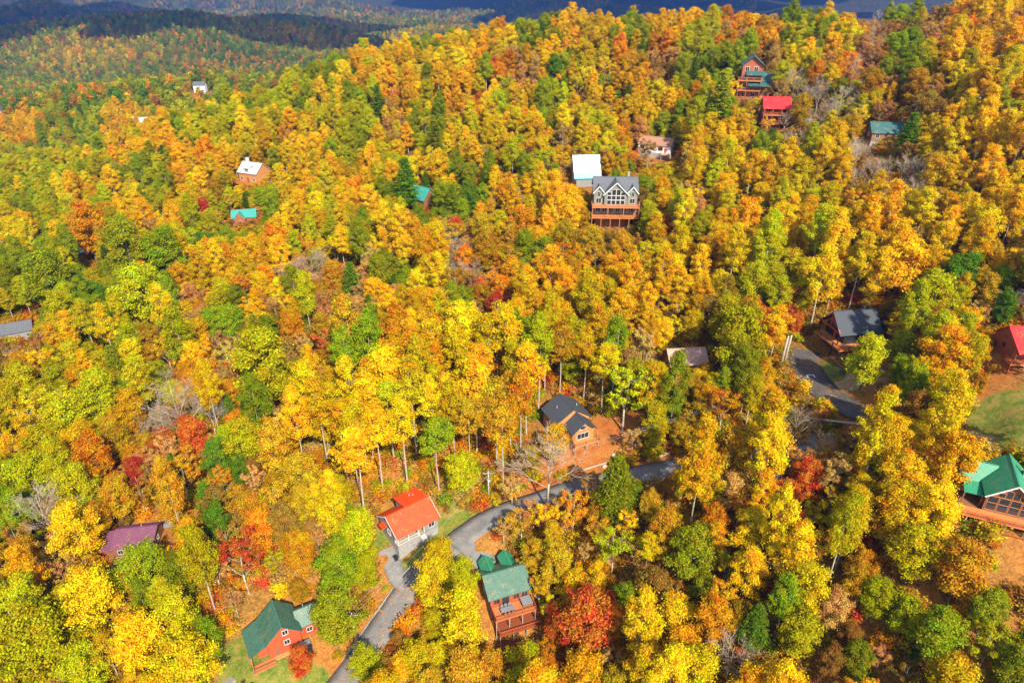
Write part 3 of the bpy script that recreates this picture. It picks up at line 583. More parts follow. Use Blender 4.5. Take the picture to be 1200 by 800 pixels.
def house_grey():
    H_ = House('house', 'tall grey house with three front gables, prow windows and two timber decks', 34.8, 226.6, -3, -.2)
    g = H_.gz(0, -5)-1; a = 4.9; b = 8.5; e = 12.6
    H_.walls(-6.6, 5.6, -3.0, 5, g-1.5, a-.3, 'brown_wood', name='basement_wall'); H_.walls(-7.3, 7.3, -3.2, 6, a, b, 'sage_wall'); H_.walls(-7.2, 7.2, -3.0, 6, b+.02, e, 'sage_wall', 'x', 3.6)
    H_.roof(-7.2, 7.2, -3.0, 6, e, 3.6, 'slate_roof', ov=.5, og=.4)
    H_.walls(-3.8, 3.8, -5.0, 1, b+.03, e-.2, 'sage_wall', 'y', 3.7, name='prow_wall'); H_.roof(-3.8, 3.8, -5.0, 1.2, e-.2, 3.7, 'slate_roof', 'y', ov=.5, og=0, ogl=.6, fascia='lo')
    for x in (-5.6, 5.6):
        H_.walls(x-1.6, x+1.6, -3.9, .5, b+.03, e, 'sage_wall', 'y', 1.9, name='gable_wall'); H_.roof(x-1.6, x+1.6, -3.9, .8, e, 1.9, 'slate_roof', 'y', ov=.4, og=0, ogl=.5, fascia='lo')
        H_.window('y-', x, b+2.6, 1.0, 1.6, -3.9); H_.window('y-', x, b+.3, 1.6, 1.7, -3.9)
    for i in range(4):
        u = -2.25+1.5*i
        for z, hh in ((b+.25,1.4),(b+1.95,1.2),(b+3.4,1.0 if i in (0,3) else 1.9)): H_.window('y-', u, z, 1.25, hh, -5.0, 'trim', 0)
    for u in (-5.6, -3.4, -1.2, 1.0, 3.2, 5.4): H_.window('y-', u, a+.4, 1.5, 2.1, -3.2, 'trim')
    H_.deck(-7.9, 7.9, -7.4, -3.22, b, 'orange_deck', 'rail_brown', 'lfr', 'rail_brown', posts=False, gap=.3); H_.deck(-7.9, 7.9, -7.4, -3.02, a, 'orange_deck', 'rail_brown', 'lfr', 'rail_brown', gap=.3)
    for x in (-7.7, -2.6, 2.6, 7.7): H_.post(x, -7.2, a, b-.28, 'rail_brown', .22)
    H_.chimney(4.6, 4, e, e+4.6)
house_grey()
def house_pale():
    H_ = House('house', 'house with steep teal metal roof whitened by painted glare behind the tall grey house', 27.9, 258.1, 6, .3)
    H_.footing(-4.8, 4.8, -4.5, 5, .5); H_.walls(-4.8, 4.8, -4.5, 5, .5, 3.2, 'wood', 'x', 6.6); H_.roof(-4.8, 4.8, -4.5, 5, 3.2, 6.6, 'glare_roof', ov=.6, og=.4)
    H_.walls(-4.6, 4.6, -6.2, -4.52, -2.5, 2.0, 'grey_wall', name='porch_wall')
    H_.window('x-', 0, 4.0, 2.2, 2.4, -4.8); H_.window('x-', 0, 1.0, 1.5, 1.5, -4.8); H_.door('x-', 2.4, .55, -4.8)
house_pale()
def house_long():
    H_ = House('house', 'long white house with brown shingle roof and grey foundation above a terrace', 58.0, 278.0, -26, .4)
    H_.footing(-6.5, 6.5, -3.4, 3.4, 1.8); H_.walls(-6.5, 6.5, -3.4, 3.4, 1.8, 4.9, 'white_wall', 'x', 2.3); H_.roof(-6.5, 6.5, -3.4, 3.4, 4.9, 2.3, 'brown_roof', ov=.4, og=.35)
    for u in (-4.8, -1.0, 2.6): H_.window('y-', u, 2.9, 1.7, 1.3, -3.4, 'brown_wood')
    H_.door('y-', 4.6, 1.82, -3.4, 'red_wall'); H_.deck(3.4, 6.5, -5.6, -3.42, 1.8, 'deck', 'trim', 'lfr'); H_.window('x-', 0, 2.9, 1.2, 1.2, -6.5)
house_long()
def cabin_tall():
    H_ = House('cabin', 'tall wooden cabin stepped down the ridge under several small green roofs', 95.1, 288.2, -14, .5, k=1.1)
    H_.walls(-3.6, 3.2, -3, 4, -4, 11.5, 'red_brown', 'y', 2.6); H_.roof(-3.6, 3.2, -3, 4, 11.5, 2.6, 'dark_teal_roof', 'y', ov=.6, og=.4, ogl=1.0)
    H_.shed(-2.2, 4.6, -5.6, -3.02, 8.1, 9.2, 'dark_teal_roof', 'y'); H_.shed(-1.2, 6.2, -6.4, -3.02, 4.6, 5.7, 'dark_teal_roof', 'y')
    H_.walls(3.22, 9.2, -2.6, 3.6, -4, 6.2, 'wood', 'x', 1.9, name='wing_wall'); H_.roof(3.22, 9.2, -2.6, 3.6, 6.2, 1.9, 'dark_teal_roof', ov=.6, og=.5, ogl=0)
    for z in (6.3, 3.0, -.2): H_.deck(-4.6, 3.4, -5.2, -3.02, z, 'deck', 'rail_brown', 'lf', 'red_brown', posts=(z < 0), gap=.3)
    for x in (-4.3, -1.6, 3.1): H_.post(x, -5.0, -.2, 8.2 if x > -4 else 7.3, 'red_brown', .22)
    for u in (-2, 1):
        for z in (9.2, 6.9, 3.7, .6): H_.window('y-', u, z, 1.3, 1.4, -3)
    for z in (3.4, .4): H_.window('y-', 6, z, 1.4, 1.4, -2.6)
cabin_tall()
def cabin_red():
    H_ = House('cabin', 'red roofed cabin on tall timber porches below the stepped green roofed cabin', 98.4, 265.7, -8, .5)
    H_.walls(-4.6, 4.6, -2.6, 3.6, -5, 8.0, 'brown_wood', 'x', 2.5); H_.roof(-4.6, 4.6, -4.2, 3.6, 7.4, 3.1, 'bright_red_roof', ov=.5, og=.5, rp=.58)
    for z in (5.0, 2.0, -1.0): H_.deck(-4.8, 4.8, -5.0, -2.62, z, 'deck', 'rail_red', 'lfr', 'red_brown', posts=(z < 0), gap=.3)
    for x in (-4.6, -1.6, 1.6, 4.6): H_.post(x, -4.1 if False else -4.7, -1, 7.0, 'red_brown', .2)
    for u in (-2.8, 0, 2.8):
        for z in (5.6, 2.6, -.4): H_.window('y-', u, z, 1.5, 1.5, -2.6, 'rail_red')
cabin_red()
def house_simple(name, label, x, y, yaw, L, D, ze, rise, wall, roof, axis='x', rp=.5, frame='trim', deck=False, dz=.2, k=1.0):
    H_ = House(name, label, x, y, yaw, dz, k=k); H_.footing(-L/2, L/2, -D/2, D/2, .3)
    H_.walls(-L/2, L/2, -D/2, D/2, .3, ze, wall, axis, rise, rp); H_.roof(-L/2, L/2, -D/2, D/2, ze, rise, roof, axis, rp=rp)
    n = max(2, int(L/3))
    for j in range(n):
        u = -L/2+L*(j+.5)/n
        if j == n//2: H_.door('y-', u, .33, -D/2)
        else: H_.window('y-', u, 1.2, 1.1, 1.3, -D/2, frame)
    H_.window('x-', 0, 1.2, 1.2, 1.3, -L/2, frame); H_.window('x+', 0, 1.2, 1.2, 1.3, L/2, frame)
    if deck: H_.deck(-L/2-.6, L/2+.6, -D/2-3, -D/2-.02, .3, 'orange_deck', 'rail_brown', 'lfr')
    return H_
house_simple('house', 'house with faded red shingle roof half hidden in yellow trees', 43.0, 146.9, 6, 9.0, 7, 3.0, 2.4, 'brown_wood', 'pink_roof')
q_ = house_simple('cabin', 'honey log cabin with pale grey roof above the teal roofed house', -113.0, 297.9, -24, 10, 8.5, 4.6, 3.4, 'wood', 'pale_grey_roof', deck=True)
q_.chimney(-4.2, 1.5, 4, 9.2, 'trim', 1.0); q_.walls(-1.4, 1.6, -4.3, -1.5, 5.2, 6.4, 'white_wall', name='dormer'); q_.shed(-1.7, 1.9, -4.7, -.6, 6.42, 7.5, 'pale_grey_roof', 'y', name='dormer_roof'); q_.window('y-', .1, 5.35, 1.6, .8, -4.3)
q_ = house_simple('house', 'brown house with cross gabled teal metal roof in the woods', -107.5, 264.9, 14, 12, 8, 3.4, 3.0, 'red_brown', 'teal_roof', k=.75)
q_.walls(-4.6, .6, -6.6, -4.02, -1, 3.4, 'red_brown', 'y', 2.6, name='wing_wall'); q_.roof(-4.6, .6, -6.6, -1, 3.4, 2.6, 'teal_roof', 'y', og=0); q_.window('y-', -2, 1, 1.4, 1.4, -6.6)
house_simple('house', 'house with grey shingle roof under green oaks at the wood edge', -147.6, 179.1, 27, 13, 9, 3.6, 2.6, 'grey_wall', 'slate_roof', k=.72)
house_simple('house', 'house with dark green roof glimpsed behind a pale fence in the trees', -161.0, 240.5, 30, 10, 8, 3.2, 2.4, 'brown_wood', 'dark_teal_roof')
house_simple('cabin', 'small cabin showing a corner of teal roof between autumn trees', -34.8, 259.8, -38, 8, 7, 3.4, 3.6, 'brown_wood', 'teal_roof')
house_simple('house', 'house with dark teal roof beside bare pale trees on the upper slope', 122.5, 229.5, -8, 10, 7, 3.0, 2.6, 'brown_wood', 'dark_teal_roof')
FARCLEAR = [(-308,560,22),(-300,556,16),(-318,735,22),(-222,662,20),(-236,655,16),(-470,640,26),(-270,445,14)]
CLEAR = [(-21,105.5,8),(-15,100,8),(-12,103,5),(-1.6,92,8),(-42,84,9),(-48,79,7),(-74,100,7),(13,129,8),(18,122,7),(23,127,6),(8,121,4),(101,107,8),(102,114,6),(72,118,5),(76,112,4),(-11,105,6),(81,145,9),(75,134,8),(79,128,6),(78,84,6.5),(93,102,11),(101,104,9),(106,122,7),(34,223,8),(45,246,9),(27,253,8),(57,272,9),(94,286,8),(97,261,7)]
CLOUDS = [(x, 1690+60*(k % 2), 560, 260) for k, x in enumerate(range(-1900, 1400, 560))]+[(x, 2300+50*(k % 2), 650, 280) for k, x in enumerate(range(-2300, 2000, 950))]+[(x+(450 if r % 2 else 0), y, sx, sy) for r, (y, sx, sy) in enumerate(((2750,1500,800),(3600,1700,900),(4700,2000,1100),(6000,2400,1400),(7800,3000,1800),(10000,3600,2200))) for x in np.arange(-y*.95, y*.96, sx*2.7)]
HAZE = 1.25e-4
house_simple('house', 'distant house with bright red roof on the far side of the spur', -309, 560, 10, 11, 9, 6, 3.5, 'brown_wood', 'bright_red_roof', dz=2)
house_simple('house', 'distant tan house beside the bright red roof beyond the spur', -296, 563, -8, 14, 9, 7, 3, 'wood', 'pale_grey_roof', dz=2)
house_simple('house', 'lone white house standing high in the far valley wood', -318, 735, 5, 11, 8, 7, 3, 'white_wall', 'slate_roof', dz=1)
house_simple('house', 'distant house with white roof at the foot of the dark hill', -222, 662, 12, 13, 9, 9, 3, 'white_wall', 'pale_grey_roof', dz=2)
house_simple('house', 'distant house with green roof beside the white roofed one', -238, 655, -12, 9, 8, 8, 3, 'brown_wood', 'teal_roof', dz=2)
house_simple('house', 'far pale blue roofed house alone on the valley edge', -470, 640, 20, 16, 10, 9, 3, 'white_wall', 'pale_grey_roof', dz=2)


# ---------------------------------------------------------------- smaller things round the houses
def local(H_, x, y, z=None):
    x, y = x*H_.k, y*H_.k; c, n = math.cos(H_.yaw), math.sin(H_.yaw); X_, Y_ = H_.x+x*c-y*n, H_.y+x*n+y*c
    return (X_, Y_, h(X_, Y_) if z is None else H_.z+z*H_.k)
# wheeled bin
t = thing('wheelie_bin', 'black wheeled rubbish bin at the corner of the grey cottage', 'bin', local(c_, -5.6, -3.6), c_.yaw)
m = MB(); m.add([(-.3,-.32,.1),(.3,-.32,.1),(.3,.32,.1),(-.3,.32,.1),(-.38,-.42,1.1),(.38,-.42,1.1),(.38,.42,1.1),(-.38,.42,1.1)], [(3,2,1,0),(4,5,6,7),(0,1,5,4),(1,2,6,5),(2,3,7,6),(3,0,4,7)]); m.build('body', M['plastic'], t)
m = MB(); m.box(-.42, .42, -.46, .5, 1.11, 1.18); m.build('lid', M['plastic'], t)
for s_ in (-1, 1): m = MB(); m.tube([(s_*.36,.34,.14),(s_*.44,.34,.14)], [.15,.15], 10); m.build('wheel', M['black_metal'], t)
# hot tub by the red cabin
t = thing('hot_tub', 'dark square hot tub with grey cover against the red cabin wall', 'hot tub', local(cl, 3.6, -4.9), cl.yaw)
m = MB(); m.box(-1.05, 1.05, -1.05, 1.05, -.3, .85); m.build('cabinet', M['plastic'], t); m = MB(); m.box(-1.1, 1.1, -.02, 1.1, .86, 1.0); m.build('cover', M['vinyl'], t); m = MB(); m.box(-1.1, 1.1, -1.1, -.03, .86, .99); m.build('cover', M['plastic'], t)
# terrace furniture on the middle cabin's top deck
t = thing('patio_table', 'long grey table on the upper deck of the green roofed log cabin', 'table', local(cm, -1.2, -5.6, 0), cm.yaw)
m = MB(); m.box(-1.3, 1.3, -.5, .5, .7, .76); m.build('table_top', M['vinyl'], t)
for a in (-1.15, 1.15):
    for b in (-.4, .4): m = MB(); m.box(a-.04, a+.04, b-.04, b+.04, 0, .7); m.build('leg', M['black_metal'], t)
for k, (a, b, w_) in enumerate(((-.8,-.95,0),(0,-.95,0),(.8,-.95,0),(-.8,.95,1),(0,.95,1),(.8,.95,1))):
    p = local(cm, -1.2+a, -5.6+b, 0); ch = thing('patio_chair', 'grey patio chair pushed up to the long deck table', 'chair', p, cm.yaw+(math.pi if w_ == 0 else 0), 'chairs round the deck table')
    m = MB(); m.box(-.24, .24, -.24, .24, .42, .47); m.build('seat', M['vinyl'], ch); m = MB(); m.box(-.24, .24, .2, .25, .5, .95); m.build('backrest', M['vinyl'], ch)
    for u_ in (-.2, .2):
        for v_ in (-.2, .2): m = MB(); m.box(u_-.02, u_+.02, v_-.02, v_+.02, 0, .42); m.build('leg', M['black_metal'], ch)
t = thing('hot_tub', 'pale grey covered hot tub at the end of the log cabin upper deck', 'hot tub', local(cm, 3.1, -5.0, 0), cm.yaw)
m = MB(); m.box(-.95, .95, -.95, .95, 0, .8); m.build('cabinet', M['brown_wood'], t); m = MB(); m.box(-1, 1, -1, 1, .81, .93); m.build('cover', M['vinyl'], t)
# utility poles, street light and cables
def pole(x, y, hh, label, lamp=False, arm=True, rz=0):
    t = thing('utility_pole', label, 'utility pole', (x, y, h(x, y)), rz)
    m = MB(); m.tube([(0,0,-.8),(0,0,hh*.5),(0,0,hh)], [.17,.15,.11], 8); m.build('pole', M['pole_wood'], t, True)
    if arm:
        m = MB(); m.box(-1.1, 1.1, -.07, .07, hh-.75, hh-.6); m.build('crossarm', M['pole_wood'], t)
        for a in (-1, -.4, .4, 1): m = MB(); m.tube([(a,0,hh-.6),(a,0,hh-.4)], [.05,.04], 6); m.build('insulator', M['vinyl'], t)
    if lamp:
        m = MB(); m.tube([(0,-.1,hh-1.9),(.1,-.7,hh-1.6),(.1,-1.1,hh-1.6)], [.04,.04,.04], 6); a = m.build('lamp_arm', M['vinyl'], t)
        m = MB(); m.tube([(.1,-1.1,hh-1.5),(.1,-1.2,hh-1.55),(.1,-1.2,hh-1.8),(.1,-1.2,hh-2.0)], [.05,.22,.24,.1], 10); m.build('lamp_head', M['trim'], a)
        m = MB(); m.tube([(.3,0,hh-2.9),(.3,0,hh-2.0)], [.24,.24], 10); m.build('transformer', M['vinyl'], t)
    return Vector((x, y, h(x, y)+hh-.4))
def cable(p, q, sag, label, r=.035, name='power_cable', n=14):
    p, q = Vector(p), Vector(q); pts = [p+(q-p)*k/n-Vector((0,0,sag*4*(k/n)*(1-k/n))) for k in range(n+1)]
    m = MB(); m.tube([v-p for v in pts], [r]*(n+1), 5); o = m.build(name, M['wire']); o.location = p; return tag(o, label, 'cable', 'overhead cables')
pa = pole(-5.0, 112.6, 8.6, 'grey utility pole with street lamp where road passes the cottage', True)
pb = pole(-29.0, 84.5, 9.0, 'plain utility pole in the trees beside the lower road'); pc = pole(44.0, 121.5, 8.4, 'plain utility pole among trees on the bank above the road')
pd = pole(104.0, 246.0, 9.0, 'utility pole standing among bare trees below the red roofed cabin', True)
cable(pa+Vector((-1,0,0)), pb+Vector((-1,0,0)), .8, 'overhead cable from the street lamp pole down the lower road', .018); cable(pa+Vector((.4,0,0)), pb+Vector((.4,0,0)), .9, 'overhead cable from the street lamp pole down the lower road', .018)
cable(pa+Vector((-.4,0,0)), pc+Vector((-.4,0,0)), .5, 'overhead cable from the street lamp pole to the bank above the road', .016); cable(pa+Vector((1,0,0)), pc+Vector((1,0,0)), .6, 'overhead cable from the street lamp pole to the bank above the road', .016)
cable(pa+Vector((0,0,-1)), local(c_, 4.9, .5, 4.4), .4, 'service cable from the street lamp pole to the cottage gable', .015)
cable(pd+Vector((-1,0,0)), local(dk, 0, 0, 30) if False else (60.0, 240.0, h(60,240)+9), 1.2, 'overhead cable crossing the upper wooded slope', .025)
cable((88.0, 93.5, h(88,93.5)+7.5), (118.0, 92.0, h(118,92)+7.5), .6, 'pale cable strung across the lawn by the lodge', .03); 
# kerb along the lower road
kc = rc[(rc[:,0] > -29) & (rc[:,0] < -14)]; d_ = np.gradient(kc, axis=0); d_ /= np.linalg.norm(d_, axis=1)[:,None]; kc = kc+np.stack([-d_[:,1], d_[:,0]], -1)*(rw+.05)
m = MB()
for i in range(len(kc)-1): m.beam((kc[i][0], kc[i][1], h(*kc[i])+.2), (kc[i+1][0], kc[i+1][1], h(*kc[i+1])+.2), .16, .36)
tag(m.build('kerb', M['stone']), kind='structure')
# painted mark on the driveway
t = MB(); p0 = Vector((68.6, 133.0, 0)); zz = float(np.interp(133.0, dc[::-1,1], dz[::-1]))+.168
for a0, a1, b0, b1 in ((-.9,-.65,-1,1),(.65,.9,-1,1),(-.65,.65,-1,-.75),(-.65,.65,.75,1)): t.box(a0, a1, b0, b1, 0, .006)
o = t.build('painted_mark', M['paint']); o.location = (68.5, 133.0, zz); o['kind'] = 'structure'
# logs, stumps, boulders
def log(p, q, r, label, name='fallen_log', cat='log'):
    p, q = Vector((*p, h(*p)+r*.7)), Vector((*q, h(*q)+r*.7)); m = MB(); n = 6
    pts = [(q-p)*k/n for k in range(n+1)]; m.tube(pts, [r*(1-.06*k) for k in range(n+1)], 7); o = m.build(name, M['dead_wood'], None, True); o.location = p; return tag(o, label, cat)
log((29.5,118.3), (42,120.6), .35, 'long bleached log lying on the bank above the road'); log((23.2,118.0), (27.5,124.5), .3, 'bleached log leaning up the cut bank beside the log house')
log((15.5,118.6), (21,119.8), .22, 'thin pale log on the clay at the foot of the log house'); log((-38,115), (-31,108.5), .22, 'thin fallen trunk lying in the leaf litter above the cottage')
log((62.5,118.5), (70.5,109.5), .3, 'grey fallen trunk lying along the bank below the driveway'); log((101,60), (106,66), .25, 'dead trunk lying in the brush below the lodge')
for k, (x, y, hh) in enumerate(((63.0,137.5,9.0),(64.2,138.6,8.2))):
    m = MB(); m.tube([(0,0,-.5),(.1,.05,hh*.5),(.35,.1,hh)], [.3,.26,.2], 8); o = m.build('dead_trunk', M['dead_wood'], None, True); o.location = (x, y, h(x, y)); tag(o, ('taller' if k == 0 else 'shorter')+' of two branchless reddish trunks at the driveway top', 'dead tree')
rb = random.Random(4)
def boulder_mesh(k):
    r_ = random.Random(k); m = MB(); n1, n2 = 8, 5; vs = [(0,0,-.8)]; fs = []
    for i in range(1, n2):
        for j in range(n1):
            a = 2*math.pi*j/n1; f = math.pi*i/n2-math.pi/2; q = r_.uniform(.8,1.15); vs.append((q*math.cos(f)*math.cos(a), q*.8*math.cos(f)*math.sin(a), q*.7*math.sin(f)))
    vs.append((0,0,.72)); top = len(vs)-1
    for j in range(n1): fs.append((0, 1+(j+1) % n1, 1+j)); fs.append((top, top-n1+j, top-n1+(j+1) % n1))
    for i in range(n2-2):
        for j in range(n1): a = 1+i*n1+j; b = 1+i*n1+(j+1) % n1; fs.append((a, b, b+n1, a+n1))
    m.add(vs, fs); return m.mesh('boulder', M['boulder'])
BM = [boulder_mesh(k) for k in range(3)]
for k, (x, y, s_) in enumerate(((76.5,129.5,.75),(78.4,129.0,.6),(79.6,128.4,.9),(74.4,126.0,.5),(81.6,129.0,.7),(77.2,127.6,.45),(20.4,118.8,.6),(21.6,119.6,.5),(22.6,121.4,.55),(-2.0,98.0,.5))):
    o = link('boulder', BM[k % 3]); o.location = (x, y, h(x, y)+s_*.25); o.scale = (s_,)*3; o.rotation_euler.z = k*1.3
    tag(o, 'pale boulder on the bank below the charcoal chalet' if k < 6 else ('pale boulder on the red clay beside the log house' if k < 9 else 'pale boulder at the edge of the parking pad'), 'boulder', 'pale boulders')
def fence(pts, label, hh=1.0):
    x0, y0 = pts[0]; t = thing('fence', label, 'fence', (x0, y0, h(x0, y0)))
    b0 = Vector((x0, y0, h(x0, y0)))
    for (xa, ya), (xb, yb) in zip(pts, pts[1:]):
        p = Vector((xa, ya, h(xa, ya)))-b0; q = Vector((xb, yb, h(xb, yb)))-b0
        for z in (hh*.5, hh): m = MB(); m.beam(p+Vector((0,0,z)), q+Vector((0,0,z)), .12, .2); m.build('rail', M['trim'], t)
        m = MB(); m.box(p.x-.1, p.x+.1, p.y-.1, p.y+.1, p.z-.4, p.z+hh+.1); m.build('post', M['trim'], t)
fence([(-140,277),(-134,279.5),(-128,282),(-122,285)], 'pale rail fence along the path below the honey log cabin', 1.6)
fence([(-168,233.5),(-162,236.5),(-156,240)], 'pale rail fence beside the dark green roof in the trees', 1.8)
fence([(38,240),(45,241),(52,241.5),(59,242)], 'low rail fence along the terrace behind the tall grey house', 1.0)
fence([(103,106),(107,103.5),(111,101)], 'short timber fence on the lawn below the red roofed cabin', 1.0)


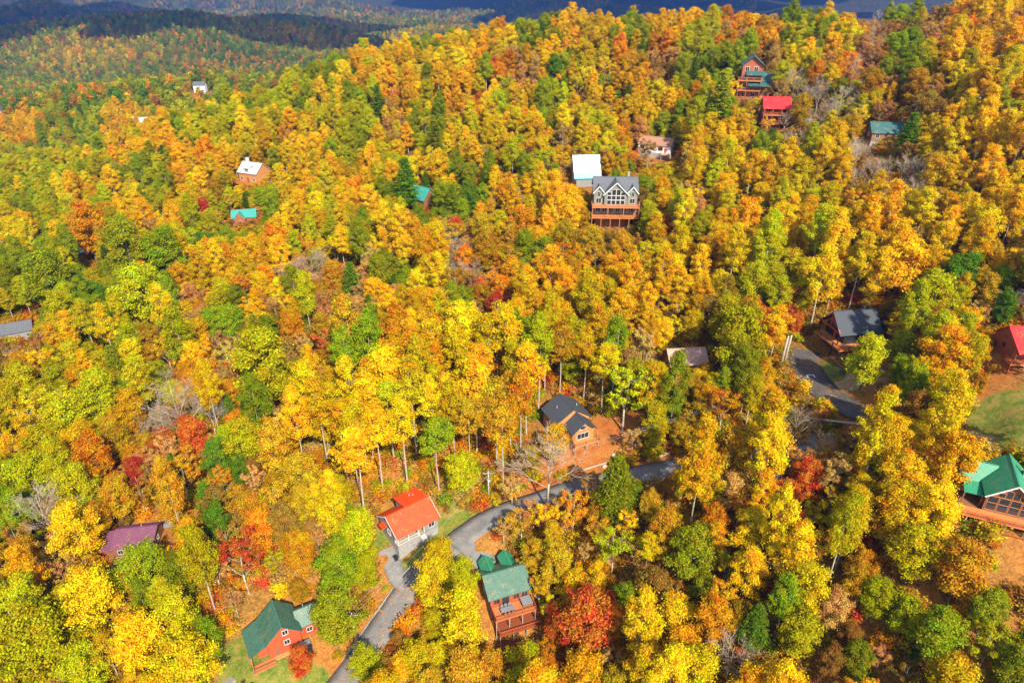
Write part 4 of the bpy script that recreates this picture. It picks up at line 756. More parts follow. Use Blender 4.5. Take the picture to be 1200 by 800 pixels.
TREES = {  # habit + leaf colour: x, y, width scale, height scale
 'BB': [7.4,108.9,1.20,1.16,-75.5,128.4,1.14,1.10,-90.5,99.9,1.02,1.04,35.4,72.1,.70,.66,-69.2,128.6,.72,.73,-77.2,135.6,.69,.66,-18.6,206.3,.81,.78,105.6,208.6,.85,.86,112.8,245.0,.96,.99,57.3,112.4,.51,.54,37.5,106.9,.47,.59,-71.7,134.3,.57,.67,
  60.0,105.5,.46,.44,-84.6,127.8,.55,.54,50.5,98.6,.42,.44,109.0,244.6,.82,.82,-65.6,207.2,.70,.72,-83.5,134.0,.53,.53,-81.8,130.6,.52,.65,-15.3,194.8,.61,.63,111.9,187.2,.63,.62,-23.2,220.5,.66,.71,108.8,134.1,.52,.50,-68.8,203.0,.64,.76,
  103.2,238.8,.72,.77,107.0,273.2,.79,.82,114.4,198.8,.61,.63,-69.3,194.9,.58,.70,-73.3,201.8,.58,.66,-84.3,208.2,.60,.61,111.3,259.7,.69,.89,115.3,192.9,.55,.64,-86.7,138.5,.45,.44,-16.2,166.6,.44,.53,-90.1,150.9,.47,.58,108.9,264.3,.67,.66,
  -62.9,210.9,.54,.65,-12.1,198.2,.48,.59,107.9,203.9,.53,.58,-54.7,199.3,.49,.48,103.9,202.9,.51,.56,-131.5,156.5,.48,.55,-69.9,198.8,.49,.58,-62.0,200.6,.49,.50,127.1,272.7,.65,.82,92.3,228.2,.53,.53,-11.3,194.6,.44,.45,-58.0,189.3,.44,.42,
  125.7,257.3,.58,.57,-11.4,175.8,.39,.48,-19.2,197.9,.43,.51,110.1,192.9,.45,.46,114.6,182.4,.44,.51,107.9,190.4,.44,.45,108.9,219.6,.48,.56,110.7,268.3,.55,.53,109.0,200.6,.43,.53,108.6,195.8,.42,.40,100.6,266.7,.52,.56,172.0,353.2,.70,.85,
  111.7,204.4,.42,.50,141.1,290.7,.56,.59,-58.8,200.2,.39,.40,106.9,216.7,.42,.52,100.1,241.8,.45,.53,96.9,240.9,.44,.56,111.7,223.4,.42,.48,99.5,256.1,.46,.46,-75.7,213.1,.40,.46,112.9,219.2,.40,.39,97.8,236.1,.41,.48,94.4,242.9,.42,.49,
  105.4,261.1,.45,.53,104.4,244.5,.42,.48,],
 'RL': [-57.4,136.4,1.20,1.22,-78.6,76.1,1.01,1.00,52.3,136.6,1.01,1.08,93.7,137.7,.88,.86,1.5,78.3,.65,.63,-108.3,180.2,1.10,1.07,45.6,72.0,.60,.58,-59.1,81.9,.67,.67,-105.1,132.7,.90,.88,-102.5,122.1,.85,.84,-102.1,111.8,.80,.79,-29.6,98.0,.62,.64,
  -10.6,112.6,.64,.64,-72.4,74.2,.64,.65,-100.9,139.9,.86,.91,74.8,123.9,.70,.71,-57.0,116.8,.67,.73,55.3,145.2,.72,.77,-88.0,106.4,.69,.79,-9.7,91.5,.56,.60,53.2,151.5,.70,.78,56.2,87.1,.50,.48,15.0,150.5,.64,.76,-63.6,143.9,.66,.73,
  -25.6,77.3,.49,.51,56.8,73.9,.46,.47,62.8,162.5,.68,.85,59.7,70.3,.44,.45,68.1,162.9,.67,.74,-28.1,93.1,.48,.51,31.0,120.6,.52,.66,28.3,134.2,.54,.67,-119.7,141.8,.67,.80,14.3,142.5,.54,.65,-62.1,120.9,.53,.51,-120.1,135.5,.65,.75,
  74.9,170.2,.64,.63,-141.7,232.7,.91,.88,72.6,63.5,.41,.39,41.5,67.9,.40,.41,80.0,115.4,.49,.50,89.8,115.8,.50,.62,-35.9,108.5,.45,.43,84.1,128.3,.51,.50,56.3,158.9,.56,.61,-13.0,169.2,.57,.57,-128.6,175.1,.70,.81,-114.7,146.3,.62,.70,
  80.5,102.2,.44,.56,-86.5,182.2,.65,.65,89.4,197.0,.64,.63,-94.6,124.8,.52,.60,-11.2,87.2,.39,.39,-53.9,219.3,.68,.65,-59.8,75.9,.40,.49,-7.7,86.2,.39,.42,4.0,185.2,.56,.58,4.2,147.0,.47,.50,-22.3,245.4,.69,.73,-85.0,143.9,.51,.50,
  -123.8,145.9,.56,.62,-122.4,197.4,.65,.65,74.1,234.9,.67,.64,-87.4,188.5,.59,.68,-104.6,163.1,.55,.69,-115.6,180.8,.60,.58,-119.1,230.5,.70,.78,-55.9,143.2,.46,.52,-100.7,223.3,.66,.67,44.1,207.2,.57,.67,-115.1,155.3,.52,.66,74.1,183.4,.51,.63,
  -27.0,195.7,.52,.61,95.2,127.4,.42,.54,-99.9,117.6,.44,.54,45.0,213.4,.55,.59,35.1,284.2,.69,.75,-48.6,232.7,.59,.66,-134.8,186.6,.58,.67,93.0,145.0,.44,.42,-114.1,186.6,.55,.62,-4.2,222.0,.55,.61,60.9,158.4,.43,.49,92.1,126.6,.39,.43,
  -52.1,142.7,.40,.40,-109.5,156.4,.48,.52,-119.8,186.9,.53,.55,-133.1,199.6,.57,.62,62.3,155.4,.41,.41,-6.6,310.1,.69,.84,-90.5,147.3,.43,.46,-145.1,239.0,.63,.61,-139.8,263.0,.67,.71,-128.5,170.2,.50,.58,-115.6,121.7,.42,.43,126.3,312.4,.72,.76,
  -112.4,241.6,.59,.75,23.0,107.9,.31,.31,148.7,238.5,.60,.75,-153.7,252.1,.65,.76,88.3,175.7,.44,.56,104.2,279.8,.63,.73,-105.8,190.5,.49,.52,-74.2,322.8,.70,.72,-124.1,193.1,.51,.60,-74.3,308.0,.67,.78,-38.7,327.1,.69,.82,116.0,281.4,.63,.77,
  33.3,105.6,.30,.29,-96.8,130.2,.39,.42,-93.9,155.7,.42,.44,57.8,134.2,.34,.39,-167.3,261.1,.65,.74,-93.7,148.4,.40,.45,-114.0,160.5,.43,.48,8.7,250.7,.52,.67,79.7,335.8,.69,.73,-124.7,142.2,.42,.52,-46.5,247.2,.52,.58,-123.7,168.1,.45,.56,
  -34.8,184.5,.41,.39,-108.3,339.9,.71,.74,45.5,217.4,.46,.51,-147.6,197.7,.51,.56,-53.9,289.2,.59,.64,-38.3,292.1,.58,.56,-50.0,279.6,.57,.62,-53.5,232.8,.49,.59,-52.8,270.4,.55,.67,-47.7,258.2,.53,.57,-33.1,316.8,.62,.61,-124.5,335.4,.69,.72,
  66.3,277.1,.55,.66,56.0,232.4,.47,.47,69.2,207.7,.43,.44,-43.2,319.9,.62,.61,-132.4,170.3,.44,.47,-57.2,224.6,.46,.58,-136.0,329.1,.68,.70,53.5,221.6,.45,.45,119.3,307.3,.62,.78,-217.0,303.1,.71,.75,54.6,238.0,.47,.58,66.4,192.4,.40,.44,
  -145.0,194.5,.48,.57,-51.7,227.5,.46,.54,145.3,212.2,.48,.62,-3.0,316.3,.59,.66,10.4,387.7,.72,.75,10.8,244.9,.47,.60,121.6,255.6,.52,.55,90.0,237.4,.47,.49,-156.0,292.3,.62,.70,-45.9,216.2,.43,.46,-111.2,329.5,.64,.77,-129.8,216.7,.49,.46,
  -148.9,251.1,.55,.63,54.6,189.9,.38,.37,-66.0,213.2,.43,.52,-197.5,251.7,.59,.59,75.3,197.0,.39,.42,-114.2,345.5,.65,.62,-74.8,315.0,.58,.63,-15.6,281.2,.51,.62,45.3,221.2,.41,.49,-148.7,210.6,.48,.47,-123.6,158.4,.39,.42,-141.8,247.7,.52,.64,
  -16.1,296.6,.53,.69,-69.6,301.1,.55,.63,17.8,297.6,.53,.56,150.0,206.5,.45,.46,-172.4,252.9,.55,.64,-73.3,377.9,.67,.66,-146.5,243.7,.51,.61,-109.8,172.3,.38,.48,-191.5,313.2,.65,.72,88.3,354.5,.63,.66,-51.8,266.2,.48,.47,-184.1,238.1,.53,.54,
  -65.8,312.0,.55,.53,131.2,350.5,.63,.66,78.2,95.2,.24,.29,122.7,330.1,.60,.71,-156.7,227.4,.49,.62,92.1,240.4,.44,.55,-57.3,302.0,.53,.58,],
 'RR': [13.5,82.3,.88,.86,9.3,83.9,.58,.56,53.4,96.5,.51,.54,48.2,88.6,.48,.51,-69.9,120.7,.59,.67,59.0,151.1,.61,.75,69.5,157.3,.55,.55,-37.5,78.8,.38,.40,64.1,151.4,.45,.51,-78.6,124.7,.43,.44,-22.0,136.2,.39,.50,-19.2,226.5,.53,.52,
  -0.3,149.1,.37,.38,-80.1,121.6,.36,.44,-9.4,185.2,.40,.47,-1.1,177.0,.38,.42,64.0,158.1,.36,.40,-9.2,169.3,.34,.40,134.8,192.9,.43,.46,71.6,152.6,.30,.31,-131.7,291.3,.48,.48,-7.8,348.3,.51,.61,],
 'SL': [25.4,127.7,.99,.94,19.2,93.6,.63,.67,68.0,64.4,.53,.50,52.2,88.7,.49,.49,-114.0,137.3,.72,.78,-65.7,148.3,.60,.67,40.3,189.2,.67,.67,-45.3,94.1,.45,.43,-107.3,117.6,.57,.72,24.8,72.3,.40,.49,-109.8,140.0,.59,.75,40.3,257.9,.72,.80,
  -107.9,231.8,.71,.85,-112.6,228.4,.70,.81,78.2,238.3,.67,.64,-59.3,217.5,.62,.71,-118.2,158.0,.55,.59,-34.3,199.9,.55,.56,12.4,261.1,.64,.71,-49.5,141.1,.41,.42,7.2,262.4,.62,.64,-55.0,258.2,.63,.64,-99.7,133.2,.44,.51,-69.9,242.1,.60,.59,
  83.2,182.9,.46,.50,146.0,207.6,.56,.54,27.3,295.5,.66,.69,-3.2,329.7,.71,.69,-68.5,230.7,.54,.58,-180.9,272.1,.71,.80,-37.5,301.8,.64,.74,-123.3,215.0,.54,.67,-43.7,279.8,.58,.55,42.1,341.7,.68,.71,-104.9,172.6,.43,.47,-167.5,241.4,.59,.69,
  -132.0,208.2,.50,.58,77.4,318.4,.63,.69,29.0,319.2,.61,.70,-208.6,305.9,.71,.70,-203.2,293.6,.68,.66,],
 'RY': [-55.0,74.4,.80,.77,-64.1,78.2,.76,.73,-74.2,84.1,.78,.78,64.5,87.5,.69,.67,29.2,69.7,.62,.80,62.3,76.9,.63,.63,28.1,80.0,.62,.59,66.2,80.9,.60,.65,61.1,83.3,.60,.71,47.4,76.5,.58,.69,-15.0,89.3,.58,.74,-17.0,79.6,.57,.55,
  -13.8,93.9,.56,.59,-34.9,100.5,.57,.71,-94.5,119.1,.72,.85,11.9,89.5,.53,.54,81.8,108.6,.55,.54,23.3,80.1,.46,.57,112.9,155.6,.69,.82,56.4,168.7,.62,.62,-59.3,72.0,.45,.56,50.4,187.7,.64,.63,-12.6,80.8,.42,.47,74.1,158.6,.58,.56,
  63.4,180.7,.61,.67,-42.8,145.9,.52,.62,100.5,181.3,.63,.62,-14.2,85.4,.40,.47,-101.5,158.0,.60,.67,80.4,221.0,.67,.77,38.9,155.7,.50,.48,90.4,211.2,.65,.68,-43.4,133.1,.46,.48,-25.4,216.0,.63,.79,93.9,179.3,.57,.72,-89.0,213.1,.66,.83,
  -80.0,243.3,.72,.86,89.7,183.8,.57,.64,44.0,185.4,.54,.58,-87.7,168.9,.55,.61,50.8,194.0,.55,.66,-28.7,266.4,.72,.84,-72.6,247.6,.69,.82,92.3,193.2,.57,.68,22.3,155.1,.46,.48,115.6,161.7,.53,.55,76.4,165.2,.49,.62,-75.0,254.7,.69,.85,
  69.8,231.5,.62,.72,-53.7,251.1,.66,.72,142.3,223.6,.66,.76,-39.9,126.1,.39,.41,47.7,182.5,.50,.53,102.5,220.0,.60,.63,75.1,229.3,.60,.77,-47.5,268.7,.68,.75,-78.6,215.5,.59,.75,73.8,261.1,.66,.76,86.0,171.6,.48,.56,9.4,290.8,.70,.72,
  -112.7,116.9,.44,.54,129.8,174.1,.52,.67,-126.8,251.2,.68,.67,63.9,186.3,.48,.55,122.3,205.2,.56,.54,100.4,209.6,.54,.61,28.6,171.1,.43,.45,105.8,226.3,.57,.73,17.1,263.7,.61,.58,158.5,228.8,.62,.71,99.1,156.3,.43,.42,74.1,245.0,.57,.70,
  135.8,298.9,.71,.90,-131.2,271.7,.67,.72,33.1,276.9,.61,.61,-64.5,218.5,.51,.52,-86.2,239.2,.57,.67,-111.9,133.6,.42,.51,-155.9,274.1,.68,.66,17.7,171.1,.40,.50,37.5,269.6,.58,.65,-85.1,302.0,.66,.77,35.5,344.0,.71,.80,56.6,199.7,.45,.48,
  41.1,174.8,.40,.44,-64.1,174.2,.42,.53,100.5,192.6,.46,.51,109.5,165.3,.42,.42,-191.3,257.5,.67,.70,-25.9,358.0,.72,.77,-190.1,248.4,.64,.75,-49.8,345.1,.69,.78,-47.6,288.1,.59,.66,45.7,192.9,.42,.49,79.3,183.6,.41,.42,51.4,198.1,.42,.44,
  -74.7,241.1,.51,.52,62.2,306.0,.61,.63,-121.9,324.1,.67,.68,-31.9,213.2,.44,.48,149.3,231.9,.53,.64,127.9,170.2,.41,.44,-85.4,369.2,.72,.85,70.3,203.5,.42,.52,107.6,173.4,.40,.44,-11.1,315.1,.60,.69,35.8,140.9,.31,.33,-43.3,333.0,.63,.66,
  56.2,292.5,.56,.63,-31.9,372.7,.69,.87,-29.5,190.2,.39,.40,123.1,242.0,.50,.59,-12.5,310.7,.57,.55,-119.5,220.6,.48,.51,],
 'RA': [-8.0,75.1,.71,.84,66.7,72.4,.66,.64,42.5,104.4,.68,.80,-49.4,113.5,.68,.85,17.1,72.2,.58,.58,-43.2,109.5,.65,.63,8.5,93.2,.57,.63,28.3,93.8,.53,.67,-3.9,78.2,.50,.65,-32.0,155.6,.64,.82,-44.8,152.1,.64,.75,-14.4,76.4,.47,.51,
  -80.2,106.0,.57,.60,-51.0,101.1,.51,.62,-61.2,96.8,.51,.55,55.5,181.0,.70,.79,54.5,76.8,.44,.46,91.7,131.3,.59,.62,4.6,96.8,.47,.49,-88.7,124.2,.59,.66,-66.9,103.6,.51,.59,-13.0,147.6,.56,.66,51.6,105.8,.47,.55,-41.9,104.2,.47,.54,
  -79.0,87.0,.50,.47,32.4,189.0,.66,.74,-8.2,200.6,.69,.83,37.8,77.9,.41,.45,16.3,199.5,.66,.85,-54.7,194.0,.68,.74,17.0,102.8,.43,.41,-10.3,212.8,.69,.85,24.7,196.3,.64,.76,17.5,164.7,.54,.68,-82.3,110.3,.49,.50,81.3,215.0,.69,.79,
  11.7,166.9,.54,.55,41.0,131.2,.46,.45,-51.1,163.7,.55,.66,-48.2,107.3,.43,.51,-69.2,89.1,.42,.44,-51.6,132.8,.47,.55,-92.5,128.7,.51,.61,-48.6,118.0,.43,.49,-82.4,101.8,.44,.51,-126.1,151.0,.59,.56,4.2,116.9,.40,.49,36.2,120.0,.41,.41,
  -92.7,94.7,.44,.54,116.8,187.8,.60,.73,-32.5,161.7,.49,.53,-82.7,123.7,.46,.46,34.1,200.7,.56,.55,-9.2,180.7,.51,.54,-57.2,184.2,.54,.68,123.4,247.8,.70,.82,132.7,236.7,.68,.80,37.9,132.5,.40,.48,27.4,102.5,.35,.41,-84.5,120.7,.43,.46,
  114.8,143.4,.46,.53,90.8,142.2,.44,.44,-49.8,180.2,.49,.57,-0.6,200.9,.51,.58,97.2,146.5,.44,.48,-13.1,154.4,.41,.53,-102.5,168.2,.50,.52,-49.0,152.8,.43,.42,-124.4,229.9,.63,.77,-9.7,206.4,.50,.59,-61.3,190.7,.49,.49,-28.2,158.7,.41,.46,
  -10.8,251.3,.58,.65,-40.8,91.6,.32,.33,-7.7,231.5,.53,.58,106.9,140.3,.40,.51,108.2,144.7,.41,.46,104.4,255.6,.57,.71,-98.1,160.9,.43,.51,-10.7,257.1,.54,.62,-3.1,206.5,.45,.43,10.8,206.7,.44,.50,48.7,173.4,.39,.48,-80.3,262.0,.57,.69,
  36.5,299.3,.61,.63,-85.4,251.8,.55,.67,-120.5,274.3,.61,.77,21.6,182.8,.40,.39,30.5,206.3,.44,.42,-165.3,247.5,.61,.68,-3.4,232.5,.47,.48,112.5,230.9,.50,.64,40.8,137.5,.32,.35,-46.8,323.9,.64,.79,37.2,363.6,.70,.90,-87.8,256.4,.54,.52,
  89.9,111.4,.30,.32,-0.9,214.4,.42,.55,55.3,336.6,.63,.60,-6.0,360.6,.66,.77,64.0,217.8,.43,.51,23.8,219.6,.41,.45,36.3,255.7,.47,.58,-161.0,245.5,.54,.56,90.9,362.7,.65,.65,119.9,191.2,.40,.45,25.0,208.7,.39,.38,-12.9,348.0,.60,.66,
  -42.4,229.8,.42,.46,-3.4,270.2,.48,.59,],
 'RE': [32.1,88.6,.70,.70,-32.3,84.1,.71,.73,-32.4,91.1,.71,.75,-66.4,88.5,.72,.77,62.2,66.5,.60,.60,-123.6,207.1,1.20,1.24,-113.0,207.9,1.15,1.15,-141.0,189.6,1.15,1.14,-38.0,152.0,.81,.85,69.2,60.5,.49,.58,-53.9,80.1,.54,.53,52.0,129.9,.60,.75,
  69.1,68.2,.45,.47,-103.7,105.7,.63,.68,-80.8,172.7,.72,.68,-61.0,89.2,.48,.62,10.1,198.1,.67,.69,52.5,67.7,.39,.44,-40.6,191.0,.66,.85,4.1,199.7,.65,.78,20.9,86.3,.41,.43,33.4,84.0,.38,.41,-86.0,173.8,.62,.61,-14.2,178.3,.57,.59,
  -60.2,175.7,.56,.61,-38.6,197.3,.59,.69,-101.7,101.8,.47,.50,36.2,127.0,.42,.48,-73.1,89.0,.40,.40,-67.3,167.1,.53,.61,-151.8,201.3,.69,.77,-154.7,191.6,.67,.67,-45.3,254.0,.69,.68,-98.6,145.9,.51,.60,0.8,261.6,.69,.76,-37.9,167.6,.49,.62,
  -40.5,203.0,.56,.60,-113.8,198.1,.61,.62,-157.9,196.7,.66,.84,-93.1,258.8,.71,.88,-102.1,231.3,.66,.65,-50.4,213.5,.55,.71,111.0,141.8,.45,.44,140.5,258.2,.69,.67,-62.8,181.9,.49,.49,-61.6,147.9,.43,.50,-120.7,171.4,.53,.54,-17.4,231.5,.57,.70,
  -45.4,239.7,.59,.59,75.7,202.0,.52,.55,-53.7,147.2,.41,.50,-32.2,194.0,.49,.49,-118.9,214.9,.59,.67,79.7,120.2,.37,.46,-164.9,227.1,.66,.74,-10.2,241.6,.57,.62,68.2,285.5,.67,.72,-15.8,263.3,.61,.59,117.6,258.6,.63,.63,-150.7,206.4,.59,.59,
  -65.7,184.9,.47,.44,99.4,309.8,.70,.91,-20.5,264.8,.59,.71,-113.6,236.1,.59,.69,85.7,238.1,.55,.71,-33.5,190.1,.45,.47,93.6,304.9,.68,.67,-168.8,208.4,.59,.59,-26.5,248.5,.55,.68,46.5,231.2,.51,.58,-141.5,197.1,.54,.58,14.0,313.6,.66,.78,
  -137.3,182.1,.49,.47,-169.4,269.9,.66,.68,85.5,308.2,.65,.71,-120.8,250.1,.58,.65,-12.8,173.2,.38,.43,133.6,260.9,.58,.68,73.4,313.9,.64,.81,-50.5,261.3,.54,.59,92.7,320.0,.66,.65,-176.6,217.7,.58,.69,-133.1,173.9,.46,.46,14.0,304.6,.61,.69,
  9.6,255.6,.52,.52,-71.8,336.2,.68,.68,-76.3,171.3,.41,.41,-179.0,223.5,.58,.70,24.1,337.9,.66,.72,20.7,362.0,.70,.84,145.0,277.2,.61,.73,-162.9,215.9,.55,.59,-39.5,342.1,.66,.83,-118.8,201.0,.48,.47,25.3,106.2,.27,.33,63.2,355.3,.68,.75,
  -43.7,304.0,.59,.67,88.6,189.6,.41,.43,-172.9,213.7,.55,.54,-110.2,200.4,.46,.45,12.9,364.8,.68,.70,-184.7,261.5,.62,.60,84.5,274.2,.54,.52,-161.1,341.9,.71,.81,-126.0,182.8,.44,.56,3.1,195.5,.39,.43,62.3,286.9,.54,.56,-62.4,185.3,.39,.39,
  -132.3,190.2,.45,.53,-119.0,175.5,.42,.44,138.5,325.7,.64,.83,55.8,353.4,.65,.80,-171.6,294.6,.63,.81,-81.7,187.3,.40,.50,-22.8,234.4,.44,.46,-117.1,191.6,.43,.48,-92.2,370.0,.68,.81,-23.1,275.2,.50,.64,-25.5,239.5,.44,.43,-42.3,242.9,.45,.43,
  -32.8,408.6,.72,.73,-160.0,225.1,.51,.59,-66.9,304.9,.55,.71,48.9,357.3,.63,.80,17.6,396.9,.69,.82,-97.6,400.0,.72,.88,-31.4,233.8,.43,.43,182.5,352.8,.68,.77,-211.6,283.6,.63,.62,59.9,379.0,.66,.69,-102.7,405.1,.71,.78,-43.1,299.5,.52,.52,
  16.5,288.3,.50,.54,-124.1,179.3,.40,.41,-134.6,177.1,.40,.50,138.7,344.0,.63,.71,147.9,270.3,.52,.63,-127.2,189.4,.41,.39,-167.0,213.9,.48,.53,-24.7,190.7,.35,.33,176.9,343.5,.64,.80,-120.9,182.7,.39,.42,37.4,243.2,.42,.50,45.7,236.3,.41,.53,
  -64.9,343.8,.58,.60,-78.2,298.8,.52,.65,4.6,396.4,.65,.84,58.1,392.8,.65,.66,-128.9,211.2,.43,.45,-38.8,306.1,.51,.56,27.0,419.2,.69,.88,-92.7,407.1,.68,.76,-151.7,359.3,.64,.73,-109.9,402.4,.68,.85,-75.0,284.9,.49,.58,153.4,284.6,.53,.65,
  17.1,431.9,.70,.76,-70.2,313.5,.53,.61,-149.7,286.2,.54,.58,136.8,354.3,.62,.77,-143.9,209.6,.44,.52,-134.5,220.0,.44,.50,-151.0,280.0,.53,.57,62.4,396.2,.65,.78,-174.6,225.3,.48,.58,191.2,355.8,.65,.63,152.2,280.7,.52,.63,28.5,336.0,.55,.56,
  -81.3,281.5,.49,.51,-102.4,380.3,.64,.80,-25.0,269.5,.45,.57,-135.4,216.1,.43,.46,6.5,442.9,.71,.79,-28.3,236.8,.40,.42,-93.8,229.7,.42,.45,86.4,326.3,.54,.52,-103.0,298.5,.52,.65,-30.1,300.7,.49,.63,86.9,316.6,.52,.64,-32.9,293.6,.48,.54,
  -102.8,272.0,.48,.50,-161.7,206.6,.44,.52,-165.7,220.0,.46,.54,-22.3,255.3,.42,.47,-87.4,324.8,.53,.59,13.5,298.9,.47,.59,73.3,308.4,.50,.50,60.7,414.7,.65,.62,-222.1,318.2,.62,.61,211.8,406.8,.71,.80,41.4,241.3,.39,.46,-100.5,353.6,.58,.73,
  18.0,410.1,.64,.81,162.0,411.9,.69,.66,136.7,305.0,.52,.56,-1.9,386.8,.60,.59,175.0,349.0,.60,.73,-137.8,202.4,.40,.45,-37.5,309.9,.49,.61,64.1,381.8,.59,.72,-20.8,269.5,.43,.42,153.3,396.4,.64,.82,-31.4,239.3,.39,.37,-94.1,428.5,.67,.70,
  -164.6,208.7,.42,.48,23.1,434.6,.66,.75,-52.6,393.0,.60,.69,-143.6,202.6,.40,.48,-104.5,350.4,.56,.56,-37.6,366.7,.56,.69,-140.3,217.8,.41,.43,-28.4,251.8,.40,.47,4.7,408.0,.61,.71,-93.7,250.7,.42,.43,81.8,266.0,.42,.51,-28.0,241.7,.38,.38,],
 'RG': [61.7,61.1,.62,.64,12.4,75.0,.66,.69,94.3,153.5,.95,.91,71.7,87.6,.66,.66,28.4,75.0,.60,.61,85.0,116.1,.70,.75,7.6,73.8,.57,.56,42.0,89.8,.56,.60,-82.5,95.5,.65,.82,36.8,66.8,.51,.65,23.4,170.5,.77,.74,12.9,160.2,.72,.74,
  89.1,123.9,.63,.67,-90.9,135.0,.68,.74,96.5,161.4,.70,.84,9.5,120.3,.53,.55,25.0,145.2,.58,.67,69.9,195.1,.71,.85,82.2,178.0,.67,.83,18.6,146.9,.54,.57,-41.1,184.0,.64,.65,18.9,215.3,.70,.80,27.8,179.5,.60,.77,78.2,192.6,.66,.72,
  -70.6,170.0,.59,.64,59.7,189.3,.61,.76,-83.4,154.3,.57,.72,82.7,187.1,.61,.74,51.6,170.8,.55,.56,-19.9,79.3,.39,.39,19.5,221.8,.66,.84,-22.1,174.3,.55,.68,97.7,130.4,.49,.48,-86.9,200.1,.65,.65,-77.5,191.6,.62,.75,68.3,186.8,.57,.62,
  123.8,171.9,.59,.71,92.5,166.3,.54,.52,28.4,148.0,.46,.49,8.3,203.5,.57,.71,35.0,174.9,.51,.66,46.6,155.8,.48,.54,11.7,266.7,.71,.76,114.9,167.0,.54,.68,88.6,221.0,.62,.74,68.0,255.6,.69,.78,3.4,150.6,.44,.51,7.7,147.9,.43,.47,
  42.9,134.7,.41,.40,152.2,242.8,.71,.90,79.4,256.2,.68,.67,35.5,185.0,.50,.50,8.7,192.8,.51,.55,55.6,120.0,.38,.46,13.5,185.4,.49,.58,45.8,131.8,.40,.40,50.3,219.0,.57,.61,132.7,213.2,.62,.61,44.0,128.9,.39,.48,-110.3,147.0,.50,.63,
  124.5,167.3,.52,.52,-75.4,266.6,.69,.86,58.5,177.2,.48,.55,20.4,190.1,.49,.55,-68.3,235.9,.62,.73,86.9,193.0,.53,.63,165.9,245.6,.71,.89,-132.0,257.2,.71,.71,77.3,208.1,.54,.64,114.7,173.2,.50,.55,-90.6,194.1,.53,.65,-81.9,256.6,.64,.75,
  -60.5,252.1,.62,.67,32.9,140.1,.38,.37,-85.6,233.7,.59,.68,9.3,283.9,.65,.79,6.3,170.1,.42,.45,93.2,119.0,.36,.47,68.6,182.0,.45,.53,112.1,146.2,.42,.45,119.9,184.4,.49,.58,0.8,266.8,.57,.60,-106.0,138.9,.42,.43,164.8,260.4,.65,.65,
  -8.9,161.4,.38,.40,111.8,235.8,.55,.55,-155.5,262.5,.65,.68,121.7,164.2,.43,.49,148.2,264.9,.61,.60,2.6,301.5,.61,.62,-57.2,297.4,.61,.77,129.7,299.5,.65,.74,163.1,273.6,.63,.74,66.5,215.0,.46,.51,-13.0,304.1,.61,.65,-56.0,266.3,.55,.58,
  152.1,220.0,.52,.60,6.3,240.7,.49,.56,-30.2,346.9,.68,.72,-83.9,228.5,.50,.54,-3.7,217.4,.44,.53,-160.7,260.6,.61,.74,51.4,230.2,.47,.57,47.3,241.0,.48,.53,72.7,207.6,.43,.51,-85.5,265.2,.55,.55,-25.5,373.1,.71,.82,-87.4,219.0,.47,.49,
  -80.3,324.4,.64,.71,-27.1,209.3,.42,.53,-93.9,270.9,.56,.57,150.8,210.5,.49,.58,93.1,352.6,.68,.76,13.8,227.7,.44,.45,35.7,385.2,.72,.82,],
 'PY': [-8.3,81.5,.78,.88,24.8,68.4,.67,.81,46.6,81.1,.66,.67,39.9,64.1,.62,.69,47.9,103.1,.69,.88,76.7,100.4,.69,.66,21.5,76.4,.59,.88,71.1,92.4,.64,.88,61.9,93.7,.63,.88,-40.6,118.8,.71,.88,21.3,70.8,.58,.71,45.7,97.5,.61,.88,
  54.5,82.4,.57,.72,75.4,152.9,.81,.88,19.7,159.0,.79,.88,36.0,103.2,.59,.88,-45.0,125.2,.67,.88,43.9,84.2,.52,.88,-17.5,155.1,.70,.88,21.4,150.9,.67,.73,1.2,154.7,.68,.74,9.8,155.3,.67,.76,-36.5,128.3,.59,.88,74.9,96.9,.51,.60,
  -47.2,136.9,.60,.78,82.6,165.1,.70,.90,60.1,173.2,.70,.88,85.0,155.1,.68,.87,4.1,175.3,.69,.69,71.2,96.7,.48,.50,2.7,168.6,.64,.76,-25.9,154.3,.61,.71,37.8,100.0,.47,.48,25.0,91.6,.44,.46,102.9,155.1,.64,.67,11.7,146.3,.55,.65,
  -36.1,212.1,.75,.88,105.8,170.0,.68,.67,-22.9,200.6,.70,.81,64.7,174.8,.63,.64,32.7,170.0,.59,.70,-36.2,105.0,.44,.53,-21.3,184.2,.61,.72,-41.1,129.8,.49,.56,61.5,193.6,.63,.67,-108.6,161.5,.62,.80,-27.1,178.0,.58,.68,-74.9,206.9,.69,.75,
  70.6,224.6,.71,.83,129.3,192.0,.68,.88,35.3,161.9,.53,.64,-38.6,102.7,.42,.51,-98.0,171.7,.62,.80,86.9,215.6,.69,.76,-111.5,121.7,.55,.55,52.9,202.3,.63,.81,26.1,165.5,.53,.63,44.2,201.4,.63,.60,80.5,156.9,.55,.58,47.9,108.6,.41,.51,
  -26.5,205.1,.63,.67,-55.9,211.9,.67,.67,-45.4,129.9,.47,.47,8.4,161.6,.52,.50,-43.1,136.6,.47,.57,-37.3,121.7,.43,.54,21.6,164.1,.51,.62,10.2,150.9,.47,.51,-62.5,242.7,.72,.76,-59.6,229.2,.67,.75,89.6,161.8,.52,.56,147.0,221.2,.71,.68,
  -72.3,233.5,.67,.68,-76.7,236.9,.67,.82,43.4,196.0,.55,.56,-98.0,127.1,.48,.53,-41.2,122.5,.40,.42,-28.7,184.2,.51,.51,28.3,271.9,.69,.69,-101.3,209.0,.61,.65,20.7,283.0,.71,.73,-120.3,163.6,.54,.64,1.8,288.8,.72,.69,148.4,216.6,.64,.82,
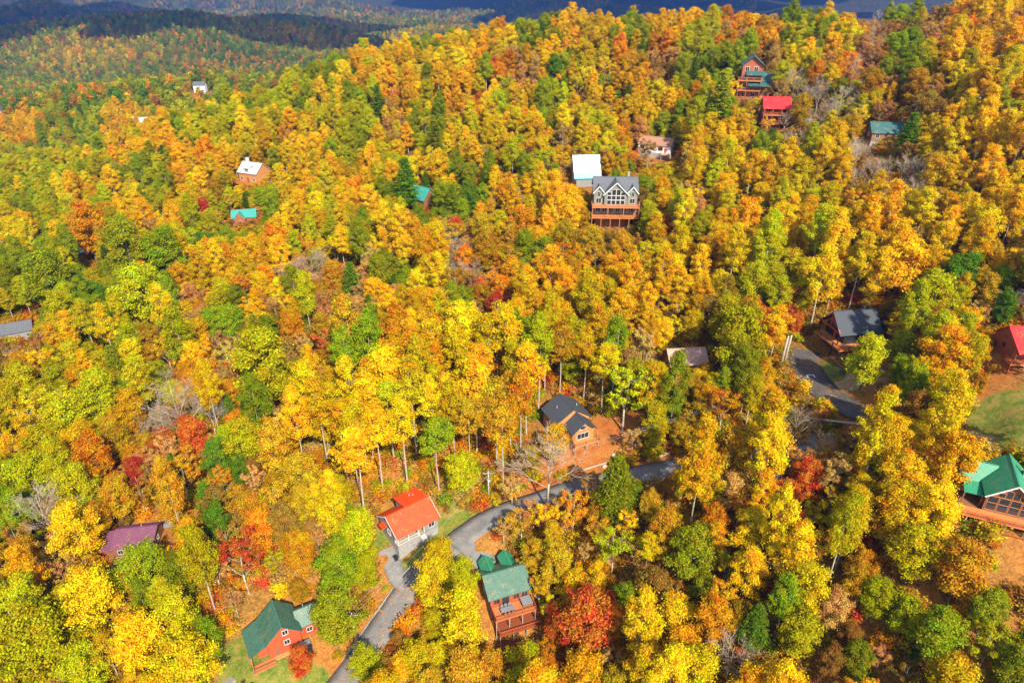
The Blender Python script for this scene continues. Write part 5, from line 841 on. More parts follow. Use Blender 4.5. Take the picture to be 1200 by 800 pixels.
  144.3,242.1,.69,.84,15.5,156.5,.43,.48,-71.8,259.5,.67,.86,124.2,194.7,.56,.69,-18.7,151.4,.42,.50,137.7,205.0,.59,.70,-114.1,220.0,.62,.73,60.0,166.6,.45,.44,-9.2,285.5,.68,.71,85.1,201.8,.52,.58,-155.9,222.9,.66,.83,81.6,201.9,.52,.55,
  74.7,249.9,.61,.62,12.7,172.4,.44,.47,-10.1,279.4,.65,.75,-9.3,297.4,.69,.73,106.1,176.7,.49,.53,63.0,199.7,.50,.53,-109.4,124.5,.43,.53,-81.6,238.8,.60,.65,46.5,178.5,.45,.49,-39.5,263.7,.62,.67,135.2,208.7,.57,.58,102.0,187.5,.49,.62,
  79.7,162.3,.43,.46,84.4,159.5,.43,.47,116.1,264.5,.64,.63,-5.2,280.9,.63,.78,-61.0,172.0,.44,.56,147.8,251.5,.63,.65,],
 'CE': [20.2,102.8,.96,.94,75.1,106.2,.68,.66,79.4,272.2,1.20,1.15,-31.1,280.1,1.04,1.12,24.3,159.4,.59,.62,-104.3,154.0,.67,.71,-69.7,163.7,.64,.74,-16.8,163.3,.54,.52,-21.2,238.2,.70,.82,-106.7,195.1,.63,.61,-130.5,204.3,.64,.67,-62.8,168.5,.48,.49,
  -15.9,247.1,.61,.66,-33.2,297.6,.70,.73,-95.5,223.0,.58,.70,144.6,268.4,.62,.65,],
 'SR': [-50.4,91.4,.75,.79,49.0,94.0,.50,.56,61.2,147.4,.53,.51,-49.8,157.7,.53,.62,67.7,151.1,.44,.55,-47.2,147.1,.42,.41,-7.3,164.8,.41,.44,-67.5,113.2,.33,.37,-87.2,205.1,.47,.49,109.4,157.6,.36,.34,18.9,182.8,.33,.32,170.8,283.2,.53,.59,],
 'PG': [3.7,70.3,.70,.85,-21.8,71.4,.64,.66,33.9,97.2,.62,.88,39.6,81.4,.57,.59,66.3,94.6,.55,.60,-85.7,85.6,.62,.76,31.5,164.5,.71,.92,-44.9,116.3,.58,.88,-25.5,190.9,.78,.88,62.2,142.2,.64,.61,39.8,166.9,.69,.88,14.1,220.9,.86,.88,
  31.0,126.3,.56,.71,10.9,180.9,.71,.76,-35.1,114.0,.53,.52,28.3,160.4,.65,.63,-33.8,166.0,.65,.73,88.5,151.9,.65,.79,-91.1,164.5,.72,.72,-59.6,93.5,.49,.60,45.1,94.1,.45,.57,36.8,90.4,.43,.42,68.8,104.0,.47,.58,-69.1,76.7,.47,.48,
  15.4,88.8,.42,.51,59.4,90.1,.42,.41,45.3,168.0,.60,.60,98.3,171.9,.65,.84,75.6,178.9,.64,.81,50.8,163.6,.59,.57,-67.5,127.8,.52,.88,132.9,181.5,.71,.91,93.1,171.5,.63,.76,108.0,148.9,.60,.71,15.3,174.5,.59,.62,-20.7,146.5,.52,.62,
  7.9,98.0,.42,.45,-25.4,185.9,.61,.67,-42.9,219.7,.69,.86,75.3,214.4,.68,.79,-95.8,194.1,.67,.83,-0.1,225.1,.68,.75,13.9,214.9,.65,.88,52.4,176.6,.57,.63,117.8,155.2,.57,.74,-34.9,170.4,.54,.56,65.5,209.4,.64,.74,32.9,134.1,.45,.45,
  44.1,172.6,.54,.64,-72.6,175.2,.58,.65,-82.8,197.5,.64,.69,61.8,228.6,.68,.75,106.4,159.2,.55,.68,99.6,150.7,.52,.56,6.6,166.7,.50,.55,-30.9,209.4,.61,.72,-26.0,165.3,.50,.63,142.2,217.4,.71,.76,-63.0,72.2,.38,.43,133.0,188.4,.63,.74,
  -11.3,151.7,.46,.51,124.0,176.9,.58,.70,101.2,215.0,.63,.62,-33.8,204.5,.58,.61,85.8,168.0,.52,.66,34.6,158.4,.47,.50,-110.8,189.5,.61,.71,-60.5,247.4,.68,.68,-30.7,174.2,.50,.58,64.1,238.1,.64,.73,100.8,139.5,.46,.51,99.7,177.0,.53,.56,
  -5.9,241.7,.62,.69,-28.0,201.3,.54,.55,96.6,212.9,.59,.67,5.6,181.7,.49,.47,-16.0,274.4,.69,.67,56.2,129.8,.40,.40,-70.4,265.5,.69,.82,-136.0,243.3,.71,.77,47.6,159.2,.45,.50,-14.3,267.8,.67,.71,42.6,178.4,.48,.54,-125.7,257.2,.72,.79,
  35.9,153.1,.43,.41,58.7,155.1,.44,.42,-78.0,147.6,.45,.51,130.2,196.2,.56,.61,-97.0,208.9,.58,.72,-111.5,153.2,.49,.48,-15.4,150.9,.40,.49,10.8,210.7,.51,.67,78.3,159.4,.44,.48,70.3,214.8,.54,.56,59.9,183.0,.47,.59,5.7,206.4,.50,.49,
  82.9,196.2,.51,.52,125.8,181.2,.51,.63,-87.2,279.8,.68,.87,13.0,202.3,.48,.54,27.9,174.5,.43,.53,-127.9,277.0,.70,.73,9.9,238.6,.55,.68,-71.7,270.0,.64,.61,-42.0,215.4,.51,.50,61.3,224.5,.53,.54,],
 'RO': [33.5,77.3,.57,.66,-151.1,232.0,1.20,1.19,-88.8,114.9,.70,.89,-40.7,95.3,.55,.53,-39.9,158.7,.70,.76,-67.6,137.5,.62,.60,-81.4,220.7,.87,.84,37.1,93.9,.47,.51,43.0,125.4,.54,.53,-48.3,97.4,.49,.63,-60.2,164.6,.65,.70,5.9,78.1,.44,.52,
  -27.0,172.0,.63,.73,18.7,83.1,.42,.43,4.0,213.2,.72,.81,-3.0,181.9,.60,.59,-0.1,188.4,.61,.67,-62.2,125.2,.47,.53,40.8,109.0,.40,.52,-14.8,201.7,.60,.59,3.3,163.3,.50,.55,56.9,79.5,.35,.35,-102.6,216.8,.68,.76,-41.7,114.3,.41,.42,
  -79.7,144.3,.50,.63,-9.3,157.9,.48,.61,-9.7,126.6,.41,.42,-79.2,201.3,.60,.59,30.3,184.4,.51,.62,-83.0,149.3,.49,.59,-96.5,135.7,.47,.50,17.6,185.8,.49,.62,-3.3,148.4,.42,.53,-1.6,236.5,.60,.78,-85.0,112.6,.41,.42,-6.7,152.4,.42,.40,
  -74.4,221.6,.59,.61,-61.2,262.2,.65,.67,42.1,270.9,.64,.62,31.0,176.6,.44,.42,-101.8,147.9,.45,.55,17.2,180.4,.44,.50,-4.0,186.4,.45,.44,-106.1,201.2,.52,.65,-88.4,128.4,.39,.47,128.0,278.4,.65,.62,104.8,318.9,.70,.87,-3.6,198.5,.45,.47,
  108.5,324.6,.70,.72,-97.1,217.8,.51,.63,-1.7,348.6,.70,.71,50.6,345.6,.68,.84,-14.5,354.0,.69,.80,-138.1,310.4,.67,.83,31.3,366.5,.71,.71,169.9,278.5,.61,.61,122.1,273.4,.56,.71,115.3,275.2,.56,.68,15.6,205.6,.41,.52,71.3,340.5,.64,.79,
  110.5,317.1,.62,.80,-154.1,245.1,.55,.57,46.1,290.3,.55,.57,49.7,340.1,.63,.76,17.5,233.5,.44,.50,49.9,211.1,.41,.45,58.0,317.1,.59,.73,173.7,256.9,.56,.55,-5.7,334.2,.60,.74,159.1,248.9,.53,.67,-10.3,217.6,.41,.41,-9.9,343.8,.61,.58,
  187.0,306.3,.63,.74,75.4,293.8,.54,.66,66.3,344.2,.62,.69,-158.2,324.7,.64,.73,-6.5,404.5,.70,.87,109.8,387.8,.70,.77,216.1,359.0,.72,.75,],
 'QG': [-30.5,106.2,.93,.93,-7.9,122.6,.88,.99,3.3,127.9,.90,.98,-6.1,139.2,.90,.95,-1.3,138.4,.88,1.05,-18.8,141.4,.89,.93,-22.4,126.4,.80,.95,-27.0,134.5,.83,.84,-7.7,132.3,.79,.88,-12.7,119.9,.74,.88,-17.9,135.0,.78,.83,-3.5,143.6,.80,.86,
  -12.3,136.2,.76,.98,-10.4,127.8,.73,.88,-14.6,124.2,.67,.84,-31.1,141.6,.70,.74,],
 'RN': [25.1,85.4,.58,.61,72.2,101.6,.54,.68,-44.1,98.8,.52,.61,52.5,71.0,.34,.35,49.0,68.5,.33,.43,30.9,104.3,.33,.39,129.8,222.2,.60,.77,-54.2,112.5,.35,.43,38.4,193.3,.46,.54,39.0,234.2,.52,.58,90.2,147.0,.37,.47,30.6,193.5,.39,.45,
  64.2,106.1,.27,.34,-20.7,83.2,.25,.26,137.5,234.3,.47,.62,33.9,204.8,.37,.36,-133.3,152.4,.37,.47,183.1,320.3,.60,.69,63.2,318.9,.53,.51,21.8,193.4,.33,.41,148.0,283.0,.49,.58,],
 'QA': [-3.4,119.9,.90,.90,-1.9,115.0,.83,.89,-0.3,123.9,.82,.83,-38.8,140.9,.90,1.17,-8.9,116.8,.73,.84,11.4,137.5,.76,.91,-35.8,144.5,.77,.88,],
 'SO': [45.3,120.9,.68,.68,-67.4,109.3,.65,.74,12.2,103.2,.56,.59,-7.5,148.4,.64,.80,49.5,84.5,.47,.56,-69.3,151.5,.64,.64,15.1,192.3,.69,.79,41.9,95.1,.44,.55,-62.8,92.4,.48,.50,-47.4,160.9,.58,.58,-82.6,192.1,.69,.77,-75.3,140.6,.55,.56,
  -36.8,219.4,.70,.79,-105.7,145.9,.58,.66,6.1,81.3,.38,.44,20.8,178.0,.54,.53,1.8,206.0,.61,.61,-96.8,150.9,.54,.51,-78.9,152.6,.47,.56,-68.2,216.5,.59,.65,-3.8,154.0,.41,.50,42.0,279.9,.67,.66,-5.5,189.6,.47,.50,33.3,154.8,.40,.48,
  55.5,212.4,.51,.56,-99.2,308.6,.71,.81,-143.7,287.3,.70,.87,-103.5,317.3,.72,.75,-96.0,140.7,.40,.51,-0.1,220.4,.48,.57,-17.6,308.0,.65,.64,-20.9,311.7,.65,.74,-108.2,152.8,.43,.48,112.5,160.1,.40,.46,-15.1,365.9,.70,.76,140.2,189.4,.45,.55,],
 'SA': [-46.8,103.5,.65,.68,31.5,130.5,.65,.63,39.6,121.9,.60,.58,-49.4,128.9,.63,.68,2.0,102.4,.53,.51,18.1,104.5,.53,.51,56.0,163.8,.67,.80,16.6,98.5,.49,.51,-16.5,183.6,.68,.77,-0.8,194.1,.70,.76,-67.7,81.8,.49,.53,-55.0,104.7,.50,.51,
  25.0,190.6,.68,.67,-49.8,121.4,.52,.60,26.1,99.1,.43,.52,-37.2,180.6,.63,.66,-47.1,143.7,.53,.60,56.1,91.1,.39,.42,-5.6,176.9,.56,.57,1.5,180.2,.57,.57,-59.6,110.1,.44,.47,-1.1,210.4,.64,.76,58.1,101.4,.40,.41,-97.3,93.7,.46,.58,
  -76.3,107.8,.45,.48,-80.2,91.8,.43,.45,-35.6,228.3,.67,.78,94.1,207.4,.63,.62,-3.7,157.4,.43,.47,-99.6,164.5,.51,.65,25.1,262.5,.63,.70,-40.3,208.9,.53,.68,-2.6,248.3,.60,.71,23.3,233.1,.56,.54,9.0,217.4,.53,.67,-18.5,219.1,.53,.66,
  80.8,227.7,.56,.57,84.6,209.9,.52,.64,91.9,217.3,.54,.57,21.7,208.6,.48,.50,171.1,269.6,.68,.78,148.1,246.6,.61,.59,-38.2,234.2,.51,.56,61.9,169.4,.40,.45,92.1,223.6,.50,.51,114.2,148.7,.38,.46,-8.6,352.8,.68,.77,154.5,215.6,.51,.51,
  87.5,206.6,.44,.54,24.3,211.7,.43,.44,39.6,202.1,.41,.48,],
 'QY': [-22.8,115.6,.87,.88,-27.8,113.3,.86,.88,-26.9,125.2,.89,1.07,-12.5,140.6,.87,1.05,-32.0,110.7,.74,.93,-30.8,120.4,.77,.90,-21.5,122.5,.76,1.00,-31.2,126.1,.75,.93,-31.4,116.7,.71,.89,17.2,137.8,.78,.82,-17.3,120.7,.70,.88,-17.3,127.1,.70,.81,
  -20.9,132.0,.71,.97,-9.4,144.4,.75,.94,-25.5,130.5,.69,.75,21.3,134.5,.69,.76,],
 'RD': [103.6,145.6,.73,.71,-61.7,113.9,.50,.62,-57.3,99.2,.47,.58,-64.7,153.7,.59,.58,-37.8,163.5,.53,.58,-106.2,223.5,.71,.72,-57.2,112.4,.42,.46,-99.6,106.9,.46,.52,-14.9,236.6,.60,.70,-115.8,172.1,.54,.68,105.3,131.4,.40,.50,-15.4,243.0,.54,.70,
  55.1,186.0,.44,.50,-115.0,246.3,.60,.62,19.4,333.8,.70,.79,-65.8,171.0,.41,.41,-128.7,192.7,.48,.53,87.1,246.7,.50,.57,-32.1,187.0,.38,.37,-127.7,179.8,.43,.41,-81.3,178.9,.39,.42,-122.3,175.4,.39,.42,64.7,431.3,.72,.88,-26.3,426.9,.68,.72,
  -127.9,414.4,.69,.88,-157.3,363.8,.63,.64,-137.1,198.2,.40,.50,-129.4,198.5,.38,.37,-231.1,376.0,.67,.86,],
 'RT': [41.5,98.9,.52,.55,28.1,140.2,.57,.58,-71.1,142.3,.57,.62,59.3,209.7,.57,.67,-57.6,151.0,.43,.47,-45.3,198.0,.49,.61,-45.0,179.6,.41,.50,-99.4,96.4,.34,.34,1.5,239.5,.48,.48,-86.5,148.0,.37,.39,103.3,190.6,.42,.48,-81.6,167.6,.37,.40,
  3.5,232.8,.43,.47,62.5,221.3,.39,.48,-10.0,270.7,.46,.44,6.5,196.0,.34,.36,106.8,299.1,.49,.64,100.9,352.5,.55,.62,],
 'SG': [6.8,101.9,.58,.60,51.5,62.9,.51,.53,27.5,154.1,.71,.80,35.6,180.0,.71,.89,36.1,81.1,.46,.54,42.9,162.4,.65,.63,119.9,159.5,.71,.87,-23.2,160.4,.63,.80,-3.6,166.3,.63,.72,-21.5,75.7,.43,.45,5.2,91.0,.42,.44,98.0,189.1,.66,.66,
  -93.5,160.6,.60,.74,54.9,123.9,.44,.47,94.0,198.5,.63,.64,15.9,210.8,.62,.65,-28.2,223.2,.65,.62,-76.7,180.4,.58,.68,-13.3,159.4,.48,.58,6.6,152.0,.45,.55,-41.9,224.3,.63,.78,-83.1,159.7,.52,.67,-21.7,169.2,.49,.52,6.4,270.9,.71,.76,
  119.6,179.7,.56,.73,118.1,169.6,.54,.57,60.8,215.6,.59,.72,-23.5,226.5,.60,.60,88.2,137.5,.44,.50,117.0,146.5,.49,.47,76.8,174.2,.50,.58,118.5,151.5,.49,.63,-36.4,207.5,.55,.71,-132.2,248.7,.71,.78,4.5,158.9,.44,.44,22.7,293.4,.70,.71,
  34.1,150.2,.40,.51,127.2,214.1,.57,.67,85.0,280.2,.67,.73,-29.2,167.1,.43,.48,-31.3,182.0,.45,.56,-104.8,205.1,.55,.55,98.3,141.7,.40,.52,-14.2,289.1,.65,.62,-56.8,243.0,.57,.69,158.5,233.6,.61,.58,-6.0,237.4,.53,.68,83.6,224.5,.53,.66,
  91.6,158.8,.42,.50,134.8,202.5,.52,.55,38.2,171.8,.40,.42,2.1,316.0,.66,.82,-172.4,258.7,.65,.64,],
 'QL': [-29.7,130.6,.89,.90,6.3,135.3,.88,1.02,-26.1,120.0,.81,.88,0.0,132.1,.66,.88,8.1,142.0,.69,.88,],
 'PL': [-87.9,157.6,.90,.90,-55.0,86.9,.62,.88,51.9,79.2,.51,.88,67.9,170.8,.81,.88,80.4,170.0,.80,.88,-83.0,81.2,.60,.72,-87.2,81.0,.60,.71,-93.5,111.0,.65,.79,85.2,120.8,.59,.65,50.6,120.6,.55,.54,-85.3,74.7,.54,.56,-90.2,140.2,.66,.82,
  86.9,131.9,.59,.75,-62.4,85.1,.49,.48,-57.3,172.1,.67,.83,70.5,176.3,.67,.86,-108.0,112.8,.58,.68,-78.8,83.2,.47,.50,-115.5,164.7,.67,.74,-96.7,114.4,.52,.51,65.9,204.2,.65,.67,56.5,194.9,.60,.66,66.7,154.5,.51,.64,66.8,221.6,.66,.66,
  0.1,255.4,.72,.81,-91.4,143.9,.52,.51,68.6,263.2,.71,.87,79.6,197.5,.57,.73,51.9,208.2,.58,.72,-155.2,217.8,.70,.70,94.9,220.6,.61,.77,73.6,188.2,.52,.54,-61.7,221.8,.59,.66,38.2,275.1,.68,.65,-65.4,239.5,.61,.70,-134.2,225.1,.64,.62,
  99.1,137.1,.41,.47,88.3,179.7,.48,.52,74.7,276.8,.66,.77,-119.2,244.4,.64,.83,71.4,180.0,.46,.51,-93.5,152.4,.44,.43,-49.7,218.4,.51,.62,-150.2,190.8,.55,.55,-40.2,240.0,.54,.56,-62.1,305.8,.67,.75,-70.5,227.4,.53,.63,-80.2,316.3,.69,.75,
  81.3,321.4,.69,.89,-57.3,232.4,.52,.66,68.3,211.7,.48,.58,-73.4,217.6,.50,.59,-104.6,126.8,.39,.40,-150.3,214.1,.56,.59,90.1,337.2,.72,.88,59.9,201.3,.45,.56,-112.4,174.5,.45,.58,],
 'QE': [-15.6,113.2,.81,.81,3.6,139.2,.89,.89,-38.3,135.2,.87,.97,-33.0,138.1,.82,1.08,0.4,142.7,.76,.93,24.1,138.0,.75,.88,-38.7,147.0,.68,.75,],
 'SN': [-14.3,129.9,.60,.74,-59.0,103.5,.56,.60,66.7,99.3,.52,.57,-91.2,86.3,.59,.60,-4.4,125.2,.55,.56,-30.7,148.2,.61,.66,29.0,84.3,.44,.44,-54.7,96.5,.48,.53,-75.3,111.9,.52,.52,51.0,158.0,.58,.73,57.7,63.9,.39,.45,-96.3,97.9,.53,.61,
  -67.7,158.1,.59,.70,-52.5,117.2,.44,.44,110.1,182.9,.61,.60,102.2,159.8,.54,.67,27.9,106.1,.37,.37,-67.9,175.4,.52,.64,-11.6,78.1,.33,.36,29.8,200.9,.52,.62,43.5,226.4,.57,.66,-4.8,129.6,.37,.36,-39.6,100.2,.33,.42,-27.2,162.0,.43,.45,
  -87.4,131.6,.42,.52,-54.7,101.7,.33,.33,92.9,232.8,.57,.67,117.5,204.3,.53,.62,25.2,183.8,.44,.43,39.9,198.3,.47,.50,-33.2,151.3,.39,.45,135.6,222.3,.56,.59,-122.2,153.4,.46,.52,-135.2,157.2,.48,.59,132.4,217.9,.54,.70,22.2,199.9,.44,.56,
  40.3,230.0,.50,.55,-54.9,165.2,.40,.40,31.3,197.1,.43,.42,130.9,229.6,.54,.62,35.8,196.8,.41,.51,126.1,219.2,.49,.57,105.2,193.2,.44,.47,101.3,303.7,.60,.64,108.8,307.6,.61,.78,-63.3,161.1,.36,.44,33.6,194.3,.38,.36,101.3,198.4,.41,.48,
  94.0,236.4,.46,.47,104.5,137.1,.32,.33,-142.0,164.0,.41,.40,140.5,274.4,.53,.51,86.6,230.1,.43,.47,-121.9,225.3,.46,.58,134.0,225.7,.45,.51,-136.6,160.6,.38,.43,63.8,327.7,.55,.58,163.4,306.2,.57,.57,157.4,311.6,.57,.67,],
 'PE': [35.0,123.5,.63,.88,43.5,75.6,.50,.60,-56.3,124.3,.63,.78,-97.9,102.2,.59,.61,-66.2,189.1,.70,.67,-16.8,172.2,.61,.62,-49.4,209.1,.67,.82,-65.7,84.2,.42,.48,46.4,127.1,.42,.49,-8.0,245.8,.67,.83,-81.9,183.4,.57,.55,-100.8,182.3,.56,.67,
  -170.2,220.6,.71,.68,137.3,246.3,.69,.70,-50.6,223.4,.57,.73,-150.9,218.7,.64,.82,-13.0,164.5,.43,.44,133.1,241.8,.63,.61,-157.9,203.1,.60,.73,-130.3,187.3,.53,.58,4.1,250.0,.56,.66,-11.9,332.7,.71,.81,91.1,297.4,.66,.78,-16.7,255.4,.55,.60,
  -31.0,305.2,.65,.82,-142.9,278.8,.67,.84,15.4,244.4,.52,.54,-155.5,207.7,.55,.61,123.2,299.2,.64,.81,-121.0,190.5,.47,.47,172.4,322.5,.71,.70,-43.9,236.0,.48,.57,-75.8,332.3,.64,.77,-160.7,293.7,.63,.78,-20.6,260.8,.49,.53,132.7,305.1,.60,.62,
  128.6,346.5,.66,.82,-158.7,215.4,.50,.64,],
 'SY': [-24.1,149.9,.66,.75,-110.9,129.4,.71,.92,21.3,142.2,.56,.55,37.6,86.0,.44,.45,-118.8,149.5,.70,.79,22.6,98.7,.45,.49,7.7,89.1,.45,.43,50.9,125.3,.49,.47,-73.3,78.7,.44,.50,29.6,97.8,.41,.42,-108.6,166.8,.64,.72,109.0,153.0,.55,.72,
  61.8,97.5,.39,.42,-45.9,211.9,.62,.69,113.9,178.8,.55,.61,82.8,243.7,.66,.79,106.0,184.1,.55,.69,-31.6,273.5,.70,.90,89.6,202.0,.56,.72,-65.7,179.3,.52,.65,126.9,209.9,.61,.68,29.3,288.3,.71,.92,84.5,259.2,.67,.74,-100.3,129.5,.46,.44,
  -75.5,228.1,.60,.62,42.9,157.5,.43,.45,-116.5,126.3,.45,.53,-1.8,277.3,.64,.71,-93.4,277.2,.68,.66,-183.9,232.4,.69,.85,138.1,241.8,.62,.60,96.3,167.4,.44,.49,56.9,203.4,.49,.53,-109.1,218.8,.56,.66,72.8,239.8,.56,.58,42.1,331.0,.72,.75,
  -86.9,225.1,.53,.55,-25.0,301.5,.63,.76,72.3,164.3,.39,.48,103.0,177.3,.43,.45,40.7,286.0,.59,.68,59.7,197.7,.44,.55,-44.1,349.4,.71,.83,9.2,172.9,.38,.39,32.6,323.2,.64,.77,-87.6,289.4,.61,.60,],
 'QO': [-27.6,143.9,.86,1.00,1.9,119.8,.74,.99,-35.4,118.6,.71,.70,-27.3,139.7,.75,.92,-23.2,139.8,.72,.84,-16.6,144.9,.69,.83,],
 'RK': [50.9,74.4,.43,.47,-33.0,178.4,.59,.63,-69.5,180.3,.55,.55,-55.5,179.6,.53,.60,63.3,103.4,.33,.37,-42.4,195.4,.46,.59,-98.0,189.5,.48,.56,-81.5,118.3,.35,.41,-76.4,186.2,.44,.54,-91.6,179.8,.43,.47,-48.0,171.0,.37,.42,137.7,285.3,.59,.57,
  -69.9,208.4,.43,.55,51.9,282.1,.51,.66,-61.9,195.6,.38,.47,-94.6,190.2,.39,.46,-127.4,220.4,.46,.53,123.0,264.2,.48,.59,11.1,337.9,.55,.71,139.6,295.4,.52,.60,61.5,314.6,.51,.59,114.7,269.6,.47,.57,73.6,329.0,.52,.59,125.8,362.2,.58,.67,
  190.2,302.2,.54,.57,-55.0,313.2,.48,.47,4.4,336.8,.51,.64,-44.4,201.6,.33,.42,],
 'SK': [-55.2,91.1,.53,.56,4.3,103.7,.50,.49,53.3,101.5,.50,.53,-73.7,117.2,.53,.66,16.9,76.9,.42,.50,-37.8,97.8,.43,.44,-18.5,177.6,.59,.68,17.1,104.4,.42,.44,55.6,107.1,.43,.48,-12.1,188.4,.60,.62,-82.5,89.4,.45,.58,16.2,108.5,.41,.47,
  -34.6,174.3,.56,.61,-19.9,165.8,.52,.60,20.1,273.6,.77,.83,-127.1,155.4,.60,.58,-44.7,158.1,.49,.49,55.8,67.5,.33,.34,-65.6,117.0,.43,.41,-52.5,173.9,.52,.55,-77.9,117.5,.44,.50,26.5,120.4,.39,.45,9.0,185.5,.52,.65,51.6,260.9,.69,.70,
  -51.3,87.3,.35,.43,119.8,194.9,.55,.62,-75.3,121.5,.39,.39,-92.6,171.8,.48,.62,-60.0,158.7,.43,.54,135.2,231.0,.60,.70,1.5,116.3,.33,.42,-70.6,184.6,.47,.47,-45.9,186.8,.45,.56,105.4,213.6,.52,.52,-78.9,156.0,.42,.47,123.3,236.5,.57,.55,
  -132.5,240.3,.60,.75,35.4,260.1,.55,.64,101.0,131.5,.36,.44,-15.4,212.8,.46,.52,-66.9,123.3,.34,.36,-84.3,115.9,.35,.37,128.7,249.5,.57,.68,167.2,239.5,.58,.67,-52.4,170.4,.40,.47,-9.9,173.1,.38,.42,-54.9,168.1,.38,.44,-100.0,186.2,.45,.56,
  -1.7,243.8,.48,.60,152.6,268.7,.59,.60,-54.7,150.1,.35,.33,120.5,277.5,.57,.58,-52.0,152.1,.34,.37,-56.1,175.4,.38,.36,-95.2,178.7,.41,.41,-95.4,174.3,.40,.48,-60.0,205.2,.43,.46,136.6,250.4,.53,.56,-57.7,197.3,.41,.53,155.8,272.3,.58,.65,
  -47.8,296.4,.56,.69,146.9,296.1,.61,.59,136.4,277.9,.56,.72,102.3,274.8,.54,.56,181.8,270.6,.59,.61,-75.2,160.6,.35,.35,-58.7,156.3,.34,.35,-8.7,189.0,.36,.45,153.8,309.3,.61,.76,-54.0,206.3,.40,.38,-19.6,215.3,.40,.44,-5.3,194.4,.37,.42,
  10.3,345.3,.60,.76,162.4,286.8,.57,.63,-18.4,188.4,.36,.45,-130.9,166.9,.39,.46,-59.1,208.8,.40,.44,102.3,270.8,.50,.48,-57.9,328.0,.57,.63,134.3,269.4,.51,.52,-72.0,153.9,.32,.31,-4.7,253.7,.44,.52,-15.2,216.7,.39,.48,-41.7,174.5,.33,.33,
  0.1,362.6,.61,.64,-59.1,193.2,.37,.35,-57.1,204.4,.38,.37,130.9,256.3,.48,.49,-76.8,175.1,.35,.41,161.9,320.2,.59,.58,172.9,252.5,.50,.52,],
 'ST': [57.2,94.6,.49,.63,32.4,144.9,.60,.76,10.7,104.9,.48,.47,23.3,94.1,.45,.43,-52.5,126.1,.50,.56,-38.6,171.9,.60,.65,-75.0,155.4,.55,.69,0.0,110.6,.41,.43,-87.6,95.2,.45,.51,-95.7,106.7,.48,.48,57.7,97.8,.38,.47,-86.4,91.0,.44,.49,
  -54.3,156.2,.51,.52,14.1,96.4,.37,.38,-53.1,109.0,.41,.52,-13.6,220.3,.61,.61,-1.7,102.3,.37,.39,-80.9,163.8,.52,.59,-46.1,167.1,.48,.57,-45.5,206.0,.55,.67,63.7,233.6,.60,.73,-75.1,145.7,.45,.53,-10.2,165.8,.44,.51,-42.2,166.3,.45,.50,
  -72.1,159.6,.45,.46,57.8,223.2,.54,.67,9.5,189.2,.47,.45,102.9,134.9,.41,.41,-49.0,175.4,.45,.57,-21.5,230.2,.55,.54,68.4,236.0,.56,.59,-44.6,170.5,.43,.44,-93.4,91.0,.36,.44,-55.8,159.6,.41,.53,-89.3,92.6,.35,.37,65.0,249.7,.57,.70,
  -21.1,180.4,.42,.47,-61.5,128.3,.36,.42,31.4,151.8,.37,.42,-44.7,176.1,.42,.49,-11.5,275.0,.59,.63,-49.2,198.1,.46,.52,-23.3,251.9,.53,.60,-72.4,137.9,.37,.36,-76.3,168.0,.41,.41,-48.0,201.1,.45,.43,-49.8,185.5,.42,.46,-66.1,140.9,.34,.44,
  -11.1,261.7,.51,.59,10.7,229.7,.45,.57,-82.0,137.4,.35,.43,-19.6,191.4,.39,.41,65.1,242.8,.48,.49,-53.4,187.5,.39,.48,-12.4,223.9,.43,.41,-76.9,163.3,.37,.39,-69.1,146.3,.34,.43,-50.7,149.5,.33,.42,4.6,191.9,.38,.45,-21.9,209.7,.41,.41,
  3.1,227.8,.41,.53,-45.3,163.5,.33,.36,6.3,178.1,.34,.34,-14.3,228.9,.41,.47,4.7,189.2,.35,.38,-47.3,182.5,.35,.39,-49.0,194.8,.37,.45,110.8,251.7,.47,.50,-17.8,251.0,.44,.47,31.4,236.2,.42,.41,9.3,221.8,.39,.44,-79.2,158.8,.33,.35,
  56.9,218.3,.39,.40,],
 'CD': [39.6,74.9,.60,.59,-39.4,250.9,1.16,1.17,-48.8,190.6,.73,.77,-70.4,111.7,.54,.56,-66.2,132.1,.56,.55,-56.9,128.0,.53,.63,-62.0,105.8,.49,.47,119.8,210.3,.78,.81,-55.6,120.4,.46,.59,-61.9,131.1,.47,.49,-60.9,324.3,.92,.93,-0.2,229.0,.55,.72,
  -133.5,194.0,.57,.64,-75.0,151.3,.43,.41,-113.2,168.0,.49,.53,-41.6,178.9,.44,.50,-123.9,189.2,.51,.51,-140.8,221.7,.58,.60,],
 'PA': [-64.6,98.9,.53,.88,],
 'RC': [-80.9,114.8,.49,.48,-4.6,172.3,.53,.62,-3.2,161.7,.43,.56,-0.8,171.3,.37,.37,-0.3,160.8,.33,.37,-72.0,125.4,.30,.30,-55.9,162.6,.30,.32,-123.3,264.7,.45,.55,-153.1,303.1,.51,.54,-130.1,281.8,.45,.50,],
 'SC': [-78.8,111.9,.45,.44,-69.7,115.7,.39,.41,-43.6,141.1,.37,.44,-40.7,212.2,.42,.43,],
}
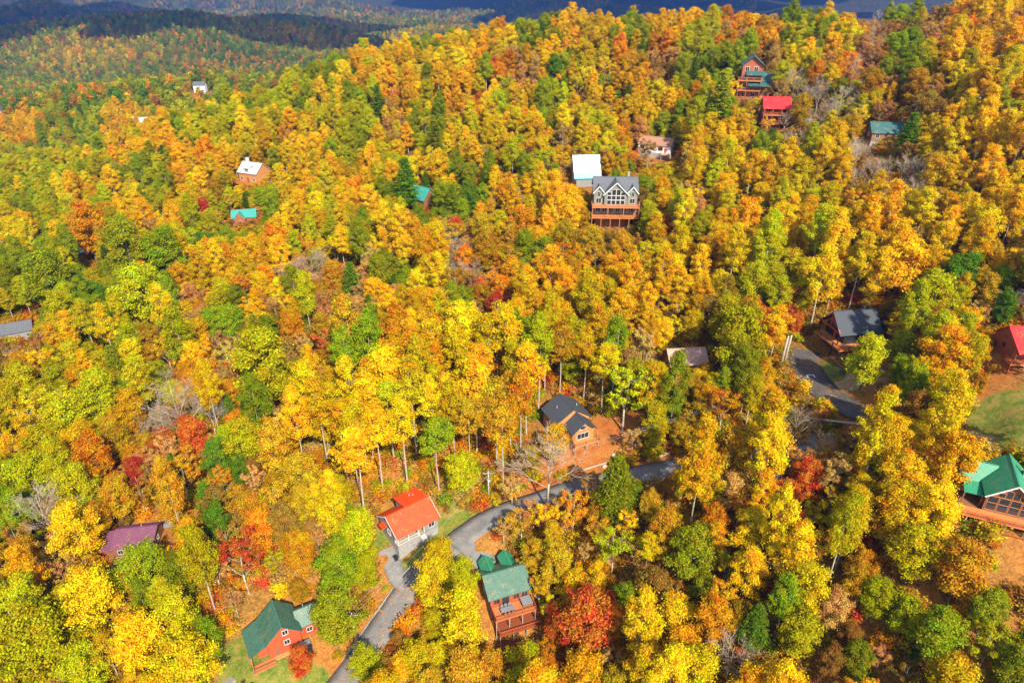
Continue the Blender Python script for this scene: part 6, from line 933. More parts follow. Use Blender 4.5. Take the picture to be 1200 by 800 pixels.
FOREST = {  # the rest of the wood on the same slopes, habit + colour + size in tenths: x, y
 'PG6': [-44,293,65,293,-81,268,48,296,-128,263,78,283,35,308,4,307,5,297,27,323,-138,250,-139,299,46,317,7,342,-48,328,134,313,58,348,-122,301,-93,323,14,343,-140,283,16,347,-109,308,-129,303,
  -174,279,15,338,-59,350,-91,318,191,295,73,364,-96,305,13,352,80,357,-143,294,136,331,-19,357,-173,339,45,390,27,389,-93,349,97,366,-190,294,-104,328,67,368,-74,359,25,366,-139,315,-52,362,
  -143,371,43,406,52,371,-176,312,97,406,30,414,77,386,-31,423,-94,421,88,416,-79,417,49,424,202,339,-196,375,53,417,-29,436,50,392,-183,357,44,427,-81,410,38,405,0,437,-190,391,231,387,
  31,399,229,381,-197,379,49,418,64,402,92,417,52,441,-203,394,238,398,166,404,-198,362,-207,386,-89,422,-203,389,173,416,-212,393,-170,388,-203,400,-158,414,-268,551,-305,537,-279,520,-287,575,-332,591,
  -376,523,-334,587,-299,549,-377,537,-393,583,-298,579,-394,571,-312,591,-400,551,-416,575,164,233,190,272,-430,529,197,265,245,343,247,354,200,288,-409,556,-412,560,-414,531,-466,597,-438,563,-444,557,-420,558,
  -459,567,162,219,-424,558,-450,586,],
 'RG4': [-105,159,-92,176,24,227,-5,212,-95,203,-32,224,80,231,66,227,20,204,15,237,59,236,-97,183,-83,214,-80,209,32,233,26,232,-103,197,9,226,-84,260,86,263,40,245,-89,241,13,294,73,284,
  -53,294,82,289,22,299,38,252,141,232,-58,271,156,222,21,264,45,300,-52,246,-92,232,36,319,18,293,176,259,-138,276,76,264,42,316,-57,288,154,247,46,305,-57,275,-7,289,8,349,-144,259,
  150,261,165,256,111,321,6,311,-71,283,83,341,-96,280,-27,350,87,340,149,332,-184,283,-114,279,208,313,-59,370,29,329,152,345,-39,334,195,331,-33,312,27,342,-170,263,-32,377,32,362,17,357,
  67,361,-160,328,-170,349,74,382,134,310,-172,346,-110,333,95,325,152,341,-40,351,-150,373,-73,368,-68,384,-74,403,-105,335,100,392,-156,320,222,344,-65,362,-51,388,46,431,-157,387,-31,357,-58,416,
  -188,291,37,375,96,425,171,392,-65,367,212,353,40,390,-5,373,36,368,81,372,-186,349,175,406,-54,388,-145,363,27,370,17,366,37,392,168,381,-158,374,-183,361,86,433,-211,376,-26,379,225,345,
  -71,409,215,349,225,384,-66,399,-184,373,-193,352,176,392,225,341,46,411,68,420,77,421,57,397,54,429,162,394,-95,414,234,374,83,402,86,436,108,414,48,442,49,414,100,423,95,412,68,442,
  177,410,40,436,242,361,-209,405,-282,514,-288,561,-319,565,-286,564,-302,522,-390,529,-294,555,-311,560,-371,517,-403,580,-408,579,-367,515,-427,594,-408,587,-324,571,-381,516,-324,565,-417,571,-385,527,-395,550,
  -410,590,-312,595,-397,564,-390,571,240,345,-436,546,-428,582,-417,553,-430,586,-450,581,-448,573,196,272,254,371,-431,549,-388,517,-432,583,-462,599,-381,512,-436,550,172,246,-478,597,-69,71,252,347,-444,545,
  -458,586,178,240,227,323,249,350,-434,564,-455,578,-431,539,-458,571,-455,587,-452,573,144,189,],
 'SG4': [115,151,96,194,-89,176,123,184,109,175,-92,198,82,205,-89,245,-38,243,-45,225,17,268,138,219,-66,276,93,255,51,246,-126,272,-90,263,-17,292,60,302,168,265,154,257,120,282,-75,301,-102,302,
  -83,288,-65,355,-148,265,50,365,180,308,-34,331,-82,295,-45,355,53,348,-178,291,47,367,72,386,-169,340,-100,304,-56,344,-87,316,149,339,-79,376,59,407,40,400,86,400,-148,312,-98,327,-54,385,
  54,402,-30,354,203,317,-8,435,-81,394,132,412,69,396,-180,360,55,388,-73,435,212,341,-84,374,-92,418,-150,387,-13,421,70,390,163,389,82,395,-47,399,-83,397,-82,428,-88,419,107,410,46,415,
  52,412,-79,430,-192,373,260,383,-306,523,-272,549,-287,499,-384,537,-275,547,-290,531,-404,572,-409,566,-374,542,-283,521,-390,539,-424,591,-267,541,-307,547,-290,573,-398,561,-288,592,-413,588,-419,594,-323,568,
  -411,564,-408,533,-416,558,-420,529,110,130,-411,518,-454,560,204,284,-409,530,121,141,-432,535,271,366,-462,571,245,338,-421,543,-410,544,-434,561,214,302,],
 'PG5': [71,200,123,188,98,201,80,210,40,249,-11,228,3,220,-83,202,100,205,84,253,154,226,-51,241,70,249,135,197,126,205,-90,223,-85,269,-130,226,-74,277,9,300,77,289,52,296,-89,267,26,301,
  -63,287,-120,287,147,255,-80,248,63,297,70,289,42,308,-63,272,55,307,14,329,51,312,-123,284,8,275,-126,237,-21,336,175,292,-139,271,-174,265,-18,316,55,313,-75,273,-2,298,-126,268,26,357,
  35,315,-133,264,76,349,71,354,51,331,-18,340,-113,338,-21,347,174,271,149,347,-20,330,112,354,51,315,-15,377,-150,320,-84,312,-77,373,-191,330,-20,383,160,357,-128,299,-48,376,21,367,54,385,
  -55,367,69,364,-142,307,-140,359,-151,381,190,290,142,328,92,374,75,338,-175,348,49,379,145,342,-70,357,47,405,163,365,44,418,32,371,100,411,40,367,-57,391,98,359,-20,373,85,371,27,409,
  48,385,55,413,24,378,205,351,148,336,-27,369,152,348,-143,375,94,394,81,418,157,357,-32,393,-2,402,-217,375,70,415,-172,343,236,390,-113,424,-83,385,-36,428,-196,384,46,381,182,416,76,434,
  26,437,-199,367,-209,361,157,376,88,430,61,409,-65,436,70,408,249,402,-180,349,26,430,41,441,93,398,170,383,45,401,-191,387,-29,415,47,436,121,400,-8,431,-89,430,82,437,211,357,-199,358,
  -27,441,-210,390,-24,442,257,382,59,431,237,367,-31,433,242,401,-98,427,-220,395,-280,501,-295,543,-290,547,-294,512,-299,553,-299,524,-366,535,-374,548,-387,541,-299,561,-280,507,-273,562,-274,558,-381,561,
  -378,521,-312,565,-299,535,-292,536,-399,580,-380,540,-297,528,-312,537,-417,591,-419,582,-312,552,-402,596,-371,540,-302,593,-385,559,-371,535,-298,599,-338,590,-411,593,-386,556,-405,575,-421,580,-417,597,-395,559,
  -325,596,-415,578,-387,572,-414,595,-428,537,-406,551,-410,525,-391,522,250,345,223,317,-476,589,227,349,-407,520,-391,514,141,177,-481,599,214,324,190,267,208,293,-466,589,-63,61,-403,549,-411,549,131,157,
  228,359,-441,560,-427,549,136,178,-415,548,-431,525,191,277,-462,578,243,331,-413,556,133,171,],
 'SG6': [58,298,-175,284,162,268,156,252,-78,286,-145,315,181,300,-21,324,142,331,-61,346,76,369,140,336,-188,335,-60,379,-222,387,74,423,-86,402,-71,415,38,426,-210,401,-318,580,-305,584,-305,572,-410,573,
  -398,568,215,315,-456,583,249,339,-427,572,-222,267,227,314,],
 'SG5': [-126,224,159,238,-50,275,87,250,156,242,-122,260,-57,279,-124,295,19,342,57,305,-19,320,-55,352,-134,299,-136,267,22,303,-153,283,123,292,-51,321,-100,313,59,365,-88,296,-50,339,-174,269,-59,342,
  200,306,17,376,203,312,174,284,-171,334,-58,333,66,394,-176,288,86,381,41,395,-16,403,-58,364,-207,356,-61,383,-10,402,-4,411,95,362,111,411,-185,354,89,369,19,386,233,392,84,391,52,421,
  44,440,-17,416,80,391,42,431,102,399,-77,421,93,407,87,403,-188,364,91,411,242,384,-288,541,-282,527,-301,565,-386,564,-407,592,-429,590,-299,570,-363,532,-379,557,-408,560,-391,554,-421,599,-455,597,
  -462,586,-449,560,-442,599,-416,566,-443,575,-406,527,230,317,174,237,-448,553,-406,541,-434,578,192,264,],
 'PG4': [-21,187,-81,140,38,160,20,197,-99,154,-91,187,-93,182,77,186,18,175,23,175,-31,169,65,196,-24,179,-105,150,10,177,47,176,82,191,-84,164,-96,198,-30,206,22,187,-95,165,-32,219,-86,194,
  -81,205,-98,213,-99,198,-93,168,66,199,95,183,-99,204,-5,225,88,226,9,232,-91,200,50,224,-89,228,-93,214,-67,249,132,206,138,186,-92,209,59,232,143,227,78,204,86,242,22,224,-95,212,
  128,242,127,246,-104,211,101,228,-33,216,-42,259,97,206,-70,223,140,196,40,237,22,267,19,227,130,201,-1,292,-23,258,153,238,-67,270,-63,268,65,280,1,248,23,277,5,245,69,246,-58,239,
  74,280,-61,266,-50,252,69,274,10,294,-72,287,24,286,2,276,-93,288,-44,250,19,300,-91,285,-127,240,60,292,-78,294,-20,277,42,293,-64,247,-88,248,157,258,-83,292,150,249,-43,328,-85,297,
  167,273,67,305,-59,309,56,302,-25,322,-16,312,-62,281,-67,280,15,282,5,315,131,317,181,282,-83,316,70,298,-87,310,13,283,-92,265,38,313,19,290,-30,329,-45,313,80,296,67,298,144,320,
  61,310,-132,294,-76,282,-164,277,-57,319,7,324,-98,316,-61,366,-43,325,49,323,127,303,-61,353,-89,302,52,305,43,358,40,374,17,350,195,291,47,361,-192,327,-22,315,67,353,-53,317,-28,342,
  29,374,-186,294,-8,326,-168,333,44,362,179,304,84,344,51,382,42,381,46,370,-183,278,149,355,-98,331,-87,386,91,341,190,286,-28,410,32,374,30,384,165,376,-147,310,69,350,37,396,-37,338,
  -12,380,28,346,160,369,78,339,-68,377,-12,383,228,339,-89,401,218,329,104,405,81,424,167,384,-181,309,-20,376,209,341,24,426,70,383,36,371,158,380,71,357,27,394,-83,388,221,349,-162,398,
  90,392,72,406,196,322,55,369,-70,369,-139,364,36,414,51,437,-162,407,49,369,-199,354,-182,345,-176,359,159,363,-99,424,-149,391,34,397,44,436,155,379,70,378,-18,422,-4,421,55,445,207,348,
  -90,391,80,405,-202,352,-57,382,50,434,-203,360,-202,356,40,411,-87,415,-92,402,239,376,-159,392,63,406,-186,345,178,414,-219,398,-159,395,37,411,224,333,-78,433,-154,403,-156,395,161,384,-44,405,
  -6,442,156,384,81,409,-161,389,57,426,-200,377,-207,399,-66,433,-199,390,49,429,241,366,94,421,-3,440,84,418,-82,432,185,419,231,383,-3,445,-206,394,-237,412,-288,517,-287,531,-284,501,-306,529,
  -294,575,-301,538,-302,532,-296,573,-385,544,-380,536,-317,584,-301,588,-387,532,-311,587,-314,574,-316,565,-304,558,-277,506,-276,523,-402,575,-273,553,-290,550,-312,598,-329,580,-303,562,-373,531,-408,583,-296,537,
  -403,553,-413,569,-356,519,-297,517,-378,534,-289,565,-305,594,-404,599,-395,556,-303,590,-332,578,-325,580,-378,548,-323,591,-326,588,-301,575,-378,517,-378,552,-378,528,-385,551,-337,593,-422,596,-396,553,-434,598,
  -405,567,208,289,-437,574,-448,595,168,223,-421,532,-442,590,-458,589,-426,569,203,281,-458,578,-400,525,-414,552,254,368,-387,525,174,241,-431,574,-450,557,-413,540,-433,532,-449,592,170,242,257,370,239,331,
  -427,540,135,175,-459,592,-416,538,-453,594,-474,594,226,329,-435,584,-405,531,112,132,162,211,-447,563,-439,546,],
 'RG7': [116,358,-53,371,222,338,-185,341,-76,397,-10,411,-211,371,257,395,-203,406,-215,401,-229,408,-317,559,-369,511,-393,563,-429,563,-439,580,164,228,138,182,-438,588,46,55,],
 'RG5': [27,307,-60,278,-127,244,-84,247,1,310,161,254,14,322,-42,271,-139,256,25,331,-95,297,141,250,50,302,39,295,2,324,-16,344,-18,333,-60,292,-160,254,-41,354,-78,309,23,372,173,275,196,303,
  -51,366,-94,309,10,317,-135,292,10,322,-65,382,-25,346,-178,281,-114,307,32,378,-14,395,-67,352,43,385,37,379,211,318,41,363,-193,360,49,408,-78,359,58,400,208,325,85,427,-141,354,18,380,
  81,387,-73,382,204,333,-83,420,188,322,93,390,90,406,-187,369,21,417,216,369,-162,383,248,379,155,347,96,378,-60,434,87,422,45,396,-153,384,245,391,186,412,233,369,-72,395,177,418,-1,416,
  -199,409,-76,409,-208,382,177,403,236,394,224,380,-292,518,-276,509,-283,510,-297,558,-390,535,-319,574,-384,569,-389,567,-266,547,-333,596,-277,559,-297,583,-304,550,-399,584,-401,592,-405,584,-383,533,-402,570,
  -418,587,-398,575,223,328,-447,589,-454,565,-414,523,-427,533,118,141,-64,67,164,215,158,214,161,207,262,379,-394,531,-418,534,-471,595,],
 'PY5': [-102,201,-71,189,6,223,137,214,70,219,-125,163,107,232,-67,253,138,209,-130,230,4,258,37,279,-38,274,-80,232,77,243,79,251,-27,284,-114,224,113,285,-27,274,108,238,-144,253,144,235,-3,285,
  -22,292,-66,264,-135,285,113,298,38,291,-67,259,-10,291,-34,270,-98,301,117,297,-19,289,-82,306,32,337,-130,313,-187,253,-200,256,-31,340,68,302,-37,314,-185,242,-7,314,-92,303,0,320,-95,359,
  -49,352,-58,355,-154,314,-149,292,-90,364,-100,359,-66,371,-81,336,-133,334,62,390,-122,340,-58,385,91,347,151,385,-192,335,78,399,-25,396,-214,279,101,403,-82,359,-190,301,-164,393,110,421,-7,416,
  -48,432,-108,359,-183,337,-104,426,-142,365,-64,376,-218,354,-66,412,-68,396,-167,402,-212,409,-155,371,29,428,-192,377,-216,396,78,414,-256,395,-225,357,-265,379,-131,425,-285,415,-318,461,-285,516,-290,475,
  -289,535,-389,584,-405,557,-369,519,-323,577,-281,557,-314,562,-326,575,157,203,-231,283,150,200,-451,576,-125,127,-217,255,-6,65,-123,130,-76,67,164,222,-232,272,121,153,197,275,151,192,-390,490,-124,120,
  153,204,-265,315,-285,371,152,195,-99,83,20,64,-229,275,35,57,],
 'RY5': [35,264,27,281,-172,232,-89,306,-84,349,-112,323,113,293,-128,309,-196,292,32,356,-91,330,-163,270,80,364,-150,275,-44,368,-143,342,-135,317,-161,287,-158,368,-44,344,-191,346,-199,319,-145,326,93,358,
  -63,371,-163,378,-4,435,-167,383,-46,417,-62,431,-2,431,-311,467,-317,554,-295,524,-320,587,-377,513,-296,533,-310,575,129,160,-97,89,-334,421,127,154,-130,131,-212,243,-301,365,-448,598,6,66,],
 'SY7': [-207,269,-20,362,-31,366,-133,342,-65,389,-54,401,-212,344,-60,439,-315,434,-294,550,-308,554,216,292,],
 'PY4': [103,151,104,164,92,188,-18,160,103,173,108,161,-114,150,101,171,-86,162,97,185,99,166,86,186,-120,130,-65,196,-79,196,-97,177,-22,204,39,182,-73,197,-70,220,-62,225,96,174,-66,222,118,174,
  -30,198,-106,213,120,199,131,177,76,223,-71,211,-64,250,72,252,-107,187,-101,194,139,237,-107,207,75,268,-145,227,141,203,147,228,104,234,102,224,143,247,-21,286,-45,273,-78,229,1,271,-76,260,
  70,278,0,281,149,225,161,235,-91,296,-2,309,-65,244,72,273,-90,236,7,278,146,259,-141,225,58,312,-126,233,-26,257,162,240,11,278,-76,291,-149,242,-61,256,149,258,115,302,-5,298,146,232,
  -174,229,-67,262,-146,247,-166,273,-199,267,-123,311,-19,280,-153,241,-157,279,-87,283,109,284,-193,250,37,337,2,284,-34,340,-178,234,-48,349,-23,296,-118,327,0,306,41,336,-128,324,-187,258,143,324,
  -180,235,-165,288,-96,284,-23,352,-142,291,-159,272,111,302,-169,289,-121,329,-106,306,79,348,-93,336,37,333,-5,324,37,329,-61,374,-42,382,32,352,-66,358,38,346,-72,399,192,284,-140,338,-142,310,
  -113,405,-101,369,-206,361,-65,395,-131,346,-169,318,-21,352,-120,334,-87,398,-36,398,-63,413,-186,302,-179,357,-114,335,51,386,-168,407,-33,384,-42,373,-223,309,-30,380,104,391,-53,414,-170,415,-32,438,
  -44,426,-46,395,-120,427,-52,439,-8,424,-167,416,-76,412,-39,435,218,349,158,405,-116,408,-63,426,-106,424,-225,389,-288,453,-307,486,-312,449,-276,407,-314,414,-267,429,-298,506,-294,530,-305,533,-284,539,
  -350,528,-256,598,-303,541,-321,583,-360,597,-309,538,-323,560,-291,513,-384,579,-301,557,-362,528,-330,583,-331,576,-329,589,-394,580,-370,496,-88,68,-218,267,7,63,-418,547,-192,236,-397,529,-400,489,-207,253,
  -436,596,-194,237,-125,123,-198,236,-272,331,-129,137,-52,70,-270,321,-126,130,-270,333,27,58,24,61,-276,360,-159,189,-65,64,-121,126,],
 'SY5': [29,264,117,238,144,200,-64,230,73,256,83,248,-77,270,-148,260,-188,235,-157,268,118,286,12,274,-114,269,-142,243,-43,275,-20,298,-114,312,-113,318,-153,268,-162,274,-140,303,-125,314,59,309,-118,320,
  -147,332,-140,349,-194,308,-98,347,-74,373,-95,344,-20,370,-44,433,42,414,-68,418,-59,411,-284,497,-287,521,-313,583,-289,596,-71,66,-284,367,10,62,144,193,-120,122,-201,238,14,62,-157,186,-210,256,
  -247,305,-265,326,],
 'RY6': [-117,340,-162,281,43,346,-87,360,-88,341,-52,355,54,377,-121,316,124,334,-53,381,-198,297,-54,407,-130,337,-13,407,105,423,-29,402,-63,408,-71,432,-235,406,-35,432,-328,491,-306,578,-382,524,-309,568,
  -340,595,-355,571,-216,249,-51,64,-228,265,136,168,155,208,-425,545,149,188,-94,79,-207,237,-384,480,267,383,-226,260,-198,246,-204,257,157,218,],
 'RY7': [-1,376,97,400,92,426,-295,391,-339,486,-202,251,],
 'PY6': [-179,240,-18,302,-139,240,-54,274,-58,283,143,253,-97,293,-25,287,67,268,178,273,152,253,-185,250,-125,305,-8,318,118,293,-15,329,-126,321,-35,363,-35,356,-92,313,-29,361,-111,355,33,349,-204,303,
  -143,334,-68,402,-228,344,-57,397,-194,356,-118,375,-156,341,-54,376,-98,416,-226,309,-42,438,-70,436,-110,420,-55,428,-217,392,-303,423,-288,457,-323,460,-292,489,-304,544,-310,531,-301,597,-365,491,-221,255,
  -423,551,-421,522,-207,260,-305,402,-91,75,126,148,131,165,-235,275,124,160,167,219,-209,264,],
 'SY6': [-193,244,-156,258,-134,304,-137,289,-145,303,58,374,150,365,-54,347,-140,329,-88,409,-196,328,-234,389,-57,422,-179,412,-314,479,-318,595,170,226,-58,61,-435,541,-295,359,134,160,-375,471,27,64,],
 'RG6': [195,297,80,353,45,377,-61,338,-7,384,-23,342,123,345,23,348,42,371,67,387,-24,364,90,386,-192,367,26,403,23,397,-178,335,48,398,50,374,87,366,169,408,71,428,-170,393,-34,402,-11,438,
  41,423,-206,377,-36,438,-216,406,-289,555,-290,526,-365,524,-371,527,-270,539,-283,561,-313,578,-328,593,-424,587,-413,535,-428,522,-407,547,-444,593,-401,519,-396,525,-424,564,-437,558,-446,579,218,298,121,145,
  -465,575,],
 'RY4': [72,191,-65,200,96,217,124,198,72,221,88,255,78,246,-38,267,-62,237,4,292,-44,284,-86,273,-86,243,153,230,-81,275,-97,287,-51,311,-3,303,159,244,-41,255,-97,268,-54,283,-5,295,-90,282,
  -173,242,-101,294,-3,320,-11,325,-32,350,-135,252,-92,300,114,289,-177,231,-22,306,-145,256,-43,377,-37,382,-96,313,-140,319,-18,350,-159,276,-95,328,-85,382,-128,343,-70,391,-96,369,24,344,-69,366,
  -47,364,-27,386,-187,331,-63,360,-97,350,-59,406,-50,411,-34,359,-103,375,-60,427,-137,336,-258,368,92,432,-41,386,146,402,-45,382,236,353,-67,392,-209,331,-254,385,-26,399,-104,387,-209,340,-62,418,
  -61,395,-24,438,-161,373,-308,411,-270,421,-305,568,-298,513,-351,591,-303,554,-300,520,-388,561,-255,594,-269,593,-337,405,-227,283,160,225,270,379,-211,261,],
 'SG7': [77,344,85,360,192,306,28,362,-178,319,69,374,149,360,20,402,81,381,-146,379,-74,388,-197,349,-213,381,-74,418,29,443,-311,542,-314,548,-411,599,-444,585,183,259,51,53,],
 'PY7': [-127,288,-168,283,-36,348,-125,327,-188,287,-134,347,-180,353,154,368,-115,427,-67,428,-239,403,-273,520,-370,503,-326,568,-402,543,-228,270,-244,310,-374,507,89,89,],
 'SY4': [111,171,128,187,-23,194,-102,175,86,234,-112,216,75,218,137,194,-80,226,145,203,-65,225,-151,239,109,280,-39,282,141,210,-139,224,-13,293,-55,247,-166,254,-24,260,72,268,-128,296,64,302,-195,257,
  186,289,-84,342,-164,285,-71,362,-176,294,-91,309,-104,309,-212,271,-70,406,-93,363,-66,423,-49,405,-61,389,-153,321,-133,366,188,417,32,440,-204,367,-50,416,-222,402,-65,416,51,431,-165,408,-293,418,
  -246,419,-305,459,-306,541,-260,599,-313,557,-309,582,-199,233,-113,111,-402,502,-207,247,-222,274,-203,246,-231,268,-381,482,],
 'PG7': [-48,335,179,287,-102,324,43,354,-34,334,-148,306,185,294,20,354,-166,330,-79,387,-166,337,-80,381,-80,406,33,410,-202,373,-186,379,39,418,-17,436,29,424,-91,414,59,443,237,384,20,445,-213,387,
  -287,486,-299,543,-277,554,-317,590,-283,570,-325,584,252,387,-452,590,-450,568,-386,521,203,276,-434,570,10,66,],
 'RO6': [201,324,-15,386,200,331,-9,375,100,370,75,403,74,389,127,369,169,376,225,369,84,412,114,382,78,430,212,365,125,416,-364,519,-471,591,183,265,261,368,],
 'RO4': [13,231,141,194,12,241,-78,250,157,261,-70,273,131,291,-15,322,42,264,84,269,-49,292,-97,324,165,278,50,326,159,266,185,299,-26,336,116,330,182,305,115,314,-23,318,94,337,56,329,-25,315,
  -15,317,126,295,195,327,-36,319,123,283,140,278,178,291,105,364,99,323,-26,325,-29,322,8,359,-11,363,119,385,55,345,53,341,53,396,74,379,109,366,115,326,115,408,105,412,-150,315,110,362,
  104,352,77,394,-31,428,186,313,58,384,-11,443,-38,407,-80,368,234,381,132,420,-29,420,78,373,245,404,143,423,72,393,125,396,-82,414,110,403,-19,400,81,434,237,402,148,414,-225,404,216,363,
  91,422,229,376,149,419,130,416,241,388,-277,566,-303,527,-373,513,-357,522,-473,598,177,234,179,256,240,341,-54,68,],
 'RA7': [216,345,-17,444,241,406,-314,569,-368,576,-383,575,-403,563,-463,593,218,322,-430,555,-395,536,],
 'RO5': [45,275,79,262,166,283,49,335,52,290,0,337,-25,329,-152,310,-150,257,173,297,-29,310,-15,337,96,341,171,288,196,316,184,310,194,312,105,358,126,351,153,326,-14,371,-149,301,72,350,204,300,
  101,340,206,343,122,340,82,398,116,397,178,370,86,408,229,342,75,416,161,373,75,374,119,405,109,396,218,354,126,392,-16,391,-192,397,241,394,233,361,181,404,229,355,260,389,-287,492,-292,560,
  -382,553,-466,580,217,311,57,52,-421,569,-135,138,-423,572,],
 'RO7': [22,411,126,406,170,399,120,395,-42,421,-70,422,229,372,-284,545,170,234,-438,536,],
 'SO6': [-56,337,104,313,193,319,111,343,-9,339,180,294,-191,341,189,310,113,372,75,356,57,360,-40,402,-69,373,106,374,-170,313,110,358,-13,432,24,384,-4,398,114,419,34,436,-307,562,247,365,],
 'RA2': [-75,91,67,106,26,109,-68,93,25,242,97,271,],
 'RA6': [118,344,119,354,90,379,-9,367,179,331,32,393,-208,366,-90,395,-61,402,-199,398,-220,378,-279,538,-389,546,-390,577,-400,556,-373,573,-412,581,-395,516,-442,550,-417,527,-460,574,-423,538,],
 'RA5': [-6,273,29,299,-90,292,-158,249,-123,270,97,333,51,319,32,303,100,345,-72,354,-139,294,175,326,-53,330,197,335,60,332,-3,352,-155,399,36,400,211,400,-243,417,-361,512,-379,545,-368,530,-369,545,
  17,67,-103,97,-443,565,-440,540,-385,515,206,305,118,136,188,263,-470,585,-454,570,-105,93,-446,568,],
 'RL4': [-96,234,-96,226,-132,212,32,270,52,226,47,227,-17,284,-38,286,-136,235,-107,237,-110,224,-54,237,109,287,119,250,-99,271,-102,239,-125,280,-131,221,-176,261,-42,267,-50,303,152,234,44,320,-1,324,
  -90,253,-151,289,85,312,-116,265,-119,260,-26,307,130,323,81,310,-201,270,-8,305,-27,297,26,315,-61,317,19,318,-68,331,-163,305,84,335,-32,321,-109,322,-66,285,-27,292,-170,300,-102,337,-185,276,
  -201,280,-189,239,-113,272,-81,312,-181,293,119,311,-119,355,-168,246,-97,338,-90,351,-61,357,5,368,-63,332,-106,356,-111,366,-136,321,-106,371,-180,339,-102,331,-193,285,-182,298,-164,326,-118,314,-109,312,
  -75,365,11,376,-136,361,-78,347,-106,375,46,350,-155,287,-90,347,-137,333,-206,318,-179,285,-198,304,-188,278,88,350,-206,340,-203,307,-107,365,-111,361,-28,376,-242,316,-218,288,-187,306,140,320,-228,306,
  -108,409,123,323,-230,340,-193,276,-202,288,-218,358,-20,390,-250,336,-127,384,-11,397,-156,381,-131,399,144,383,-127,398,-207,284,-165,349,-200,345,-36,391,-45,440,-235,328,-225,306,-181,331,-54,423,-206,311,
  -216,368,-167,399,-265,348,147,388,-116,360,-137,358,-222,313,64,376,105,394,97,390,-225,400,-173,331,-129,387,-226,375,-171,353,-137,384,-135,406,-250,332,-113,392,-140,378,-237,386,-147,358,-125,369,-14,424,
  -263,352,-225,352,-268,383,-140,404,-262,387,-271,394,-256,349,-139,371,-168,369,-149,417,-238,382,-22,407,-251,363,-8,420,-245,377,-19,410,-170,404,-141,411,-217,343,-261,406,-172,399,-278,373,-133,395,-133,404,
  148,395,-234,360,-302,399,-174,390,-174,395,-223,407,-262,356,-126,419,-250,420,-286,376,-123,420,-150,407,-287,405,-28,432,-233,384,-257,387,-270,416,-290,414,-314,430,-266,366,-261,369,-292,439,-280,370,-318,427,
  -294,397,-291,397,-320,456,-279,398,-332,447,-282,443,-283,426,-260,402,-284,439,-339,449,-298,498,-334,455,-316,484,-287,394,-316,475,-312,507,-331,459,-313,443,-332,463,-337,462,-265,420,-328,457,-320,474,-302,460,
  -325,430,-273,420,-309,447,-282,459,-323,441,-327,434,-310,498,-307,424,-281,553,-330,506,-297,460,-358,530,-285,455,-319,471,-354,542,-361,499,-260,583,-326,477,-336,498,-301,470,-327,462,-336,468,-350,516,-308,593,
  -293,475,-352,486,-358,575,-356,488,-277,532,-313,485,-345,485,-330,496,-371,498,-321,493,-263,580,-343,474,-344,553,-362,561,-259,579,-299,490,-264,562,-356,527,-308,495,-271,527,-327,502,-332,525,-337,558,-295,501,
  -350,512,-364,592,-282,518,-333,520,-346,558,-344,503,-262,566,-269,564,-340,576,-329,514,-324,515,-279,599,-330,561,-334,537,-360,503,-352,598,-354,575,-269,579,-343,562,-348,578,-323,557,-338,584,-381,599,-336,440,
  -304,371,-271,324,-396,478,-372,491,-336,426,-315,407,-375,502,-385,469,-318,415,-396,494,-237,297,-354,450,-416,514,-253,330,-268,337,-129,144,-363,473,-359,447,-352,454,-82,71,-351,445,-375,480,-242,304,-254,312,
  -262,342,-362,468,-277,340,-213,266,-373,485,-322,406,-375,460,-279,361,-372,469,155,200,-361,439,-15,68,-268,331,-360,435,-26,72,-245,293,-305,389,-338,402,-199,241,-230,292,-334,417,-408,503,-240,312,-287,360,
  -394,504,-390,502,-281,364,-209,244,-382,506,-347,454,-53,61,-330,398,-345,450,-390,472,-258,320,-309,366,-352,428,-421,512,-395,483,-243,284,71,52,],
 'SL5': [-115,255,-176,237,-73,291,26,276,-184,254,-157,298,18,307,-65,329,-172,237,110,276,-9,301,44,326,-78,354,-186,265,-213,297,119,303,78,329,-101,391,-168,324,-120,379,89,344,18,425,-150,395,-212,352,
  -128,405,-133,357,-162,365,-215,350,-152,376,-241,390,-196,370,-237,336,-259,352,-275,369,-235,364,-247,367,-238,394,-229,412,-293,455,-248,408,-263,395,-282,414,-289,471,-267,395,-291,384,-288,399,-305,413,-284,478,
  -314,418,-291,424,-292,429,-302,415,-272,570,-338,561,-302,498,-349,519,-310,475,-286,580,-348,490,-367,563,-350,501,-340,569,-359,563,-398,503,-261,326,-378,508,-323,388,-262,319,-359,476,-281,353,-120,118,-11,67,
  -260,322,-170,186,-379,503,-332,427,-291,361,-295,386,-344,430,-293,370,-137,147,-368,439,-340,431,],
 'RA4': [-3,228,-37,237,-8,222,115,234,-130,235,83,233,-56,262,2,295,103,247,14,249,47,281,42,290,10,310,-53,301,145,285,-133,281,91,331,47,329,50,287,-132,310,54,321,-41,315,4,346,154,277,
  -5,344,60,341,-16,360,38,359,-78,392,60,337,-146,383,56,421,178,316,110,392,77,377,-166,389,61,421,87,391,100,363,184,369,-40,410,119,389,131,382,-7,446,73,397,170,386,88,395,236,410,
  54,426,54,438,70,422,-283,493,-398,541,-396,589,-388,552,-433,595,-407,595,-461,582,-402,535,222,304,-413,545,-445,572,54,59,-447,549,219,316,-422,576,-456,573,194,277,-425,582,-405,524,-101,87,-435,554,],
 'RL6': [-113,378,-80,330,133,345,-213,288,-90,379,-157,334,-204,325,-121,363,-217,313,-150,329,-145,349,-190,322,-107,384,-125,356,147,351,83,348,-27,390,-10,389,-115,366,138,363,-32,388,-194,317,-99,375,-222,288,
  -226,301,-133,383,-178,398,-135,413,-118,384,-22,387,104,386,-4,426,-243,372,-163,412,-148,364,-34,418,-184,365,-212,357,-111,397,-153,413,-220,345,-144,387,-128,424,103,418,-230,366,-236,344,-196,393,-273,400,
